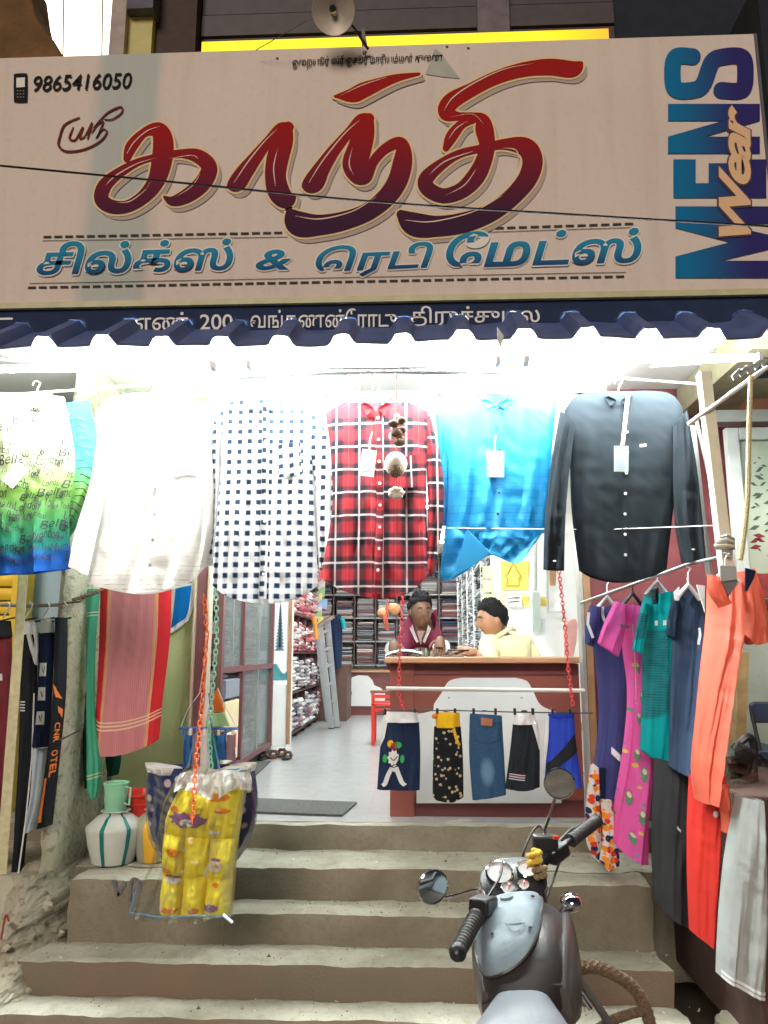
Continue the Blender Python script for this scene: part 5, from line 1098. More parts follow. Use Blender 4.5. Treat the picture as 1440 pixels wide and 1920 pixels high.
for sx in (-1, 1):
    mb = MB(); mb.prism([nk+V((sx*.055, .02, .045)), nk+V((sx*.075, -.03, .015)), nk+V((sx*.028, -.075, -.085)), nk+V((sx*.014, -.07, -.075)), nk+V((sx*.045, -.01, .0))], (0, -.010, .003)); mb.obj('collar_leaf', fab('grey_white_trim', (.5, .46, .46)), m1)
mb = MB(); mb.prism([nk+V((-.026, -.085, .0)), nk+V((.026, -.085, .0)), nk+V((.0, -.105, -.10))], (0, -.002, 0)); mb.obj('open_neck', dks, m1)
mb = MB(); mb.tube([nk+V((0, -.108, -.12)), nk+V((0, -.115, -.30)), nk+V((.005, -.105, -.45))], .004, 5); mb.obj('button_band', mar, m1)
# man 2 : pale yellow shirt, head in profile looking left and down at his phone
h2 = P(922, 1162, 5.36); x2 = P(948, 1200, 5.42).x; y2 = 5.46; z2 = P(940, 1197, 5.42).z
lw2 = V((P(893, 1228, 5.24).x, 5.22, zt+.030)); ls, rs = V((x2-.12, y2-.10, z2-.04)), V((x2+.15, y2+.06, z2-.05)); l_e, r_e = V((x2-.14, y2-.22, z2-.26)), V((x2+.24, y2-.04, z2-.30)); rw2 = V((P(880, 1229, 5.3).x, 5.32, zt+.035))
N = [(V((x2+.03, y2+.02, F+.50)), (.16, .13)), (V((x2+.03, y2+.02, F+.75)), (.14, .12)), (V((x2+.01, y2, z2-.12)), (.14, .12)), (V((x2-.01, y2-.01, z2-.0)), .062), (V((x2-.06, y2-.04, z2+.08)), .056), (V((h2.x+.02, h2.y, h2.z-.03)), .05),
     (ls, .060), (l_e, .042), (lw2, .027), (rs, .062), (r_e, .044), (rw2, .027), (V((x2-.06, y2-.12, F+.50)), .075), (V((x2-.10, y2-.13, F+.06)), .05), (V((x2+.12, y2-.12, F+.50)), .075), (V((x2+.12, y2-.13, F+.06)), .05)]
SN = [(V((x2+.03, y2+.02, F+.46)), (.19, .16)), (V((x2+.03, y2+.02, F+.75)), (.17, .145)), (V((x2+.01, y2, z2-.12)), (.17, .14)), (V((x2-.005, y2, z2-.01)), (.080, .075)), (ls, .088), (l_e, .066), (l_e.lerp(lw2, .80), .046), (rs, .092), (r_e, .070), (r_e.lerp(rw2, .80), .046)]
TR = ([(V((x2+.03, y2+.02, F+.44)), (.18, .15)), (V((x2-.07, y2-.16, F+.44)), .09), (V((x2-.10, y2-.13, F+.04)), .07), (V((x2+.13, y2-.16, F+.44)), .09), (V((x2+.12, y2-.13, F+.04)), .07)], [(0, 1), (1, 2), (0, 3), (3, 4)], dtr)
m2, R2 = person('man in a pale yellow shirt seated in profile looking at his phone', (x2, y2, F), N, E_, [(lw2, V((-1, -.1, .02)), V((0, -.25, 1)), .95, .55, -1), (rw2, V((-1, -.2, .05)), V((0, -.2, 1)), .95, .6, 1)],
    (h2.x, h2.y, h2.z), -1.30, .20, mds, hairm, yel2, SN, SE, yel2, TR, vol=.24, seed=9)
mb = MB(); mb.tube([(h2.x+.03, h2.y-.06, h2.z-.11), (x2-.05, y2-.12, z2+.02), (x2+.03, y2-.08, z2+.07), (x2+.07, y2+.0, z2+.06)], [.012, .018, .018, .012], 8); mb.obj('collar', yel2, m2, smooth=True)
mb = MB(); mb.box(lw2+V((-.12, -.01, .012)), (.14, .07, .010)); bevel(mb.obj('mobile_phone', blkp, label='black mobile phone held by the man in the yellow shirt', cat='phone'), .003)
t = thing('stool', 'plain stool under the man in the yellow shirt', 'stool', (x2+.03, y2, F))
mb = MB(); mb.lathe([(0, .40), (.17, .40), (.18, .38), (.17, .35), (0, .35)], (x2+.03, y2+.05, F), 20); mb.obj('seat', redpl, t)
for k in range(4): a = k*math.pi/2+.7; mb = MB(); mb.tube([(x2+.03+.11*math.cos(a), y2+.05+.11*math.sin(a), F+.35), (x2+.03+.17*math.cos(a), y2+.05+.17*math.sin(a), F)], .018, 8); mb.obj('leg', redpl, t)
# ================================================================ RED CHAINS, WHITE ROD AND THE ROW OF SHORTS
chain('plastic_chain', 'coral red plastic chain hanging at the left end of the counter', [P(756, 1105, 4.25), P(750, 1220, 4.25), P(747, 1300, 4.25), P(757, 1330, 4.25)], rdc, .018, .030, group='red chains before the counter')
chain('plastic_chain', 'coral red plastic chain hanging at the right end of the counter', [P(1047, 1060, 4.2), P(1060, 1180, 4.2), P(1066, 1260, 4.2), P(1074, 1322, 4.2)], rdc, .018, .030, group='red chains before the counter')
mb = MB(); mb.tube([P(724, 1291, 4.22), P(1096, 1295, 4.22)], .011, 10); mb.obj('white_rod', M('white_pvc', (.78, .77, .74), rough=.35, var=.03), smooth=True, label='horizontal white rod hanging across the front of the counter', cat='rod')
coco = thing('hanging_coconuts', 'two brown round gourds with an orange tassel hanging left of the maroon shirted man', 'charm', P(727, 1160, 4.9))
for (x, y, r) in ((717, 1150, .035), (738, 1142, .042)): mb = MB(); mb.ball(P(x, y, 4.9), r, r, r*.9, 14, 9); mb.obj('gourd', M('orange_brown_gourd', (.42, .19, .08), rough=.6, var=.3), coco, smooth=True)
mb = MB(); mb.tube([P(728, 1060, 4.9), P(727, 1130, 4.9), P(722, 1160, 4.88), P(727, 1182, 4.88)], [.003, .006, .018, .010], 8); mb.obj('tassel', M('rust_thread', (.32, .06, .03), rough=.9), coco)
wr = thing('clip_wire', 'thin black wire with clips carrying the five pairs of shorts', 'wire', P(900, 1333, 4.25))
mb = MB(); mb.tube([P(712, 1333, 4.26), P(850, 1332, 4.24), P(960, 1335, 4.24), P(1112, 1337, 4.24)], .0035, 6); mb.obj('wire', blkp, wr)
for x in (722, 778, 820, 853, 888, 929, 965, 999, 1036, 1068): mb = MB(); mb.box(P(x, 1334, 4.23), (.014, .020, .034)); bevel(mb.obj('clip', blkp, wr), .002)
for x in (836, 908, 983): mb = MB(); mb.ball(P(x, 1333, 4.23), .018, .006, .005, 8, 4); mb.obj('clip_centre', blkp, wr)
GS = 'shorts hanging before the counter'
YS = 4.24
t = thing('shorts', 'navy shorts with white waist and a colourful print on one leg', 'shorts', P(747, 1410, YS), GS)
o, sf = cloth('leg_cloth', [(716, 1352), (712, 1410), (707, 1480)], [(786, 1352), (788, 1410), (787, 1481)], YS, nvj, t, bulge=.03, seed=61, nu=24, fold=.006)
cloth('waistband', [(722, 1334), (716, 1354)], [(783, 1336), (786, 1354)], YS-.004, whj, t, bulge=.034, seed=62, nu=16, nv=4)
patch('side_panel', sf, [(.0, 0), (.16, 0), (.10, .24), (.0, .38)], whj, t, o=.006)
gp = fab('green_print', (.05, .45, .12)); yp = fab('yellow_print', (.85, .50, .02)); mp2 = fab('maroon_print', (.28, .02, .05)); bpnt = fab('black_print_cloth', (.01, .01, .01))
for (a, b, c, d, m_, l_) in ((.36, .36, .10, .06, mp2, 1), (.26, .32, .08, .055, yp, 0), (.44, .34, .10, .05, gp, 1), (.14, .54, .06, .06, gp, 1), (.56, .54, .05, .06, gp, 1), (.34, .52, .13, .11, whj, 1), (.40, .68, .08, .05, whj, 0)):
    ell('printed_figure', sf, a, b, c, d, m_, t, lob=l_, o=.006+.001*b)
strokeUV('printed_figure', sf, [(.33, .66), (.24, .78), (.18, .9), (.12, .93)], .055, whj, t, ar=2.4); strokeUV('printed_figure', sf, [(.42, .66), (.50, .78), (.58, .88), (.66, .92)], .055, whj, t, ar=2.4)
strokeUV('printed_line', sf, [(.28, .52), (.36, .56), (.44, .50)], .012, bpnt, t, ar=2, o=.009); strokeUV('printed_line', sf, [(.26, .64), (.36, .66), (.46, .64)], .014, bpnt, t, ar=2, o=.009)
strokeUV('drawstring', sf, [(.62, .0), (.63, .12), (.62, .2)], .012, blkp, t, ar=2)
t = thing('shorts', 'black shorts with small cream flowers and a yellow waist', 'shorts', P(842, 1410, YS), GS)
fl = fab('black_cream_flower', (.015, .018, .02)); nx = NX(fl); u, v, vv = nx.uv('met'); d_, cl = nx.vor(vv, 38); n_ = nx.noise(vv, 120, 3)
setcol(fl, nx.mix(nx.m('SUBTRACT', 1.0, nx.step(nx.m('ADD', d_, nx.m('MULTIPLY', n_, .25)), .40, .04)), (.012, .014, .018), (.62, .50, .30)))
o, sf = cloth('leg_cloth', [(814, 1362), (812, 1420), (811, 1490)], [(864, 1362), (868, 1420), (869, 1494)], YS, fl, t, B=[(811, 1490), (820, 1500), (850, 1502), (869, 1494)], bulge=.03, seed=63, nu=22, fold=.006)
cloth('waistband', [(816, 1336), (817, 1364)], [(862, 1336), (863, 1364)], YS-.003, fab('yellow_cotton', (.85, .52, .02)), t, bulge=.033, seed=64, nu=14, nv=6)
strokeUV('yellow_trim', sf, [(.72, .02), (.80, .16), (.90, .26)], .05, MATS['yellow_cotton'], t, ar=2.4)
mb = MB(); mb.ball(P(815, 1343, YS-.03), .016, .006, .014, 10, 6); mb.obj('tag', orp, t)
t = thing('shorts', 'blue denim shorts with a faded patch and brown label', 'shorts', P(914, 1410, YS), GS)
den = fab('blue_denim', (.03, .085, .17), transl=0, bump=.4); nx = NX(den); u, v, vv = nx.uv('nor'); 
du = nx.m('DIVIDE', nx.m('SUBTRACT', u, .48), .20); dv = nx.m('DIVIDE', nx.m('SUBTRACT', v, .68), .17); dd = nx.m('ADD', nx.m('MULTIPLY', du, du), nx.m('MULTIPLY', dv, dv)); fd = nx.m('SUBTRACT', 1.0, nx.step(dd, .7, .6)); mu, mv, m2v = nx.uv('met'); nn = nx.noise(m2v, 60, 5)
setcol(den, nx.mix(nx.m('MULTIPLY', fd, .8), nx.mix(nn, (.018, .055, .12), (.045, .11, .21)), (.16, .30, .44)))
o, sf = cloth('leg_cloth', [(881, 1338), (880, 1370), (880, 1420), (886, 1500)], [(941, 1342), (943, 1380), (946, 1430), (949, 1490)], YS, den, t, bulge=.032, seed=65, nu=24, fold=.005)
patch('waistband', sf, [(.02, .0), (.98, .0), (.98, .075), (.02, .075)], den, t, o=.005, m=3)
patch('leather_label', sf, [(.33, .03), (.68, .04), (.67, .13), (.33, .12)], M('brown_leather', (.40, .15, .08), rough=.7), t, o=.010)
for q in ([(.05, .30), (.5, .34), (.95, .28)], [(.05, .60), (.3, .62)], [(.1, .17), (.16, .30), (.4, .32)]): strokeUV('crease_seam', sf, q, .006, M('denim_seam', (.012, .03, .07), var=0), t, ar=2.6)
t = thing('shorts', 'black shorts with a white curved side and a small striped flag print', 'shorts', P(980, 1410, YS), GS)
o, sf = cloth('leg_cloth', [(962, 1356), (955, 1420), (947, 1478)], [(1008, 1356), (1012, 1400), (1012, 1476)], YS, bk1, t, B=[(947, 1478), (975, 1482), (1000, 1478), (1012, 1476)], bulge=.03, seed=67, nu=24, fold=.009)
cloth('waistband', [(966, 1336), (962, 1358)], [(1002, 1340), (1008, 1358)], YS-.004, whj, t, bulge=.034, seed=68, nu=16, nv=4)
patch('white_side_panel', sf, [(.74, .0), (1.0, .0), (1.0, .42), (.96, .40)], whj, t, o=.006)
for k, m_ in enumerate((whj, fab('red_print', (.6, .03, .04)), whj, MATS['blue_plastic'], whj)): strokeUV('flag_stripe', sf, [(.05, .76+.018*k), (.28, .758+.018*k), (.52, .765+.018*k)], .010 if k % 2 else .014, m_, t, ar=2.4, o=.006)
t = thing('shorts', 'royal blue shorts with a black diagonal band and white side', 'shorts', P(1052, 1410, YS), GS)
roy = fab('royal_blue_jersey', (.03, .07, .52), transl=.1)
o, sf = cloth('leg_cloth', [(1028, 1338), (1026, 1400), (1020, 1472)], [(1076, 1338), (1081, 1400), (1092, 1476)], YS, roy, t, bulge=.032, seed=69, nu=24, fold=.008)
cloth('white_side', [(1023, 1345), (1020, 1390), (1016, 1440)], [(1030, 1342), (1028, 1390), (1022, 1440)], YS-.01, whj, t, bulge=.012, seed=70, nu=6, nv=10)
patch('black_band', sf, [(.0, .70), (.95, .26), (1.0, .50), (.02, .84)], bk1, t, o=.006, n=12)
patch('waistband', sf, [(.0, .0), (1.0, .0), (1.0, .05), (.0, .05)], fab('deep_blue_rib', (.02, .045, .35)), t, o=.006, m=2)
# ================================================================ INTERIOR FITTINGS
slabm = attr_mat('folded_cloth', .85)
darkshelf = M('dark_brown_shelf', (.07, .035, .03), rough=.5, var=.15)
def stacks(name, parent, origin, along, depthv, n, H, per, pal, cw, seed, th=.022, fill=.9, jit=.02):
    """one column of shelves full of folded garments -> one joined piece of stuff"""
    rnd = random.Random(seed); mb = MB(); o0 = Vector(origin); a = Vector(along); d = Vector(depthv)
    for i in range(n):
        zz = 0; tgt = H*rnd.uniform(fill*.85, fill); bc_ = rnd.choice(pal)
        while zz < tgt-th:
            t_ = th*rnd.uniform(.7, 1.3); w_ = cw*rnd.uniform(.80, .95); dd = rnd.uniform(.0, jit); c = rnd.choice(pal) if rnd.random() < .6 else bc_
            k = rnd.uniform(.8, 1.15); mb.cc = tuple(min(.9, x*k) for x in c)
            ctr = o0+a*(i*cw+cw/2+rnd.uniform(-.01, .01))+d*(.16+dd)+Vector((0, 0, zz+t_/2)); hx = a*w_/2; hy = d*.16; hz = Vector((0, 0, t_*.46)); rd = Vector((0, 0, t_*.2))
            b = mb.addv([ctr-hx-hy*.92-hz, ctr+hx-hy*.92-hz, ctr+hx*1.02-hy*1.06, ctr-hx*1.02-hy*1.06, ctr-hx-hy*.92+hz, ctr+hx-hy*.92+hz+rd*rnd.uniform(-1, 1), ctr-hx+hy+hz, ctr+hx+hy+hz, ctr-hx+hy-hz, ctr+hx+hy-hz])
            mb.addf([(0, 1, 2, 3), (3, 2, 5, 4), (4, 5, 7, 6), (6, 7, 9, 8), (0, 3, 4, 6, 8), (1, 9, 7, 5, 2)], b); zz += t_
    return mb.obj(name, slabm, parent, kind='stuff')
greys = [(.75, .75, .76), (.6, .62, .64), (.42, .44, .47), (.03, .035, .04), (.10, .11, .13), (.8, .8, .78), (.25, .27, .3), (.7, .72, .74)]
mixd = [(.30, .28, .30), (.62, .58, .55), (.28, .22, .24), (.5, .48, .5), (.06, .08, .15), (.65, .62, .60), (.20, .13, .15), (.36, .36, .40), (.12, .16, .15), (.7, .66, .6), (.3, .12, .12)]
pinks = [(.62, .18, .20), (.75, .55, .55), (.5, .10, .13), (.78, .74, .72), (.6, .3, .3)]
packs = [(.74, .74, .76), (.62, .60, .64), (.50, .46, .48), (.35, .18, .22), (.68, .66, .64), (.15, .14, .16), (.75, .7, .68)]
# -- right hand shelf unit running to the back
xs = P(925, 1100, 6.62).x
u_ = thing('shelf_unit', 'tall shelving packed with white and black folded cloth behind the two men', 'shelves', (xs+.2, 9.5, F))
for k in range(8):
    z = F+.08+.30*k
    if k: mb = MB(); mb.ab((xs, 6.72, z-.012), (xs+.36, 12.4, z)); mb.obj('shelf_board', whl, u_)
    if k < 7: stacks('folded_cloths', u_, (xs+.0, 6.75, z+.002), (0, 1, 0), (1, 0, 0), 21, .28, 0, greys, .268, 100+k, th=.026, fill=.99)
for k in range(6):
    y = 6.715+1.13*k; mb = MB(); mb.ab((xs-.008, y, F), (xs+.37, y+.022, F+2.5)); mb.obj('side_board', whl, u_)
# -- back shelves with low counter
bY = 13.45; bx0, bx1 = P(585, 1200, bY).x, P(905, 1200, bY).x
u_ = thing('shelf_unit', 'back wall shelving stacked with folded garments above a low counter', 'shelves', (0, bY, F))
ncol = 8; cwid = (bx1-bx0)/ncol
for r_ in range(6):
    z = F+.75+.40*r_
    mb = MB(); mb.ab((bx0, bY+.0, z-.02), (bx1, bY+.42, z)); mb.obj('shelf_board', M('pale_shelf_edge', (.42, .40, .40), rough=.5), u_)
    if r_ < 5:
        for c_ in range(ncol): stacks('folded_clothes', u_, (bx0+c_*cwid+.03, bY+.0, z+.001), (1, 0, 0), (0, 1, 0), 1, .37, 0, mixd, cwid-.05, 200+r_*10+c_, th=.030, fill=.96)
for c_ in range(ncol+1): mb = MB(); mb.ab((bx0+c_*cwid-.012, bY-.004, F+.7), (bx0+c_*cwid+.012, bY+.40, F+2.75)); mb.obj('side_board', darkshelf, u_)
bc0, bc1, bY2 = P(628, 1290, 12.3).x, 1.0, 12.3
t = thing('counter', 'low back counter with a curved white panel near the rear shelves', 'counter', (0, bY2, F))
hz = P(650, 1257, bY2).z
mb = MB(); mb.ab((bc0, bY2+.02, F), (bc1, bY2+.6, hz-.03)); mb.obj('body', redb2, t)
mb = MB(); mb.ab((bc0-.03, bY2-.02, hz-.028), (bc1, bY2+.62, hz)); mb.obj('counter_top', topw, t)
mb = MB(); mb.prism([P(x, y, bY2-.002) for x, y in [(657, 1324), (657, 1312), (660, 1300), (656, 1285), (660, 1270), (672, 1266), (690, 1267), (698, 1275), (702, 1285), (714, 1290), (722, 1300), (722, 1324)]], (0, .015, 0)); mb.obj('white_panel', whl, t)
# -- left side brown cabinet at the back
mb = MB(); a = P(596, 1300, 11.2).x; b_ = P(650, 1300, 11.2).x; mb.ab((a-.2, 11.2, F), (b_, 12.0, F+.78)); bevel(mb.obj('brown_cabinet', M('brown_cabinet_wood', (.12, .06, .045), rough=.5, var=.2), label='low brown cabinet at the back left behind the ladder', cat='cabinet'), .005)
# -- glass fronted cabinet at the left
gxp = -1.36
def PX(px_, py_, X):     # point on the plane x = X
    r = ray(px_, py_); t_ = X/r.x; return Vector((X, r.y*t_, CZ+r.z*t_))
g = thing('glass_cabinet', 'maroon framed glass cabinet with sliding doors along the left wall', 'cabinet', (gxp-.2, 6.3, F))
yA, yB, yC, yD = PX(414, 1250, gxp).y, PX(455, 1250, gxp).y, PX(510, 1250, gxp).y, PX(542, 1250, gxp).y
zr = PX(455, 1253, gxp).z; zb = PX(457, 1420, gxp).z; zt2 = F+2.35
glass = bpy.data.materials.new('dusty_glass'); glass.use_nodes = True; nt = glass.node_tree
gb = nt.nodes['Principled BSDF']; gb.inputs['Base Color'].default_value = (.35, .38, .38, 1); gb.inputs['Roughness'].default_value = .12; ttr = nt.nodes.new('ShaderNodeBsdfTransparent'); ttr.inputs[0].default_value = (.80, .86, .85, 1); mxs = nt.nodes.new('ShaderNodeMixShader'); mxs.inputs[0].default_value = .42
nt.links.new(ttr.outputs[0], mxs.inputs[1]); nt.links.new(gb.outputs[0], mxs.inputs[2]); nt.links.new(mxs.outputs[0], nt.nodes['Material Output'].inputs[0])
for i, y in enumerate((yA, yB, yC)):
    mb = MB(); mb.ab((gxp-.03, y-.03, (zb-.04)), (gxp+.012, y+.03, zt2)); bevel(mb.obj('frame_post', maroon, g), .003)
for z in (zb-.02, zr, zt2): 
    mb = MB(); mb.ab((gxp-.028, yA, z-.022), (gxp+.010, yC, z+.022)); mb.obj('frame_rail', maroon, g)
mb = MB(); mb.ab((gxp-.40, yA-.02, zb-.05), (gxp-.03, yC, zb-.03)); mb.obj('base_board', maroon, g)
mb = MB(); mb.ab((gxp-.42, yA-.03, F), (gxp-.40, yC, zt2)); mb.obj('back_board', M('grey_green_board', (.30, .34, .33), rough=.7), g)
for (ya, yb_, za, zb_) in ((yB+.03, yC-.03, zr+.022, zt2-.02), (yB+.03, yC-.03, zb, zr-.022), (yA+.03, yB-.03, zr+.022, zt2-.02)):
    mb = MB(); mb.ab((gxp-.012, ya, za), (gxp-.006, (ya+yb_)/2+.02, zb_)); mb.obj('glass_pane', glass, g)
    mb = MB(); mb.ab((gxp-.022, (ya+yb_)/2-.02, za), (gxp-.016, yb_, zb_)); mb.obj('glass_pane', glass, g)
    mb = MB(); mb.ab((gxp-.005, (ya+yb_)/2-.008, za), (gxp+.001, (ya+yb_)/2+.014, zb_)); mb.obj('door_edge', M('aluminium_trim', (.6, .6, .6), rough=.3, metal=.8), g)
for k, z in enumerate((zb-.01, zb+.42, zr+.05, zr+.45, zr+.85)):
    mb = MB(); mb.ab((gxp-.38, yA+.05, z-.01), (gxp-.05, yC-.04, z)); mb.obj('shelf_board', darkshelf if k else maroon, g)
    stacks('stored_cloths', g, (gxp-.04, yA+.10, z+.001), (0, 1, 0), (-1, 0, 0), int((yC-yA-.15)/.3), .34, 0, [(.10, .12, .12), (.45, .47, .5), (.2, .22, .25), (.6, .6, .62), (.3, .1, .12), (.08, .18, .16)], .30, 300+k, th=.03, fill=.9)
# boxes in the open lower bay
for k, (z0, c_, h) in enumerate(((zr-.20, (.18, .20, .24), .13), (zr-.42, (.70, .58, .36), .20), (zr-.64, (.75, .66, .48), .20))):
    p0 = PX(420+0*k, 1300, gxp+.01).y; mb = MB(); mb.ab((gxp-.16, yA+.05, z0), (gxp+.03, yA+.05+.42, z0+h)); bevel(mb.obj('carton', M('carton_%d' % k, c_, rough=.8, var=.1), smooth=False, label=('dark small carton on the lower bay shelf of the glass cabinet', 'tan carton in the middle of the open lower bay', 'pale yellow carton at the bottom of the open lower bay')[k], cat='box', group='cartons in the lower cabinet bay'), .004)
mb = MB(); mb.ab((gxp+.031, yA+.16, zr-.56), (gxp+.034, yA+.40, zr-.46)); mb.obj('red_label', redpl, g)
# pillar with white posters
ppx = (gxp, yC+.04)
t = thing('pillar', 'narrow inner pillar carrying a tree poster and a plain white panel', 'pillar', (gxp, yC+.3, F))
mb = MB(); mb.ab((-1.80, yC+.05, F), (gxp+.0, yD+.25, 3.3)); mb.obj('shaft', wallw, t)
pw0, pw1 = P(510, 1200, yC+.04).x, P(541, 1200, yC+.04).x
mb = MB(); mb.ab((pw0, yC+.02, P(525, 1400, yC).z), (pw1, yC+.045, P(525, 1284, yC).z)); bevel(mb.obj('white_panel', whl, t), .003)
mb = MB(); mb.ab((pw0, yC+.02, P(525, 1276, yC).z), (pw1, yC+.045, P(525, 1120, yC).z)); mb.obj('poster', paper, t)
pz0, pz1 = P(525, 1276, yC).z, P(525, 1120, yC).z
mb = MB()
for k in range(14):
    z = pz0+(pz1-pz0)*(.38+.04*k); w_ = (.05-.0032*k)*1.0; c = (pw0+pw1)/2; mb.prism([(c-w_, yC+.017, z-.02), (c+w_, yC+.017, z-.02), (c, yC+.017, z+.04)], (0, .001, 0))
mb.obj('poster_tree', M('blue_grey_ink', (.10, .17, .22), var=.2), t, kind='stuff')
mb = MB(); mb.grid(lambda u, v: (pw0+(pw1-pw0)*u, yC+.017, pz0+(pz1-pz0)*(v*(.14+.06*math.sin(u*6)))), 12, 3); mb.obj('poster_ground', M('teal_ink', (.06, .25, .28), var=.3, scale=20), t)
mb = MB(); mb.ab((pw1+.001, yC+.0, F+.12), (pw1+.03, yC+.06, 3.2)); mb.obj('edge_strip', wood, t)
# left shelves with pink and white bundles
lx = -1.40
u_ = thing('shelf_unit', 'left wall shelving with pink and white wrapped bundles beyond the posters', 'shelves', (lx, 9.6, F))
y0_, y1_ = yD+.3, yD+3.3; ncl = 5; cl_ = (y1_-y0_)/ncl
for r_, (z, pal, th) in enumerate(((F+.08, packs, .05), (F+.52, packs, .045), (F+.96, pinks, .05), (F+1.40, pinks, .05), (F+1.84, pinks, .05))):
    mb = MB(); mb.ab((lx-.35, y0_, z-.02), (lx+.02, y1_, z)); mb.obj('shelf_board', darkshelf, u_)
    for c_ in range(ncl): stacks('wrapped_bundles', u_, (lx+.03, y0_+c_*cl_+.02, z), (0, 1, 0), (-1, 0, 0), 2, .42, 0, pal, cl_/2-.01, 400+r_*9+c_, th=th, fill=.97, jit=.05)
for c_ in range(ncl+1): mb = MB(); mb.ab((lx-.35, y0_+c_*cl_-.012, F), (lx+.0, y0_+c_*cl_+.012, F+2.3)); mb.obj('side_board', darkshelf, u_)
# hanging packets beyond
for k in range(8):
    x, y = 598+random.uniform(-6, 12), 1098+11*k
    mb = MB(); a = P(x, y, 10.9); mb.prism([a+V((-.07, 0, -.07)), a+V((.07, .01, -.08)), a+V((.08, 0, .06)), a+V((-.06, .01, .07))], (0, .02, 0))
    mb.obj('hanging_packet', M(('pale_packet', 'green_packet', 'yellow_packet', 'sky_packet')[k % 4], ((.6, .6, .6), (.3, .5, .25), (.7, .65, .2), (.3, .45, .7))[k % 4], rough=.4), cat='packet', group='packets hanging above the ladder', label='%s plastic packet, %s of the column hanging above the ladder' % (('pale grey', 'green', 'yellow', 'sky blue')[k % 4], 'in the upper half' if k < 4 else 'in the lower half'))
# ladder
al = M('aluminium', (.62, .64, .65), rough=.3, metal=.7, var=.05)
ld = thing('ladder', 'folded aluminium step ladder leaning at the left shelves', 'ladder', PZ(628, 1365, F))
f1 = PZ(622, 1366, F); f2 = PZ(633, 1364, F); 
for i, (a_, b_) in enumerate((((600, 1172), (621, 1364)), ((614, 1164), (632, 1362)), ((594, 1176), (616, 1352)))):
    A = P(*a_, 9.4+.1*i); B = P(*b_, 10.1+.05*i); mb = MB(); mb.bar(A, B, .07, .025); bevel(mb.obj('rail', al, ld), .003)
for k in range(6):
    v = (k+.5)/6; A = P(600+21*v, 1172+192*v, 9.38+.7*v); B = P(614+18*v, 1164+198*v, 9.46+.7*v); mb = MB(); mb.bar(A, B, .05, .02); mb.obj('step', al, ld)
mb = MB(); mb.bar(P(590, 1178, 9.35), P(624, 1156, 9.5), .09, .04); bevel(mb.obj('top_cap', M('grey_brown_plastic', (.16, .12, .11), rough=.5), ld), .005)
mb = MB(); mb.tube([P(588, 1155, 9.3), P(592, 1180, 9.3), P(593, 1198, 9.3)], .03, 8); mb.obj('folding_stay', M('amber_plastic', (.55, .22, .03), rough=.4), ld)
for f_ in (f1, f2): mb = MB(); mb.box(f_+V((0, 0, .02)), (.07, .05, .045)); mb.obj('foot', blkp, ld)
# mannequin torso with navy tee
t = thing('display_shirt', 'dark navy and teal shirt displayed on a stand behind the ladder', 'shirt', P(628, 1250, 11.0))
cloth('body', [(616, 1156), (614, 1200), (616, 1258)], [(640, 1152), (642, 1200), (640, 1252)], 11.0, nvj, t, bulge=.12, seed=81, nu=12, nv=12, fold=.02)
cloth('sleeve', [(636, 1156), (638, 1170), (639, 1178)], [(646, 1160), (649, 1172), (649, 1180)], 10.98, fab('teal_sleeve', (.02, .35, .36)), t, bulge=.06, seed=82, nu=6, nv=6)
mb = MB(); q = P(628, 1250, 11.1); mb.tube([(q.x, 11.1, F), (q.x, 11.1, q.z+.1)], .02, 8); mb.obj('stand', blkp, t)
# red chair by the counter end
t = thing('chair', 'red plastic chair with brown back edge by the left end of the counter', 'chair', PZ(715, 1398, F))
rc = PZ(712, 1398, F); zz = P(700, 1300, rc.y).z
mb = MB(); mb.ab((rc.x-.09, rc.y, F), (rc.x-.055, rc.y+.035, zz)); bevel(mb.obj('leg', redpl, t), .004)
mb = MB(); mb.ab((rc.x+.26, rc.y, F), (rc.x+.295, rc.y+.035, zz)); bevel(mb.obj('leg', redpl, t), .004)
for dx_ in (-.09, .26): mb = MB(); mb.ab((rc.x+dx_, rc.y+.38, F), (rc.x+dx_+.035, rc.y+.415, F+.42)); bevel(mb.obj('leg', redpl, t), .004)
mb = MB(); mb.ab((rc.x-.09, rc.y+.0, F+.40), (rc.x+.30, rc.y+.42, F+.43)); bevel(mb.obj('seat', redpl, t), .006)
for z in (zz-.05, zz-.12, zz-.19): mb = MB(); mb.ab((rc.x-.052, rc.y+.004, z), (rc.x+.258, rc.y+.022, z+.035)); mb.obj('back_slat', redpl, t)
mb = MB(); mb.ab((rc.x-.10, rc.y-.005, zz), (rc.x+.30, rc.y+.04, zz+.03)); bevel(mb.obj('back_rail', redb, t), .004)
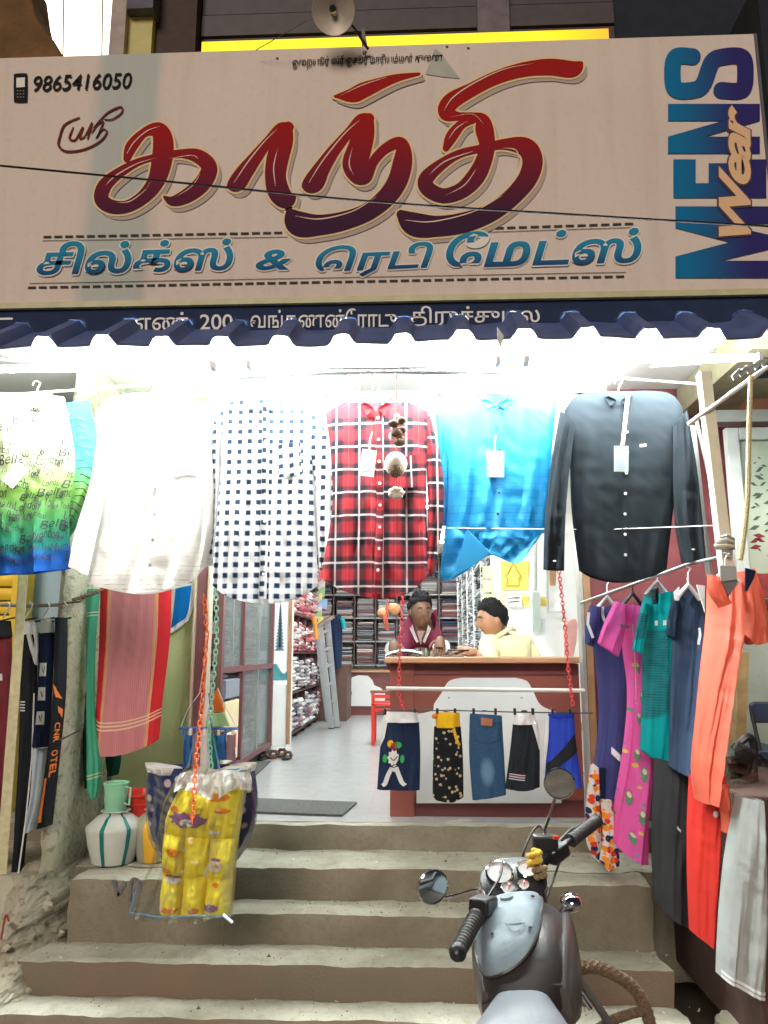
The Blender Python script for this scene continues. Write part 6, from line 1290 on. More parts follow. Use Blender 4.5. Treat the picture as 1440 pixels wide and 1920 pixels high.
# mats, slippers
matm = M('dark_grey_coir_mat', (.085, .088, .085), rough=.95, var=.25, scale=60, bump=.7, bscale=200)
mb = MB(); mb.prism([PZ(x, y, F+.003) for x, y in ((420, 1497), (669, 1507), (642, 1531), (400, 1522))], (0, 0, .012)); bevel(mb.obj('door_mat', matm, label='dark grey rectangular door mat at the shop entrance', cat='mat'), .003)
mb = MB(); mb.prism([PZ(x, y, F+.003) for x, y in ((470, 1432), (508, 1428), (476, 1458), (455, 1460))], (0, 0, .01)); mb.obj('small_mat', matm, label='small grey mat beside the glass cabinet', cat='mat')
slm = M('brown_leather_sandal', (.08, .03, .02), rough=.6)
for i, (x, y) in enumerate(((492, 1424), (512, 1421), (528, 1418), (538, 1423))):
    c = PZ(x, y, F); t = thing('slipper', ('dark slipper nearest the glass cabinet', 'brown slipper second from the glass cabinet', 'brown slipper third from the glass cabinet', 'flat black slipper at the right end of the row')[i], 'slipper', c, 'slippers by the cabinet')
    mb = MB(); mb.prism([c+V((.045*math.cos(k*math.pi/6), .12*math.sin(k*math.pi/6)*(1 if math.sin(k) > -2 else 1), .002)) for k in range(12)], (0, 0, .018)); mb.obj('sole', (slm, blkp)[i % 3 == 0], t)
    mb = MB(); mb.tube([c+V((-.042, .02, .02)), c+V((-.02, .03, .055)), c+V((.02, .03, .055)), c+V((.042, .02, .02))], .016, 7); mb.obj('strap', slm, t, smooth=True)
# calendars, switch gear on the partition
ylp = M('yellow_calendar_print', (.85, .62, .12), rough=.6, var=.25, scale=14); goldl = M('golden_outline_print', (.55, .32, .04), rough=.6)
def wallpiece(name, px4, Y, mat, th=.008, parent=None, **k):
    mb = MB(); mb.prism([P(x, y, Y-th-.001) for x, y in px4], (0, th, 0)); return mb.obj(name, mat, parent, **k)
t = thing('calendar', 'yellow devotional style calendar on the white wall above the seated man', 'calendar', P(965, 1138, 6.6))
wallpiece('picture_sheet', ((938, 1052), (992, 1052), (990, 1106), (940, 1106)), 6.6, ylp, parent=t)
wallpiece('print_band', ((936, 1110), (990, 1112), (994, 1138), (936, 1136)), 6.6, M('pale_yellow_print', (.85, .75, .40), rough=.6), .006, t)
wallpiece('date_block', ((950, 1116), (978, 1117), (978, 1139), (950, 1139)), 6.59, paper, .008, t)
wallpiece('gold_spot', ((980, 1118), (990, 1118), (991, 1134), (981, 1134)), 6.59, ylp, .003, t)
mb = MB()
for q in ([(950, 1098), (952, 1085), (948, 1080), (955, 1070), (958, 1062), (962, 1056), (967, 1062), (970, 1070), (976, 1080), (972, 1086), (974, 1098), (950, 1098)],): mb.tube([P(x, y, 6.588) for x, y in q], .006, 5)
mb.obj('line_drawing', goldl, t)
mb = MB(); 
for k in range(2): mb.tube([P(953, 1122+7*k, 6.578), P(974, 1120+7*k, 6.578)], .003, 4)
mb.obj('printed_line', dark, t)
for i in range(3): wallpiece('yellow_notice', ((905, 1062+26*i), (925, 1062+26*i), (925, 1084+26*i), (905, 1084+26*i)), 6.70, M('pale_lime_paper', (.80, .80, .35), rough=.7), .01, label=('pale lime notice, topmost of three at the shelf end', 'pale lime notice, middle of three at the shelf end', 'pale lime notice, lowest of three at the shelf end')[i], cat='notice', group='notices at the shelf end')
wallpiece('grey_wall_box', ((1000, 1110), (1012, 1111), (1013, 1185), (1001, 1184)), 6.55, M('grey_green_box', (.35, .42, .38), rough=.5), .06, label='tall thin grey box fixed to the white wall', cat='box')
wallpiece('white_wall_switch', ((1015, 1160), (1022, 1160), (1022, 1184), (1015, 1184)), 6.58, M('switch_grey', (.6, .65, .66)), .02, label='small pale switch plate beside the thin grey wall box', cat='switch')
mb = MB(); mb.tube([P(1004, 1000, 6.55), P(1004, 1108, 6.55)], .012, 6); mb.tube([P(1026, 1060, 6.5), P(1027, 1146, 6.5), P(1060, 1148, 6.4)], .010, 6); mb.obj('conduit', M('grey_conduit', (.38, .38, .36), rough=.5), label='grey conduit pipes running down the white partition wall', cat='pipe')
wallpiece('yellow_notice', ((1014, 1120), (1026, 1120), (1026, 1136), (1014, 1136)), 6.58, ylp, .005, label='small yellow paper beside the conduit on the white wall', cat='notice')
wallpiece('wooden_charm', ((1030, 1060), (1044, 1060), (1042, 1098), (1032, 1098)), 6.45, wood, .03, label='small wooden plaque hanging beside the right red chain', cat='plaque')
# ================================================================ RIGHT SIDE : OBLIQUE CLOTHES RAIL
rr = thing('hanging_rail', 'steel clothes rail running from the right door post towards the street', 'rail', P(1200, 1100, 3.8))
mb = MB(); mb.tube([P(1090, 1130, 4.5), P(1180, 1098, 4.0), P(1290, 1058, 3.45), P(1370, 1040, 3.1)], .008, 8); mb.obj('rod', grey, rr, smooth=True)
GR = 'garments hanging on the right rail'
def hook(parent, x, y, Y, mat=None, w_=22, d=26):
    mb = MB(); mb.tube([P(x-w_, y+d, Y), P(x, y, Y), P(x+w_, y+d*1.1, Y)], .012, 6); mb.tube([P(x, y, Y), P(x, y-22, Y), P(x+5, y-30, Y), P(x-3, y-34, Y)], .004, 6); mb.obj('hanger', mat or hang, parent, smooth=True)
purp = fab('violet_navy_cotton', (.045, .045, .16), transl=.12)
t = thing('t_shirt', 'violet navy shirt with white shoulder stripes farthest along the right rail', 't-shirt', P(1140, 1300, 4.3), GR)
o, sf = cloth('body', [(1108, 1140), (1112, 1200), (1120, 1280), (1122, 1350), (1112, 1450)], [(1166, 1134), (1172, 1220), (1174, 1320), (1166, 1440), (1158, 1540)], 4.32, purp, t, YR=4.2, bulge=.04, seed=91, B=[(1112, 1450), (1130, 1500), (1158, 1540)])
cloth('sleeve', [(1106, 1134), (1098, 1170), (1097, 1205)], [(1128, 1140), (1122, 1180), (1114, 1214)], 4.25, purp, t, bulge=.03, seed=92, nu=10, nv=12)
for q in ([(.10, .02), (.06, .07), (.02, .12)], [(.32, .0), (.30, .05), (.42, .10)]): strokeUV('white_stripe', sf, q, .045, whj, t, ar=5, o=.012)
mb = MB(); mb.tube([P(1104, 1148, 4.2), P(1102, 1170, 4.2), P(1112, 1196, 4.2)], .008, 6); mb.obj('white_stripe', whj, t)
strokeUV('tie_ribbon', sf, [(.55, .73), (.8, .725), (1.0, .72)], .05, whj, t, ar=3, o=.01); hook(t, 1138, 1118, 4.25)
flm = fab('orange_white_flower', (.8, .3, .05), transl=.1); nx = NX(flm); u, v, vv = nx.uv('met'); d_, cl = nx.vor(vv, 34); n_ = nx.noise(vv, 90, 4)
k_ = nx.m('ADD', d_, nx.m('MULTIPLY', n_, .35)); sepc = nx.n.new('ShaderNodeSeparateColor'); nx.l.new(cl, sepc.inputs[0])
base_c = nx.mix(nx.step(sepc.outputs[0], .5, .02), (.90, .28, .02), (.70, .05, .02)); base_c = nx.mix(nx.step(sepc.outputs[1], .66, .02), base_c, (.02, .03, .10)); setcol(flm, nx.mix(nx.step(k_, .72, .05), base_c, (.75, .72, .68)))
t = thing('skirt', 'orange, navy and white flower printed cloth hanging above the steps', 'skirt', P(1130, 1600, 4.1), GR)
cloth('panel', [(1108, 1428), (1100, 1490), (1098, 1570), (1112, 1608)], [(1122, 1440), (1126, 1500), (1128, 1570), (1130, 1618)], 4.10, flm, t, bulge=.03, seed=93, nu=10, nv=26)
cloth('panel', [(1126, 1500), (1130, 1560), (1124, 1612)], [(1146, 1500), (1158, 1570), (1162, 1622)], 4.06, flm, t, bulge=.04, seed=94, nu=12, nv=24, B=[(1124, 1612), (1140, 1630), (1162, 1618)])
cloth('lining', [(1118, 1440), (1118, 1540), (1122, 1590)], [(1136, 1440), (1134, 1540), (1134, 1600)], 4.14, nvj, t, bulge=.02, seed=95, nu=8, nv=20)
mag = fab('magenta_nightdress', (.75, .06, .38), transl=.15); nx = NX(mag); u, v, vv = nx.uv('met'); d_, cl = nx.vor(vv, 19); n_ = nx.noise(vv, 45, 3)
k_ = nx.m('ADD', d_, nx.m('MULTIPLY', n_, .2)); sepc = nx.n.new('ShaderNodeSeparateColor'); nx.l.new(cl, sepc.inputs[0]); base_c = nx.mix(nx.step(sepc.outputs[0], .5, .02), (.10, .28, .16), (.25, .25, .42)); base_c = nx.mix(nx.step(sepc.outputs[1], .6, .02), base_c, (.80, .60, .10))
setcol(mag, nx.mix(nx.m('SUBTRACT', 1.0, nx.step(k_, .31, .03)), (.84, .13, .46), base_c))
t = thing('nightdress', 'long magenta nightdress with small motifs on the right rail', 'nightdress', P(1185, 1400, 4.0), GR)
o, sf = cloth('body', [(1160, 1132), (1166, 1210), (1176, 1300), (1168, 1400), (1152, 1500), (1143, 1570)], [(1204, 1138), (1208, 1220), (1210, 1320), (1224, 1430), (1218, 1540), (1216, 1622)], 4.05, mag, t, YR=3.95, bulge=.045, seed=96, B=[(1143, 1570), (1162, 1592), (1190, 1612), (1216, 1622)], fold=.02)
cloth('sleeve', [(1152, 1128), (1132, 1170), (1120, 1205)], [(1172, 1134), (1172, 1180), (1160, 1232)], 3.98, mag, t, bulge=.035, seed=97, nu=12, nv=14)
for (a, b, h_) in ((.5, .45, .06), (.72, .36, .07), (.42, .60, .06), (.65, .66, .07), (.35, .78, .07), (.7, .82, .07), (.55, .25, .05), (.52, .92, .05)):
    ell('motif', sf, a, b, .09, h_*.42, M('motif_green', (.10, .22, .14), rough=.8), t, lob=1, o=.007); ell('motif', sf, a, b-.012, .06, h_*.16, M('motif_cream', (.72, .62, .40), rough=.8), t, o=.010)
strokeUV('neck_ruffle', sf, [(.30, .02), (.5, .08), (.72, .02)], .03, mag, t, ar=6, o=.015); strokeUV('button_line', sf, [(.42, .08), (.40, .25), (.40, .40)], .02, MATS['motif_cream'], t, ar=6, o=.006); strokeUV('waist_tie', sf, [(.0, .38), (.4, .39), (.98, .42)], .025, mag, t, ar=6, o=.014)
hook(t, 1186, 1112, 4.0, blkp)
tel = fab('teal_sports_tee', (.0, .26, .28), transl=.15); nx = NX(tel); u, v, vv = nx.uv('nor'); mu, mv, m2v = nx.uv('met')
ln = nx.m('MULTIPLY', nx.band(mv, .012, .5, .18, .08), nx.step(nx.noise(m2v, 20, 3), .48, .08)); mid = nx.m('MULTIPLY', nx.step(v, .22, .01), nx.m('SUBTRACT', 1.0, nx.step(nx.m('ADD', v, nx.m('MULTIPLY', u, .12)), .80, .01))); mid = nx.m('MULTIPLY', mid, nx.m('SUBTRACT', 1.0, nx.step(u, .80, .02)))
setcol(tel, nx.mix(mid, (.0, .36, .38), nx.mix(nx.m('MULTIPLY', ln, .7), (.012, .18, .20), (.005, .05, .06))))
t = thing('t_shirt', 'teal sports t-shirt with darker striped middle on the right rail', 't-shirt', P(1232, 1250, 3.8), GR)
o, sf = cloth('body', [(1206, 1118), (1204, 1200), (1204, 1300), (1200, 1404)], [(1262, 1108), (1262, 1200), (1260, 1300), (1260, 1432)], 3.82, tel, t, YR=3.72, bulge=.05, seed=98, B=[(1200, 1404), (1228, 1424), (1260, 1432)], fold=.014)
cloth('sleeve', [(1204, 1130), (1194, 1170), (1186, 1218)], [(1216, 1134), (1212, 1180), (1204, 1226)], 3.76, tel, t, bulge=.03, seed=99, nu=10, nv=12)
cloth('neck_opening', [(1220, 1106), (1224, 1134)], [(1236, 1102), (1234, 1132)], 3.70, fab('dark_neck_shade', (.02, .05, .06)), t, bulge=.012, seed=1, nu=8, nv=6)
for (a, b) in ((.30, .18), (.55, .18)): patch('white_print', sf, [(a, b-.015), (a+.10, b-.015), (a+.10, b+.015), (a, b+.015)], whj, t, n=2, o=.006)
hook(t, 1232, 1090, 3.76)
slate = fab('slate_navy_polo', (.028, .05, .10), transl=.1)
t = thing('polo_shirt', 'slate navy polo shirt with white shoulder panels on the right rail', 'polo shirt', P(1290, 1280, 3.5), GR)
o, sf = cloth('body', [(1262, 1112), (1260, 1200), (1256, 1320), (1254, 1436)], [(1322, 1108), (1320, 1200), (1312, 1330), (1298, 1455)], 3.55, slate, t, YR=3.42, bulge=.055, seed=100, B=[(1254, 1436), (1276, 1450), (1298, 1456)], fold=.02)
cloth('sleeve', [(1260, 1125), (1252, 1160), (1250, 1190)], [(1274, 1130), (1270, 1170), (1266, 1200)], 3.52, slate, t, bulge=.03, seed=101, nu=8, nv=10)
for pts in (((1264, 1110), (1274, 1100), (1274, 1126), (1266, 1126)), ((1306, 1096), (1322, 1098), (1322, 1150), (1316, 1130))):
    mb = MB(); mb.prism([P(x, y, 3.38) for x, y in pts], (0, .008, 0)); bevel(mb.obj('shoulder_panel', whj, t), .002)
collar(t, slate, slate, 1290, 1112, 17, 3.46, 30); 
strokeUV('chest_print', sf, [(.70, .20), (.72, .24), (.70, .29)], .03, M('pale_print', (.5, .55, .6), var=.3, scale=200), t, ar=5)
hook(t, 1290, 1096, 3.40)
org = fab('coral_orange_tee', (.82, .17, .10), transl=.30, rough=.45, spec=.6)
t = thing('t_shirt', 'coral orange t-shirt with navy shoulder nearest the viewer on the right rail', 't-shirt', P(1350, 1250, 3.15), GR)
o, sf = cloth('body', [(1326, 1082), (1322, 1170), (1308, 1300), (1298, 1430), (1306, 1500)], [(1398, 1072), (1396, 1160), (1376, 1270), (1356, 1380), (1336, 1506)], 3.22, org, t, YR=3.08, bulge=.07, seed=102, fold=.024, nf=2, nu=34, nv=54)
cloth('sleeve', [(1392, 1080), (1390, 1140), (1390, 1188)], [(1412, 1066), (1434, 1130), (1446, 1190)], 3.04, org, t, bulge=.05, seed=103, nu=16, nv=20, B=[(1390, 1188), (1412, 1210), (1446, 1190)])
mb = MB(); mb.prism([P(x, y, 2.985) for x, y in ((1398, 1064), (1418, 1070), (1414, 1084), (1402, 1108), (1398, 1110))], (0, .010, 0)); bevel(mb.obj('navy_shoulder', nvj, t), .003)
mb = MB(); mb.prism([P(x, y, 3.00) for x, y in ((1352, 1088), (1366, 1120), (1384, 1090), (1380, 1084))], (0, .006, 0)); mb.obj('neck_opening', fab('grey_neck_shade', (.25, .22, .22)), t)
cloth('neck_drape', [(1326, 1078), (1328, 1110), (1348, 1140)], [(1350, 1084), (1360, 1110), (1372, 1130)], 3.03, org, t, bulge=.03, seed=104, nu=10, nv=14, fold=.01)
cloth('lower_sleeve', [(1346, 1478), (1350, 1520), (1354, 1560)], [(1366, 1470), (1368, 1510), (1366, 1556)], 3.10, org, t, bulge=.03, seed=105, nu=8, nv=10)
hook(t, 1360, 1070, 3.04, w_=26, d=22)
wide = M('grey_clear_plastic', (.42, .45, .45), rough=.25, var=.05); mb = MB(); mb.prism([P(x, y, 2.99) for x, y in ((1350, 1060), (1380, 1062), (1382, 1086), (1352, 1090))], (0, .006, 0)); mb.obj('hanger_plate', wide, t)
chr_ = fab('charcoal_trouser', (.035, .036, .04), transl=.05)
t = thing('trousers', 'charcoal trousers hanging below the teal and slate shirts', 'trousers', P(1258, 1600, 3.6), GR)
o, sf = cloth('leg_cloth', [(1228, 1420), (1222, 1520), (1222, 1610), (1228, 1690)], [(1292, 1440), (1292, 1540), (1292, 1640), (1294, 1738)], 3.66, chr_, t, YR=3.56, bulge=.05, seed=106, B=[(1228, 1690), (1258, 1720), (1294, 1738)], fold=.012)
patch('logo', sf, [(.56, .38), (.68, .40), (.68, .415), (.56, .40)], whj, t, n=2, o=.006)
redj = fab('red_jersey', (.60, .035, .025), transl=.15)
t = thing('trousers', 'red track trousers hanging below the coral t-shirt', 'trousers', P(1320, 1600, 3.3), GR)
o, sf = cloth('leg_cloth', [(1292, 1452), (1288, 1540), (1288, 1640), (1292, 1742)], [(1360, 1452), (1352, 1560), (1346, 1660), (1342, 1782)], 3.34, redj, t, YR=3.22, bulge=.05, seed=107, B=[(1292, 1742), (1316, 1760), (1342, 1782)], fold=.012)
ell('logo', sf, .66, .22, .07, .02, whj, t)
gry = fab('light_grey_jersey', (.42, .45, .44), transl=.1)
t = thing('trousers', 'light grey trousers with white hem nearest at the lower right', 'trousers', P(1395, 1700, 3.0), GR)
o, sf = cloth('leg_cloth', [(1378, 1490), (1358, 1600), (1346, 1720), (1342, 1822)], [(1428, 1500), (1436, 1600), (1438, 1740), (1430, 1872)], 3.05, gry, t, YR=2.95, bulge=.06, seed=108, B=[(1342, 1822), (1385, 1848), (1430, 1872)], fold=.022, nf=3)
for v in (.965, .99): strokeUV('hem_stripe', sf, [(.02, v), (.35, v), (.65, v), (.98, v)], .010, whj, t, ar=1.2, o=.006)
# -- cream pole, cords and braces
t = thing('cream_pole', 'cream painted square pole leaning at the right end of the awning', 'pole', P(1370, 1120, 3.16))
mb = MB(); mb.bar(P(1319, 700, 3.22), P(1368, 1120, 3.14), .048, .048); bevel(mb.obj('shaft', M('cream_white_paint', (.78, .74, .58), rough=.5, var=.08), t), .004)
for k in range(5): mb = MB(); mb.tube([P(1344+5*math.cos(k), 1008+5*k, 3.09), P(1362, 1004+6*k, 3.08), P(1376, 1012+4*k, 3.10)], .007, 6); mb.obj('cloth_tie', (grey, MATS['cream_white_paint'])[k % 2], t)
t = thing('metal_stand', 'grey metal stand frame behind the cream pole', 'frame', P(1330, 1080, 3.4))
mb = MB(); mb.tube([P(1298, 800, 3.5), P(1312, 930, 3.5), P(1330, 1080, 3.5)], .016, 8); mb.obj('tube', grey, t, smooth=True)
mb = MB(); mb.tube([P(1306, 790, 3.46), P(1345, 960, 3.44), P(1362, 1100, 3.42)], .008, 8); mb.obj('tube', grey, t, smooth=True)
mb = MB(); mb.tube([P(1290, 796, 3.2), P(1440, 688, 3.1)], .010, 8); mb.obj('brace_rod', M('white_rod_paint', (.75, .76, .76), rough=.4), label='white diagonal brace rod under the right end of the awning', cat='rod')
for k in range(5):
    mb = MB(); mb.prism([P(1372+k*14, 704-6*k, 3.12), P(1386+k*14, 690-5*k, 3.12), P(1392+k*12, 696-5*k, 3.12), P(1376+k*14, 712-6*k, 3.12)], (0, .01, 0)); mb.obj('grey_wrap', grey, label=('twisted grey metal strip at the awning corner, leftmost of five', 'second twisted grey strip from the left at the awning corner', 'middle twisted grey strip at the awning corner', 'fourth twisted grey strip from the left at the awning corner', 'twisted grey metal strip at the awning corner, rightmost of five')[k], cat='strip', group='strips at the awning corner')
mb = MB(); mb.tube(cr([tuple(P(1408, 705, 3.05)), tuple(P(1404, 830, 3.05)), tuple(P(1402, 930, 3.05)), tuple(P(1394, 1010, 3.05)), tuple(P(1388, 1050, 3.05))], 4), .010, 7); mb.obj('jute_rope', M('jute_rope', (.55, .46, .25), rough=.95, var=.3, scale=120, bump=.8, bscale=200), smooth=True, label='pale jute rope hanging at the right edge', cat='rope')
# -- shop next door at the right
mb = MB(); mb.ab((1.95, 4.6, .3), (5.2, 4.75, 3.6)); mb.obj('neighbour_wall', M('maroon_neighbour_wall', (.13, .02, .035), rough=.6, var=.15), label='maroon wall of the neighbouring shop at the right', cat='wall')
mb = MB(); mb.ab((P(1400, 740, 4.4).x, 4.38, P(1400, 785, 4.4).z), (5.2, 4.55, 3.7)); mb.obj('orange_beam', M('orange_brown_paint', (.30, .12, .06), rough=.7, var=.2), label='orange brown beam above the framed picture at the right', cat='beam')
t = thing('framed_board', 'large pale framed picture board with leaf sprigs at the right edge', 'picture', P(1420, 1080, 4.3))
gfr = M('pale_grey_frame', (.52, .54, .51), rough=.4, var=.06)
bx, bz0, bz1 = P(1366, 900, 4.3).x, P(1400, 1075, 4.3).z, P(1400, 803, 4.3).z
mb = MB(); mb.ab((bx, 4.28, bz0), (bx+.07, 4.33, bz1)); bevel(mb.obj('frame_side', gfr, t), .005)
mb = MB(); mb.ab((bx+.071, 4.28, bz1-.07), (bx+1.0, 4.33, bz1)); bevel(mb.obj('frame_top', gfr, t), .005)
mb = MB(); mb.ab((bx+.071, 4.315, bz0), (bx+1.0, 4.325, bz1-.071)); pgm = M('pale_green_picture', (.42, .46, .36), rough=.3, var=.2, scale=3); mb.obj('picture', pgm, t)
lf = M('dark_leaf_print', (.05, .08, .06), rough=.5)
for k in range(26):
    x = 1412+random.uniform(0, 34); y = 862+7*k+random.uniform(-4, 4); a = P(x, y, 4.312); s_ = random.uniform(.012, .035); an = random.uniform(-.6, .6)
    mb = MB(); mb.prism([a+V((-s_*math.cos(an), 0, -s_*math.sin(an))), a+V((0, 0, s_*.4)), a+V((s_*math.cos(an), 0, s_*math.sin(an))), a+V((0, 0, -s_*.4))], (0, .001, 0)); mb.obj('leaf_print', lf if k < 20 else mrj, t)
mb = MB(); mb.ab((bx-.06, 4.30, bz1+.04), (bx+1.1, 4.40, bz1+.11)); mb.obj('ledge', gfr, label='pale grey ledge above the framed picture board', cat='ledge')
mb = MB(); mb.ab((bx+.1, 4.27, bz0-.13), (bx+1.0, 4.31, bz0-.004)); mb.obj('red_poster_strip', M('dark_red_print_strip', (.22, .03, .03), rough=.5, var=.3, scale=30), label='dark red printed strip under the framed picture board', cat='poster')
gw = M('grey_green_wall', (.27, .30, .25), rough=.8, var=.15, scale=3, bump=.2)
mb = MB(); mb.ab((P(1345, 1200, 4.5).x, 4.46, .5), (5.2, 4.58, bz0-.02)); mb.obj('grey_wall', gw, label='grey green lower wall of the neighbouring shop at the right', cat='wall')
t = thing('chair', 'navy backed metal chair outside the neighbouring shop at the right edge', 'chair', (P(1430, 1480, 4.0).x, 4.2, .72))
mb = MB(); mb.prism([P(x, y, 4.05) for x, y in ((1406, 1322), (1412, 1316), (1470, 1316), (1476, 1356), (1412, 1356))], (0, .03, 0)); bevel(mb.obj('backrest', M('navy_rexine', (.02, .03, .06), rough=.5), t), .01)
mb = MB(); mb.prism([P(x, y, 3.95) for x, y in ((1424, 1410), (1480, 1405), (1490, 1420), (1432, 1424))], (0, .35, 0)); bevel(mb.obj('seat', MATS['navy_rexine'], t), .01)
for (a_, b_) in (((1408, 1330), (1426, 1412)), ((1430, 1420), (1440, 1520)), ((1478, 1330), (1488, 1412))): mb = MB(); mb.tube([P(*a_, 4.03), P(*b_, 4.0)], .010, 8); mb.obj('frame_tube', blkp, t)
mb = MB(); mb.bar(P(1388, 1220, 3.9), P(1382, 1400, 3.9), .09, .05); bevel(mb.obj('timber_post', M('raw_timber', (.40, .27, .12), rough=.8, var=.3, scale=10), label='raw timber post standing behind the coral t-shirt', cat='post'), .005)
t = thing('rubbish_heap', 'dark heap of cans and rags on the right plinth behind the coral shirt', 'heap', P(1385, 1500, 3.7))
for k in range(9):
    x, y = 1368+random.uniform(0, 50), 1440+random.uniform(-30, 60); mb = MB(); r = random.uniform(.03, .07); mb.ball(P(x, y, 3.6+random.uniform(-.1, .1)), r, r, r*.8, 9, 6)
    for q in mb.v: q += Vector((noise.noise(q*20), noise.noise(q*20+V((3, 3, 3))), noise.noise(q*20+V((5, 1, 3)))))*.03
    mb.obj('rag', M(('olive_rag', 'brown_rag', 'black_rag')[k % 3], ((.07, .06, .035), (.06, .03, .02), (.012, .01, .01))[k % 3], rough=.9), t)
mb = MB(); mb.tube(cr([tuple(P(1376, 1405, 3.6)), tuple(P(1388, 1392, 3.6)), tuple(P(1404, 1382, 3.6)), tuple(P(1414, 1400, 3.6)), tuple(P(1412, 1470, 3.6))], 4), .018, 8); mb.obj('bent_hose', blkp, t, smooth=True)
mb = MB(); mb.ab((P(1398, 1600, 3.25).x, 3.2, .3), (5, 4.4, P(1420, 1490, 3.25).z)); bevel(mb.obj('brown_block', M('red_brown_block', (.06, .028, .02), rough=.8, var=.2), label='reddish brown masonry block at the right edge behind the grey trousers', cat='block'), .01)
# ================================================================ ABOVE THE SIGN
t = thing('upper_storey', 'dark upper storey of the building above the signboard', 'building', (0, 4.4, 5))
shm = M('dark_slat_paint', (.045, .035, .045), rough=.6, var=.2)
ux0, ux1 = P(380, 40, 4.4).x, P(1150, 40, 4.4).x
for k in range(12): mb = MB(); mb.ab((ux0, 4.38+.012*(k % 2), 5.1+.17*k), (ux1, 4.44, 5.1+.17*k+.155)); mb.obj('shutter_slat', shm, t)
mb = MB(); mb.ab((P(286, 40, 4.3).x, 4.3, 4.4), (ux0-.01, 4.5, 8)); mb.obj('brown_pier', M('dark_brown_pier', (.055, .035, .028), rough=.8, var=.2), t)
mb = MB(); mb.ab((P(895, 40, 4.34).x, 4.33, 4.4), (P(955, 40, 4.34).x, 4.375, 8)); mb.obj('grey_pilaster', M('mauve_grey_plaster', (.14, .12, .15), rough=.8, var=.2), t)
mb = MB(); mb.ab((ux1+.01, 4.5, 4.4), (6, 4.7, 8)); mb.obj('navy_wall', MATS['night_navy_wall'], t)
mb = MB(); mb.ab((P(206, 60, 4.2).x, 4.2, 4.3), (P(234, 60, 4.2).x, 4.5, 8)); mb.obj('grey_pier', M('grey_mauve_plaster', (.40, .34, .30), rough=.8, var=.15), t)
mb = MB(); mb.ab((P(236, 60, 4.24).x, 4.25, 4.3), (P(284, 60, 4.24).x, 4.5, P(260, 22, 4.24).z)); mb.obj('yellow_lit_wall', M('lime_lit_wall', (.55, .52, .22), rough=.8, var=.08), t)  # lime base colour stands in for yellow light falling on this wall
mb = MB(); mb.ab((P(236, 60, 4.20).x, 4.18, P(260, 20, 4.2).z), (P(286, 60, 4.20).x, 4.5, P(260, 20, 4.2).z+.5)); mb.obj('dark_beam', M('slate_beam', (.10, .10, .13), rough=.8, var=.2), t)
# lit room behind the left opening
mb = MB(); mb.ab((P(20, 60, 4.75).x, 4.75, 4.9), (P(207, 60, 4.75).x, 4.80, 8.5)); mb.obj('lit_window', M('lit_window_glow', (.9, .9, .7), var=0, emit=(1.0, 1.0, .82), estr=3.0), label='brightly lit white window above the left end of the sign', cat='window')
for (x, y0_, y1_) in ((120, 0, 30), (193, 0, 108)):
    mb = MB(); mb.tube([P(x, -40, 4.70), P(x-2, 110, 4.70)], .006, 5); mb.obj('window_cord', M('olive_cord', (.3, .32, .15), var=0), label=('thin cord hanging before the lit window, left one', 'thin cord hanging before the lit window, right one')[x > 150], cat='cord', group='cords before the lit window')
# brown thatch/canvas at the top left
cnv = M('brown_canvas', (.16, .085, .03), rough=.95, var=.35, scale=6, bump=.6, bscale=40)
cv = [(-60, -60), (52, -60), (60, 0), (68, 30), (82, 52), (100, 74), (112, 100), (122, 125), (-60, 140)]
mb = MB(); mb.prism([P(x, y, 3.75) for x, y in cv], (0, .25, 0)); bevel(mb.obj('brown_canvas_awning', cnv, label='brown canvas of the neighbouring awning at the upper left corner', cat='canvas'), .02)
# yellow light strip
t = thing('yellow_light_strip', 'long glowing yellow light box strip just above the signboard', 'light box', P(760, 75, 3.95))
ym = M('yellow_lit_acrylic', (.9, .6, .05), var=0, emit=(1.0, .78, .0), estr=1.0)
nx = NX(ym); ge = nx.n.new('ShaderNodeNewGeometry'); sp = nx.n.new('ShaderNodeSeparateXYZ'); nx.l.new(ge.outputs['Position'], sp.inputs[0]); rp = nx.n.new('ShaderNodeValToRGB'); mr = nx.n.new('ShaderNodeMapRange'); xa_, xb_ = P(378, 85, 3.95).x, P(1141, 60, 3.95).x; mr.inputs[1].default_value = xa_; mr.inputs[2].default_value = xb_; nx.l.new(sp.outputs[0], mr.inputs[0]); nx.l.new(mr.outputs[0], rp.inputs[0])
e = rp.color_ramp.elements; e[0].position = 0; e[0].color = (1, .60, .0, 1); e[1].position = 1; e[1].color = (.75, .30, .01, 1)
for p_, c_ in ((.05, (1, .72, .01)), (.5, (1, .84, .01)), (.85, (1, .70, .0)), (.94, (1, .48, .0))): q = e.new(p_); q.color = (*c_, 1)
nx.l.new(rp.outputs[0], ym.node_tree.nodes['Principled BSDF'].inputs['Emission Color'])
for (xa2, xb2) in ((378, 677), (683, 1141)):
    a, b_ = P(xa2, 85, 3.95), P(xb2, 60, 3.95); mb = MB(); mb.ab((a.x, 3.95, 5.0), (b_.x, 4.05, P(760, 66, 3.95).z)); mb.obj('lit_panel', ym, t)
mb = MB(); mb.bar(P(680, 55, 3.94), P(686, 90, 3.94), .02, .02); mb.obj('divider_bar', blkp, t)
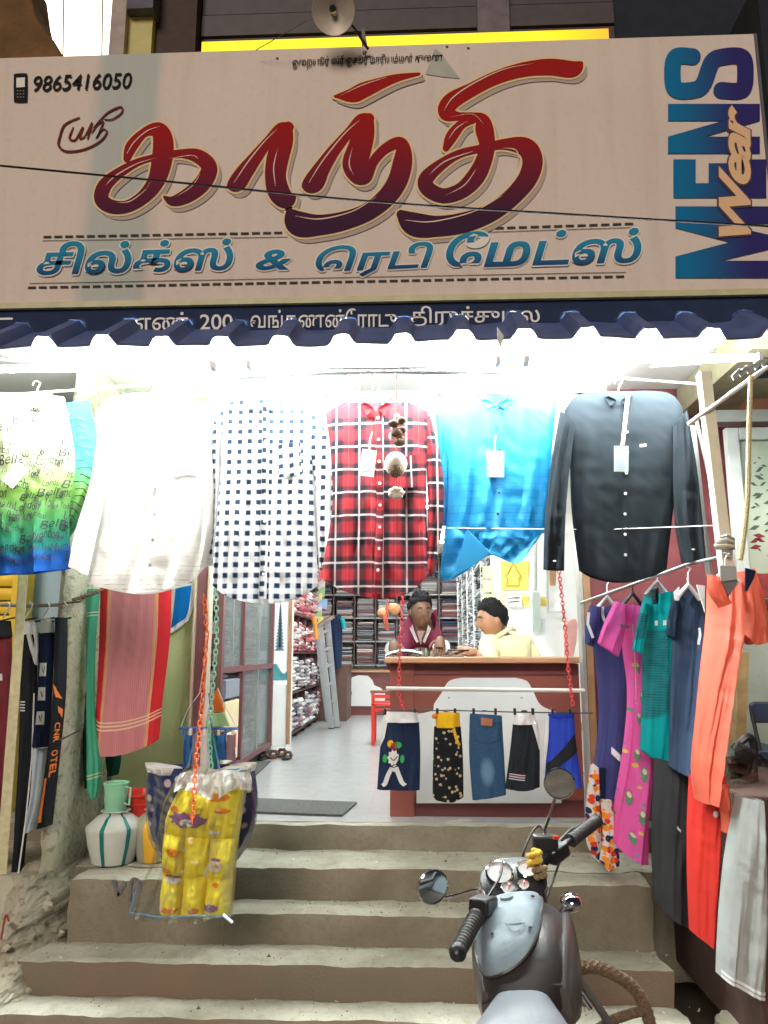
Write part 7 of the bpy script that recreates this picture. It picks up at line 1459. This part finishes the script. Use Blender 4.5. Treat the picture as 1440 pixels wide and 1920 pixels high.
# round reflector lamp
t = thing('reflector_disc', 'round dull metal lamp reflector seen from below above the sign', 'lamp', P(625, 25, 3.35))
mb = MB(); mb.lathe([(.018, .030), (.05, .022), (.107, 0), (.109, .003), (.05, .028), (.018, .038)], P(625, 20, 3.35), 36, axis=(0, .82, .57)); mb.obj('reflector', M('dull_aluminium', (.50, .44, .36), rough=.45, metal=.25, var=.12), t, smooth=True)
mb = MB(); mb.lathe([(0, -.012), (.016, -.010), (.018, .03), (.0, .05)], P(624, 16, 3.35), 14, axis=(0, .82, .57)); mb.obj('hub', blkp, t, smooth=True)
mb = MB(); mb.tube([P(668, 58, 3.42), P(690, 92, 3.52)], .008, 6); mb.tube([P(630, 10, 3.38), P(668, 58, 3.42)], .006, 6); mb.obj('arm', blkp, t)
mb = MB(); mb.tube([P(576, 38, 3.36), P(480, 94, 3.50)], .0022, 5); mb.obj('stay_wire', M('brown_wire', (.14, .09, .06), var=0), t)
# cable across the sign
cab = cr([tuple(P(x, y, Y)) for x, y, Y in ((-60, 305, 3.1), (300, 339, 3.05), (700, 378, 2.98), (1100, 404, 2.92), (1500, 428, 2.86))], 8)
mb = MB(); mb.tube(cab, .0048, 8); mb.obj('overhead_cable', M('black_cable', (.02, .017, .018), rough=.9, var=0, spec=.1), smooth=True, label='black overhead cable crossing in front of the signboard', cat='cable')
# ================================================================ MOTORCYCLE
bike = thing('motorcycle', 'parked motorcycle with blue grey tank cover seen from behind at the lower right', 'motorcycle', (.25, 2.3, 0))
chrome = M('chrome', (.75, .75, .76), rough=.08, metal=1, var=0)
cvm = M('blue_grey_rexine_cover', (.155, .20, .23), rough=.52, var=.10, bump=.25, bscale=26, spec=.4); dkc = M('dark_brown_rexine', (.038, .034, .034), rough=.4, var=.15, bump=.2, bscale=25); mir = M('mirror_glass', (.85, .88, .88), rough=.02, metal=1, var=0)
pnt = M('grey_brown_metal_paint', (.085, .078, .075), rough=.38, var=.08, coat=.15)
seatm = M('grey_seat_vinyl', (.17, .185, .21), rough=.42, var=.05, bump=.1, bscale=40, spec=.6)
def loft(sec, n=24, e=2.4, cap=True):
    """sections: (centre, half-width vector, half-height vector)"""
    mb = MB(); b0 = 0
    for c, a, b in sec:
        for k in range(n):
            t_ = 2*math.pi*k/n; cs, sn = math.cos(t_), math.sin(t_)
            mb.v.append(Vector(c)+Vector(a)*math.copysign(abs(cs)**(2/e), cs)+Vector(b)*math.copysign(abs(sn)**(2/e), sn))
    for i in range(len(sec)-1): mb.addf([(i*n+k, i*n+(k+1) % n, (i+1)*n+(k+1) % n, (i+1)*n+k) for k in range(n)])
    if cap: mb.addf([tuple(range(n))[::-1], tuple((len(sec)-1)*n+k for k in range(n))])
    return mb
fw = V((.16, .987, 0)); rt = V((.987, -.16, 0)); ln_a = math.radians(7)
rtl = (rt*math.cos(ln_a)+V((0, 0, 1))*math.sin(ln_a)); upl = (V((0, 0, 1))*math.cos(ln_a)-rt*math.sin(ln_a))
T0 = P(984, 1792, 2.40)          # middle of the tank
def B(x, y, z): return T0+rtl*x+fw*y+upl*z
tank = [(B(0, -.26, -.055), rtl*.048, upl*.035), (B(0, -.24, -.05), rtl*.074, upl*.060), (B(0, -.17, -.02), rtl*.108, upl*.090), (B(0, -.06, .02), rtl*.130, upl*.105), (B(0, .08, .01), rtl*.138, upl*.115), (B(0, .18, .0), rtl*.125, upl*.09), (B(0, .23, -.02), rtl*.07, upl*.05)]
loft(tank, 32).obj('tank', dkc, bike, smooth=True)
# right tank panel, painted
loft([(B(.100, -.20, -.06), rtl*.014, upl*.05), (B(.122, -.08, -.03), rtl*.020, upl*.105), (B(.130, .06, -.02), rtl*.022, upl*.11), (B(.115, .17, -.01), rtl*.016, upl*.07)], 20).obj('tank_side_panel', pnt, bike, smooth=True)
loft([(B(-.100, -.20, -.06), rtl*.014, upl*.05), (B(-.122, -.08, -.03), rtl*.020, upl*.105), (B(-.130, .06, -.02), rtl*.022, upl*.11), (B(-.115, .17, -.01), rtl*.016, upl*.07)], 20).obj('tank_side_panel', pnt, bike, smooth=True)
# cover on the tank: quilted octagon following the top
oct_ = [(-.127, -.05), (-.116, .08), (-.06, .17), (.030, .165), (.064, .09), (.066, -.06), (.030, -.175), (-.045, -.215), (-.102, -.175)]
def tank_top(x, y):
    import bisect
    ys_ = [-.26, -.24, -.17, -.06, .08, .18, .23]; hw_ = [.048, .074, .108, .130, .138, .125, .07]; hh_ = [.035, .06, .09, .105, .115, .09, .05]; cz_ = [-.055, -.05, -.02, .02, .01, 0, -.02]
    y = max(-.25, min(.22, y)); i = max(0, min(5, bisect.bisect(ys_, y)-1)); f = (y-ys_[i])/(ys_[i+1]-ys_[i]); g_ = lambda L: L[i]+(L[i+1]-L[i])*f
    w_, h_, c_ = g_(hw_), g_(hh_), g_(cz_); q = min(1, abs(x)/w_); return c_+h_*(1-q**2.4)**(1/2.4)
co = MB(); nR = 10; oc = cr([(x, y) for x, y in oct_], 5, True); nO = len(oc)
for r_ in range(nR+1):
    for (x, y) in oc:
        q = r_/nR; xx, yy = x*q+.0*(1-q), y*q; rim = .014*(1-q**10); co.v.append(B(xx, yy, tank_top(xx*.97, yy)+.010+rim+.003*noise.noise(V((xx*25, yy*25, 0)))))
co.addf([(r_*nO+k, r_*nO+(k+1) % nO, (r_+1)*nO+(k+1) % nO, (r_+1)*nO+k) for r_ in range(nR) for k in range(nO)]); co.obj('tank_cover', cvm, bike, smooth=True)
mb = MB(); mb.tube([B(x*1.01, y*1.01, tank_top(x*.97, y)+.010) for x, y in oc], .005, 6, closed=True); mb.obj('cover_piping', dkc, bike, smooth=True)
mb = MB()
for r_ in (.016, .024): mb.tube([B(-.005+r_*1.1*math.cos(k*math.pi/8), -.115+r_*math.sin(k*math.pi/8), tank_top(0, -.115)+.0265-.0015*math.sin(k*math.pi/8)) for k in range(16)], .0014, 4, closed=True)
mb.obj('embossed_ring', M('cover_emboss', (.15, .20, .23), rough=.4), bike)
for k in range(5):   # leather folds under the cover
    mb = MB(); mb.tube(cr([tuple(B(-.11+.03*k, -.20-.008*k, tank_top(-.10+.02*k, -.20)-.005-.012*k)), tuple(B(0, -.235-.010*k, tank_top(0, -.235-.01*k)-.006)), tuple(B(.10-.012*k, -.20-.01*k, tank_top(.09, -.20)-.010*k))], 5), [.004]*11, 6); mb.obj('leather_fold', dkc, bike, smooth=True)
# seat
S0 = P(972, 1890, 2.02)
ls_ = T0+fw*(-.235)+V((0, 0, -.045))
seat = [(ls_+fw*.07+V((0, 0, .0)), rtl*.045, upl*.035), (ls_+fw*.0, rtl*.075, upl*.05), (ls_-fw*.10-V((0, 0, .015)), rtl*.115, upl*.055), (ls_-fw*.22-V((0, 0, .02)), rtl*.145, upl*.055), (ls_-fw*.36-V((0, 0, .005)), rtl*.15, upl*.06), (ls_-fw*.38+V((0, 0, .045)), rtl*.135, upl*.045), (ls_-fw*.72+V((0, 0, .07)), rtl*.11, upl*.045), (ls_-fw*.80+V((0, 0, .06)), rtl*.07, upl*.03)]
loft(seat, 28, 2.8).obj('seat', seatm, bike, smooth=True)
# body under
loft([(ls_+fw*.05-V((0, 0, .12)), rtl*.10, upl*.10), (ls_-fw*.25-V((0, 0, .14)), rtl*.14, upl*.09), (ls_-fw*.7-V((0, 0, .02)), rtl*.10, upl*.07)], 20).obj('side_cover', pnt, bike, smooth=True)
loft([(B(0, .2, -.45), rtl*.12, upl*.14), (B(0, -.02, -.50), rtl*.16, upl*.17), (B(0, -.22, -.48), rtl*.13, upl*.14)], 16).obj('engine', M('engine_grey', (.12, .12, .12), rough=.4, metal=.6), bike, smooth=True)
def wheel(c, ax):
    wh = MB(); R = ax.to_track_quat('Z', 'Y').to_matrix(); wh.tube([c+R @ V((.27*math.cos(k*math.pi/16), .27*math.sin(k*math.pi/16), 0)) for k in range(32)], .045, 10, closed=True); w1 = wh.obj('wheel', M('tyre_rubber', (.018, .017, .016), rough=.85, var=.2), bike, smooth=True)
    wh = MB(); wh.tube([c+R @ V((.225*math.cos(k*math.pi/16), .225*math.sin(k*math.pi/16), 0)) for k in range(32)], .014, 8, closed=True)
    wh.obj('rim', chrome, w1, smooth=True)
    for k in range(6): wh = MB(); wh.tube([c, c+R @ V((.22*math.cos(k*math.pi/3), .22*math.sin(k*math.pi/3), 0))], .012, 6); wh.obj('spoke', MATS['engine_grey'], w1)
fc = T0+fw*.62; fc.z = .315; rc_ = T0-fw*.66; rc_.z = .315
wheel(fc, rtl); wheel(rc_, rtl)
# handlebar, cluster
HB0, HB1 = P(858, 1786, 2.22), P(1118, 1540, 2.84)
c1, c2 = P(905, 1698, 2.36), P(1040, 1600, 2.70); mid = P(972, 1668, 2.62)
mb = MB(); mb.tube(cr([tuple(HB0), tuple(c1), tuple(P(940, 1690, 2.5)), tuple(P(990, 1655, 2.62)), tuple(c2), tuple(HB1)], 6), .011, 10); mb.obj('handlebar', blkp, bike, smooth=True)
rub2 = M('black_grip_rubber', (.03, .028, .028), rough=.55, var=.1)
for (a, b_) in ((HB0, HB0.lerp(c1, .78)), (HB1, HB1.lerp(c2, .62))):
    n_ = 40; pts = [a.lerp(b_, k/n_) for k in range(n_+1)]; mb = MB(); mb.tube(pts, [.020+.0022*(k % 3 == 0) if 2 < k < n_-2 else .023 for k in range(n_+1)], 14); mb.obj('grip', rub2, bike, smooth=True)
    mb = MB(); d = (a-b_).normalized(); mb.tube([a, a+d*.006, a+d*.018], [.024, .024, .014], 14); mb.obj('bar_end', blkp, bike, smooth=True)
for (p, q) in ((c1, mid), (c2, HB1)):
    d = (q-p).normalized(); mb = MB(); mb.bar(p-d*.035, p+d*.045, .060, .045); bevel(mb.obj('switch_box', blkp, bike), .008, 3)
mb = MB(); mb.box(P(1022, 1580, 2.70), (.08, .05, .05)); bevel(mb.obj('brake_reservoir', blkp, bike), .008); mb = MB(); mb.box(P(1042, 1570, 2.66), (.016, .02, .010)); mb.obj('kill_switch', redpl, bike)
for (a, b_, c_) in ((c1+V((.0, .02, .0)), HB0.lerp(c1, .5)+V((0, .10, .0)), HB0+V((-.0, .10, -.01))), (c2+V((0, .05, 0)), c2.lerp(HB1, .5)+V((0, .10, 0)), HB1+V((0, .09, -.02)))): mb = MB(); mb.tube([a, b_, c_], [.006, .006, .008], 8); mb.obj('brake_lever', blkp, bike, smooth=True)
# instrument cluster
up_c = (V((0, -.62, .78))).normalized(); cc = P(962, 1650, 2.62); rx_ = V((1, -.1, .12)).normalized(); ux_ = up_c.cross(rx_).normalized()
loft([(cc-up_c*.07, rx_*.07, ux_*.04), (cc-up_c*.03, rx_*.095, ux_*.070), (cc+up_c*.005, rx_*.105, ux_*.078), (cc+up_c*.012, rx_*.095, ux_*.068)], 28, 2.6).obj('cluster_housing', blkp, bike, smooth=True)
gsil = M('silver_gauge_face', (.72, .72, .72), rough=.2, metal=.4, var=.1, scale=60)
for (x, y, r) in ((-.043, .016, .044), (.045, .022, .034), (-.02, -.042, .024), (.028, -.034, .019)):
    c = cc+rx_*x+ux_*y+up_c*.012; mb = MB(); mb.lathe([(r, 0), (r, .010), (r*.88, .012), (r*.84, .006)], c, 28, axis=up_c); mb.obj('gauge_bezel', chrome, bike, smooth=True)
    mb = MB(); mb.lathe([(0, .006), (r*.84, .006)], c, 28, axis=up_c); mb.obj('gauge_face', gsil, bike)
    mb = MB(); mb.tube([c+up_c*.008, c+up_c*.008+rx_*r*.3+ux_*r*.6], .002, 5); mb.obj('gauge_needle', redpl, bike)
loft([(cc+V((0, .05, -.10)), rx_*.11, V((0, 0, .09))), (cc+V((.02, .20, -.10)), rx_*.12, V((0, 0, .11))), (cc+V((.03, .28, -.11)), rx_*.09, V((0, 0, .09)))], 20).obj('headlight_shell', pnt, bike, smooth=True)
vis = MB(); (lambda *k: None)(lambda u, v: cc+rx_*(-.12+.24*u)+V((.0, .12+.02*v-.06*abs(2*u-1)**2, -.03+.10*v*(1-.4*(2*u-1)**2))), 14, 6)
for s_ in (-1, 1): mb = MB(); mb.tube([B(.06*s_, .32, .02), fc+rtl*.075*s_], .018, 10); mb.obj('fork_tube', chrome, bike, smooth=True)
# front mudguard
mb = MB(); R_ = rtl.to_track_quat('Z', 'Y').to_matrix(); mb.grid(lambda u, v: fc+fw*(.335*math.cos(.3+2.3*u))+V((0, 0, .335*math.sin(.3+2.3*u)))+rtl*(.07*(2*v-1))-V((0, 0, .02*(2*v-1)**2)), 20, 6); mb.obj('mudguard', pnt, bike, smooth=True)
# mirrors
def mirror(c, r, axis, stalk, parent=bike):
    m_ = MB(); m_.lathe([(0, .022), (r*.7, .018), (r, .004), (r*1.02, -.003), (r*.93, -.006), (r*.90, -.002)], c, 30, axis=axis); o_ = m_.obj('mirror', chrome, parent, smooth=True)
    m_ = MB(); m_.lathe([(0, -.0024), (r*.91, -.0022)], c, 30, axis=axis); m_.obj('mirror_glass', mir, o_)
    m_ = MB(); m_.tube(cr([tuple(p) for p in stalk], 5), .0055, 8); m_.obj('mirror_stalk', chrome, o_, smooth=True)
mirror(P(811, 1663, 2.50), .050, V((-.35, .93, .10)), [P(822, 1672, 2.52), P(840, 1682, 2.54), P(896, 1668, 2.52), P(908, 1680, 2.45)])
mirror(P(1049, 1469, 2.72), .051, V((.12, .98, .10)), [P(1043, 1490, 2.74), P(1030, 1530, 2.73), P(1020, 1562, 2.71), P(1024, 1582, 2.70)])
# indicator, garland
mb = MB(); mb.ball(P(1071, 1691, 2.48), .032, .042, .027, 18, 12); mb.obj('indicator', chrome, bike, smooth=True); mb = MB(); mb.tube([P(1063, 1703, 2.48), P(1040, 1725, 2.50)], .010, 8); mb.obj('indicator_stalk', chrome, bike, smooth=True)
gar = thing('garland', 'small dried yellow flower garland tied round the motorcycle handlebar', 'garland', P(1003, 1628, 2.62))
yf = M('yellow_flower', (.70, .45, .06), rough=.9, var=.3); br_ = M('dried_brown_leaf', (.22, .15, .08), rough=.9, var=.4)
for k in range(26):
    mb = MB(); a_ = k*.9; mb.ball(P(1002+9*math.sin(a_)+(10 if k > 15 else 0), 1595+2.0*k, 2.58+.02*math.cos(a_)), .012, .009, .009, 7, 5); mb.obj('flower', yf if k < 15 else br_, gar)
# rope wrapped leg guard
gp_ = [P(1070, 1822, 2.52), P(1110, 1812, 2.54), P(1150, 1826, 2.55), P(1188, 1852, 2.56), P(1210, 1890, 2.56), P(1222, 1940, 2.55), P(1226, 2000, 2.53)]
gq = [V(p) for p in cr([tuple(p) for p in gp_], 14)]
ropeb = M('brown_guard_rope', (.17, .115, .07), rough=.95, var=.35, scale=90, bump=.6, bscale=180)
mb = MB(); mb.tube(gq, [.013+.003*abs(math.sin(i*1.25)) for i in range(len(gq))], 12); mb.obj('leg_guard', ropeb, bike, smooth=True)
mb = MB(); prev = []
for i in range(len(gq)*6):
    f = i/6; k = min(len(gq)-2, int(f)); p = gq[k].lerp(gq[k+1], min(1, f-k)); d = (gq[k+1]-gq[k]).normalized(); a = d.cross(V((0, 1, 0))).normalized(); b_ = d.cross(a); prev.append(p+(a*math.cos(i*1.0)+b_*math.sin(i*1.0))*.0165)
mb.tube(prev, .0038, 5); mb.obj('wrapped_rope', ropeb, bike, smooth=True)
mb = MB(); mb.tube([P(1216, 1893, 2.56), P(1185, 1900, 2.54), P(1150, 1912, 2.52), P(1120, 1930, 2.50)], .014, 10); mb.obj('lower_guard_bar', ropeb, bike, smooth=True)
mb = MB(); mb.tube([P(1082, 1835, 2.48), P(1100, 1856, 2.47), P(1130, 1900, 2.46), P(1160, 1950, 2.45)], .012, 8); mb.obj('frame_tube', pnt, bike, smooth=True)
mb = MB(); mb.tube([P(1078, 1850, 2.44), P(1092, 1868, 2.44), P(1108, 1892, 2.43)], .008, 8); mb.obj('bright_lever', chrome, bike, smooth=True)

cbm = M('black_cable_sheath', (.012, .012, .012), rough=.5, var=0)
for i, pts in enumerate(((c1, c1+V((.06, .10, .05)), cc+V((-.02, .10, .03)), cc+V((.0, .16, -.12))), (c2, c2+V((-.03, .12, .06)), cc+V((.05, .12, .05)), cc+V((.03, .16, -.12))), (c2+V((.03, 0, 0)), c2+V((.02, .10, -.08)), B(.05, .30, .0), B(.05, .34, -.2)), (c1+V((.02, 0, 0)), B(-.10, .24, .10), B(-.05, .30, .0), B(-.05, .34, -.2)))):
    mb = MB(); mb.tube(cr([tuple(p) for p in pts], 6), .0042, 6); mb.obj('control_cable', cbm, bike, smooth=True)
for k, (x, y) in enumerate(((-.09, .02), (.045, .02), (-.07, -.13), (.035, -.13))): mb = MB(); mb.lathe([(0, .004), (.005, .004), (.006, 0)], B(x, y, tank_top(x*.97, y)+.026), 8); mb.obj('cover_stud', chrome, bike)
mb = MB(); mb.lathe([(0, .006), (.018, .006), (.020, 0)], B(-.03, .02, tank_top(-.03, .02)+.024), 18, axis=upl); mb.obj('fuel_cap_bump', cvm, bike, smooth=True)
# grit, chips and litter on the treads
mb = MB(); rg_ = random.Random(5)
for (z, yf, yb_, xa3, xb3) in ((.713, 4.22, 4.60, -1.6, 1.2), (.565, 4.0, 4.2, -.7, .35), (.428, 3.76, 3.97, -1.8, 1.2), (.289, 3.56, 3.73, -1.75, 1.25), (.145, 3.30, 3.53, -1.6, 1.3)):
    for k in range(150):
        x = rg_.uniform(xa3, xb3); y = yb_-(yb_-yf)*rg_.random()**1.6; q = rg_.uniform(.0015, .005)*(2.2 if k % 40 == 0 else 1)
        b = mb.addv([(x-q, y-q*.6, z+.001), (x+q, y-q*.4, z+.001), (x+q*.5, y+q, z+.001), (x, y, z+.001+q*1.2)]); mb.cc = rg_.choice(((.10, .08, .06), (.30, .26, .2), (.45, .42, .36), (.62, .6, .55), (.16, .12, .08))); mb.addf([(0, 1, 3), (1, 2, 3), (2, 0, 3)], b)
mb.obj('grit', attr_mat('grit_mix', .95), stair, kind='stuff')
for k in range(16):
    z, y, x = rg_.choice(((.713, 4.24), (.428, 3.80), (.289, 3.60), (.145, 3.36)))+(0,); x = rg_.uniform(-1.3, 1.1); y += rg_.uniform(0, .12); a_ = rg_.uniform(0, 3); L_ = rg_.uniform(.008, .02)
    mb = MB(); mb.prism([(x, y, z+.003), (x+L_*math.cos(a_), y+L_*math.sin(a_), z+.004), (x+L_*math.cos(a_+.5), y+L_*math.sin(a_+.5), z+.006)], (0, 0, .001)); mb.obj('paper_scrap', paper, stair)

for m_ in (tel, slate, org, mag, purp, chr_, redj, gry, bk1, nvj, mrj, pink, roy, green, navyf, flm): wrinkles(m_, 4.5, .55, .012)
for m_ in (mar, yel2): wrinkles(m_, 7, .8, .02)
wrinkles(yq, 9, .5, .01)
nx = NX(signm); ox, oy, oz, ov = nx.obj(); mp = nx.n.new('ShaderNodeMapping'); mp.inputs['Scale'].default_value = (5, 1, .35); nx.l.new(ov, mp.inputs[0])
st_ = nx.noise(mp.outputs[0], 2.2, 6, .3); bl = nx.noise(ov, .9, 3, 1.5); old_c = signm.node_tree.nodes['Principled BSDF'].inputs['Base Color'].links[0].from_socket
ge = nx.n.new('ShaderNodeNewGeometry'); sp = nx.n.new('ShaderNodeSeparateXYZ'); nx.l.new(ge.outputs['Position'], sp.inputs[0]); gxx = nx.m('ADD', sp.outputs[0], nx.m('MULTIPLY', nx.m('SUBTRACT', sp.outputs[2], sz0), -.02))
tint_ = nx.mix(nx.m('MULTIPLY', nx.m('MULTIPLY', nx.step(gxx, (xa_s+xa_s2)/2, .03), nx.m('SUBTRACT', 1.0, nx.step(gxx, (xb_s+xb_s2)/2, .025))), .9), old_c, (.44, .50, .47))
setcol(signm, nx.mix(nx.m('MULTIPLY', nx.step(st_, .62, .12), .16), nx.mix(nx.m('MULTIPLY', nx.step(bl, .5, .2), .16), tint_, (.52, .42, .36)), (.36, .29, .23)))
wrinkles(signm, 1.1, .35, .012)
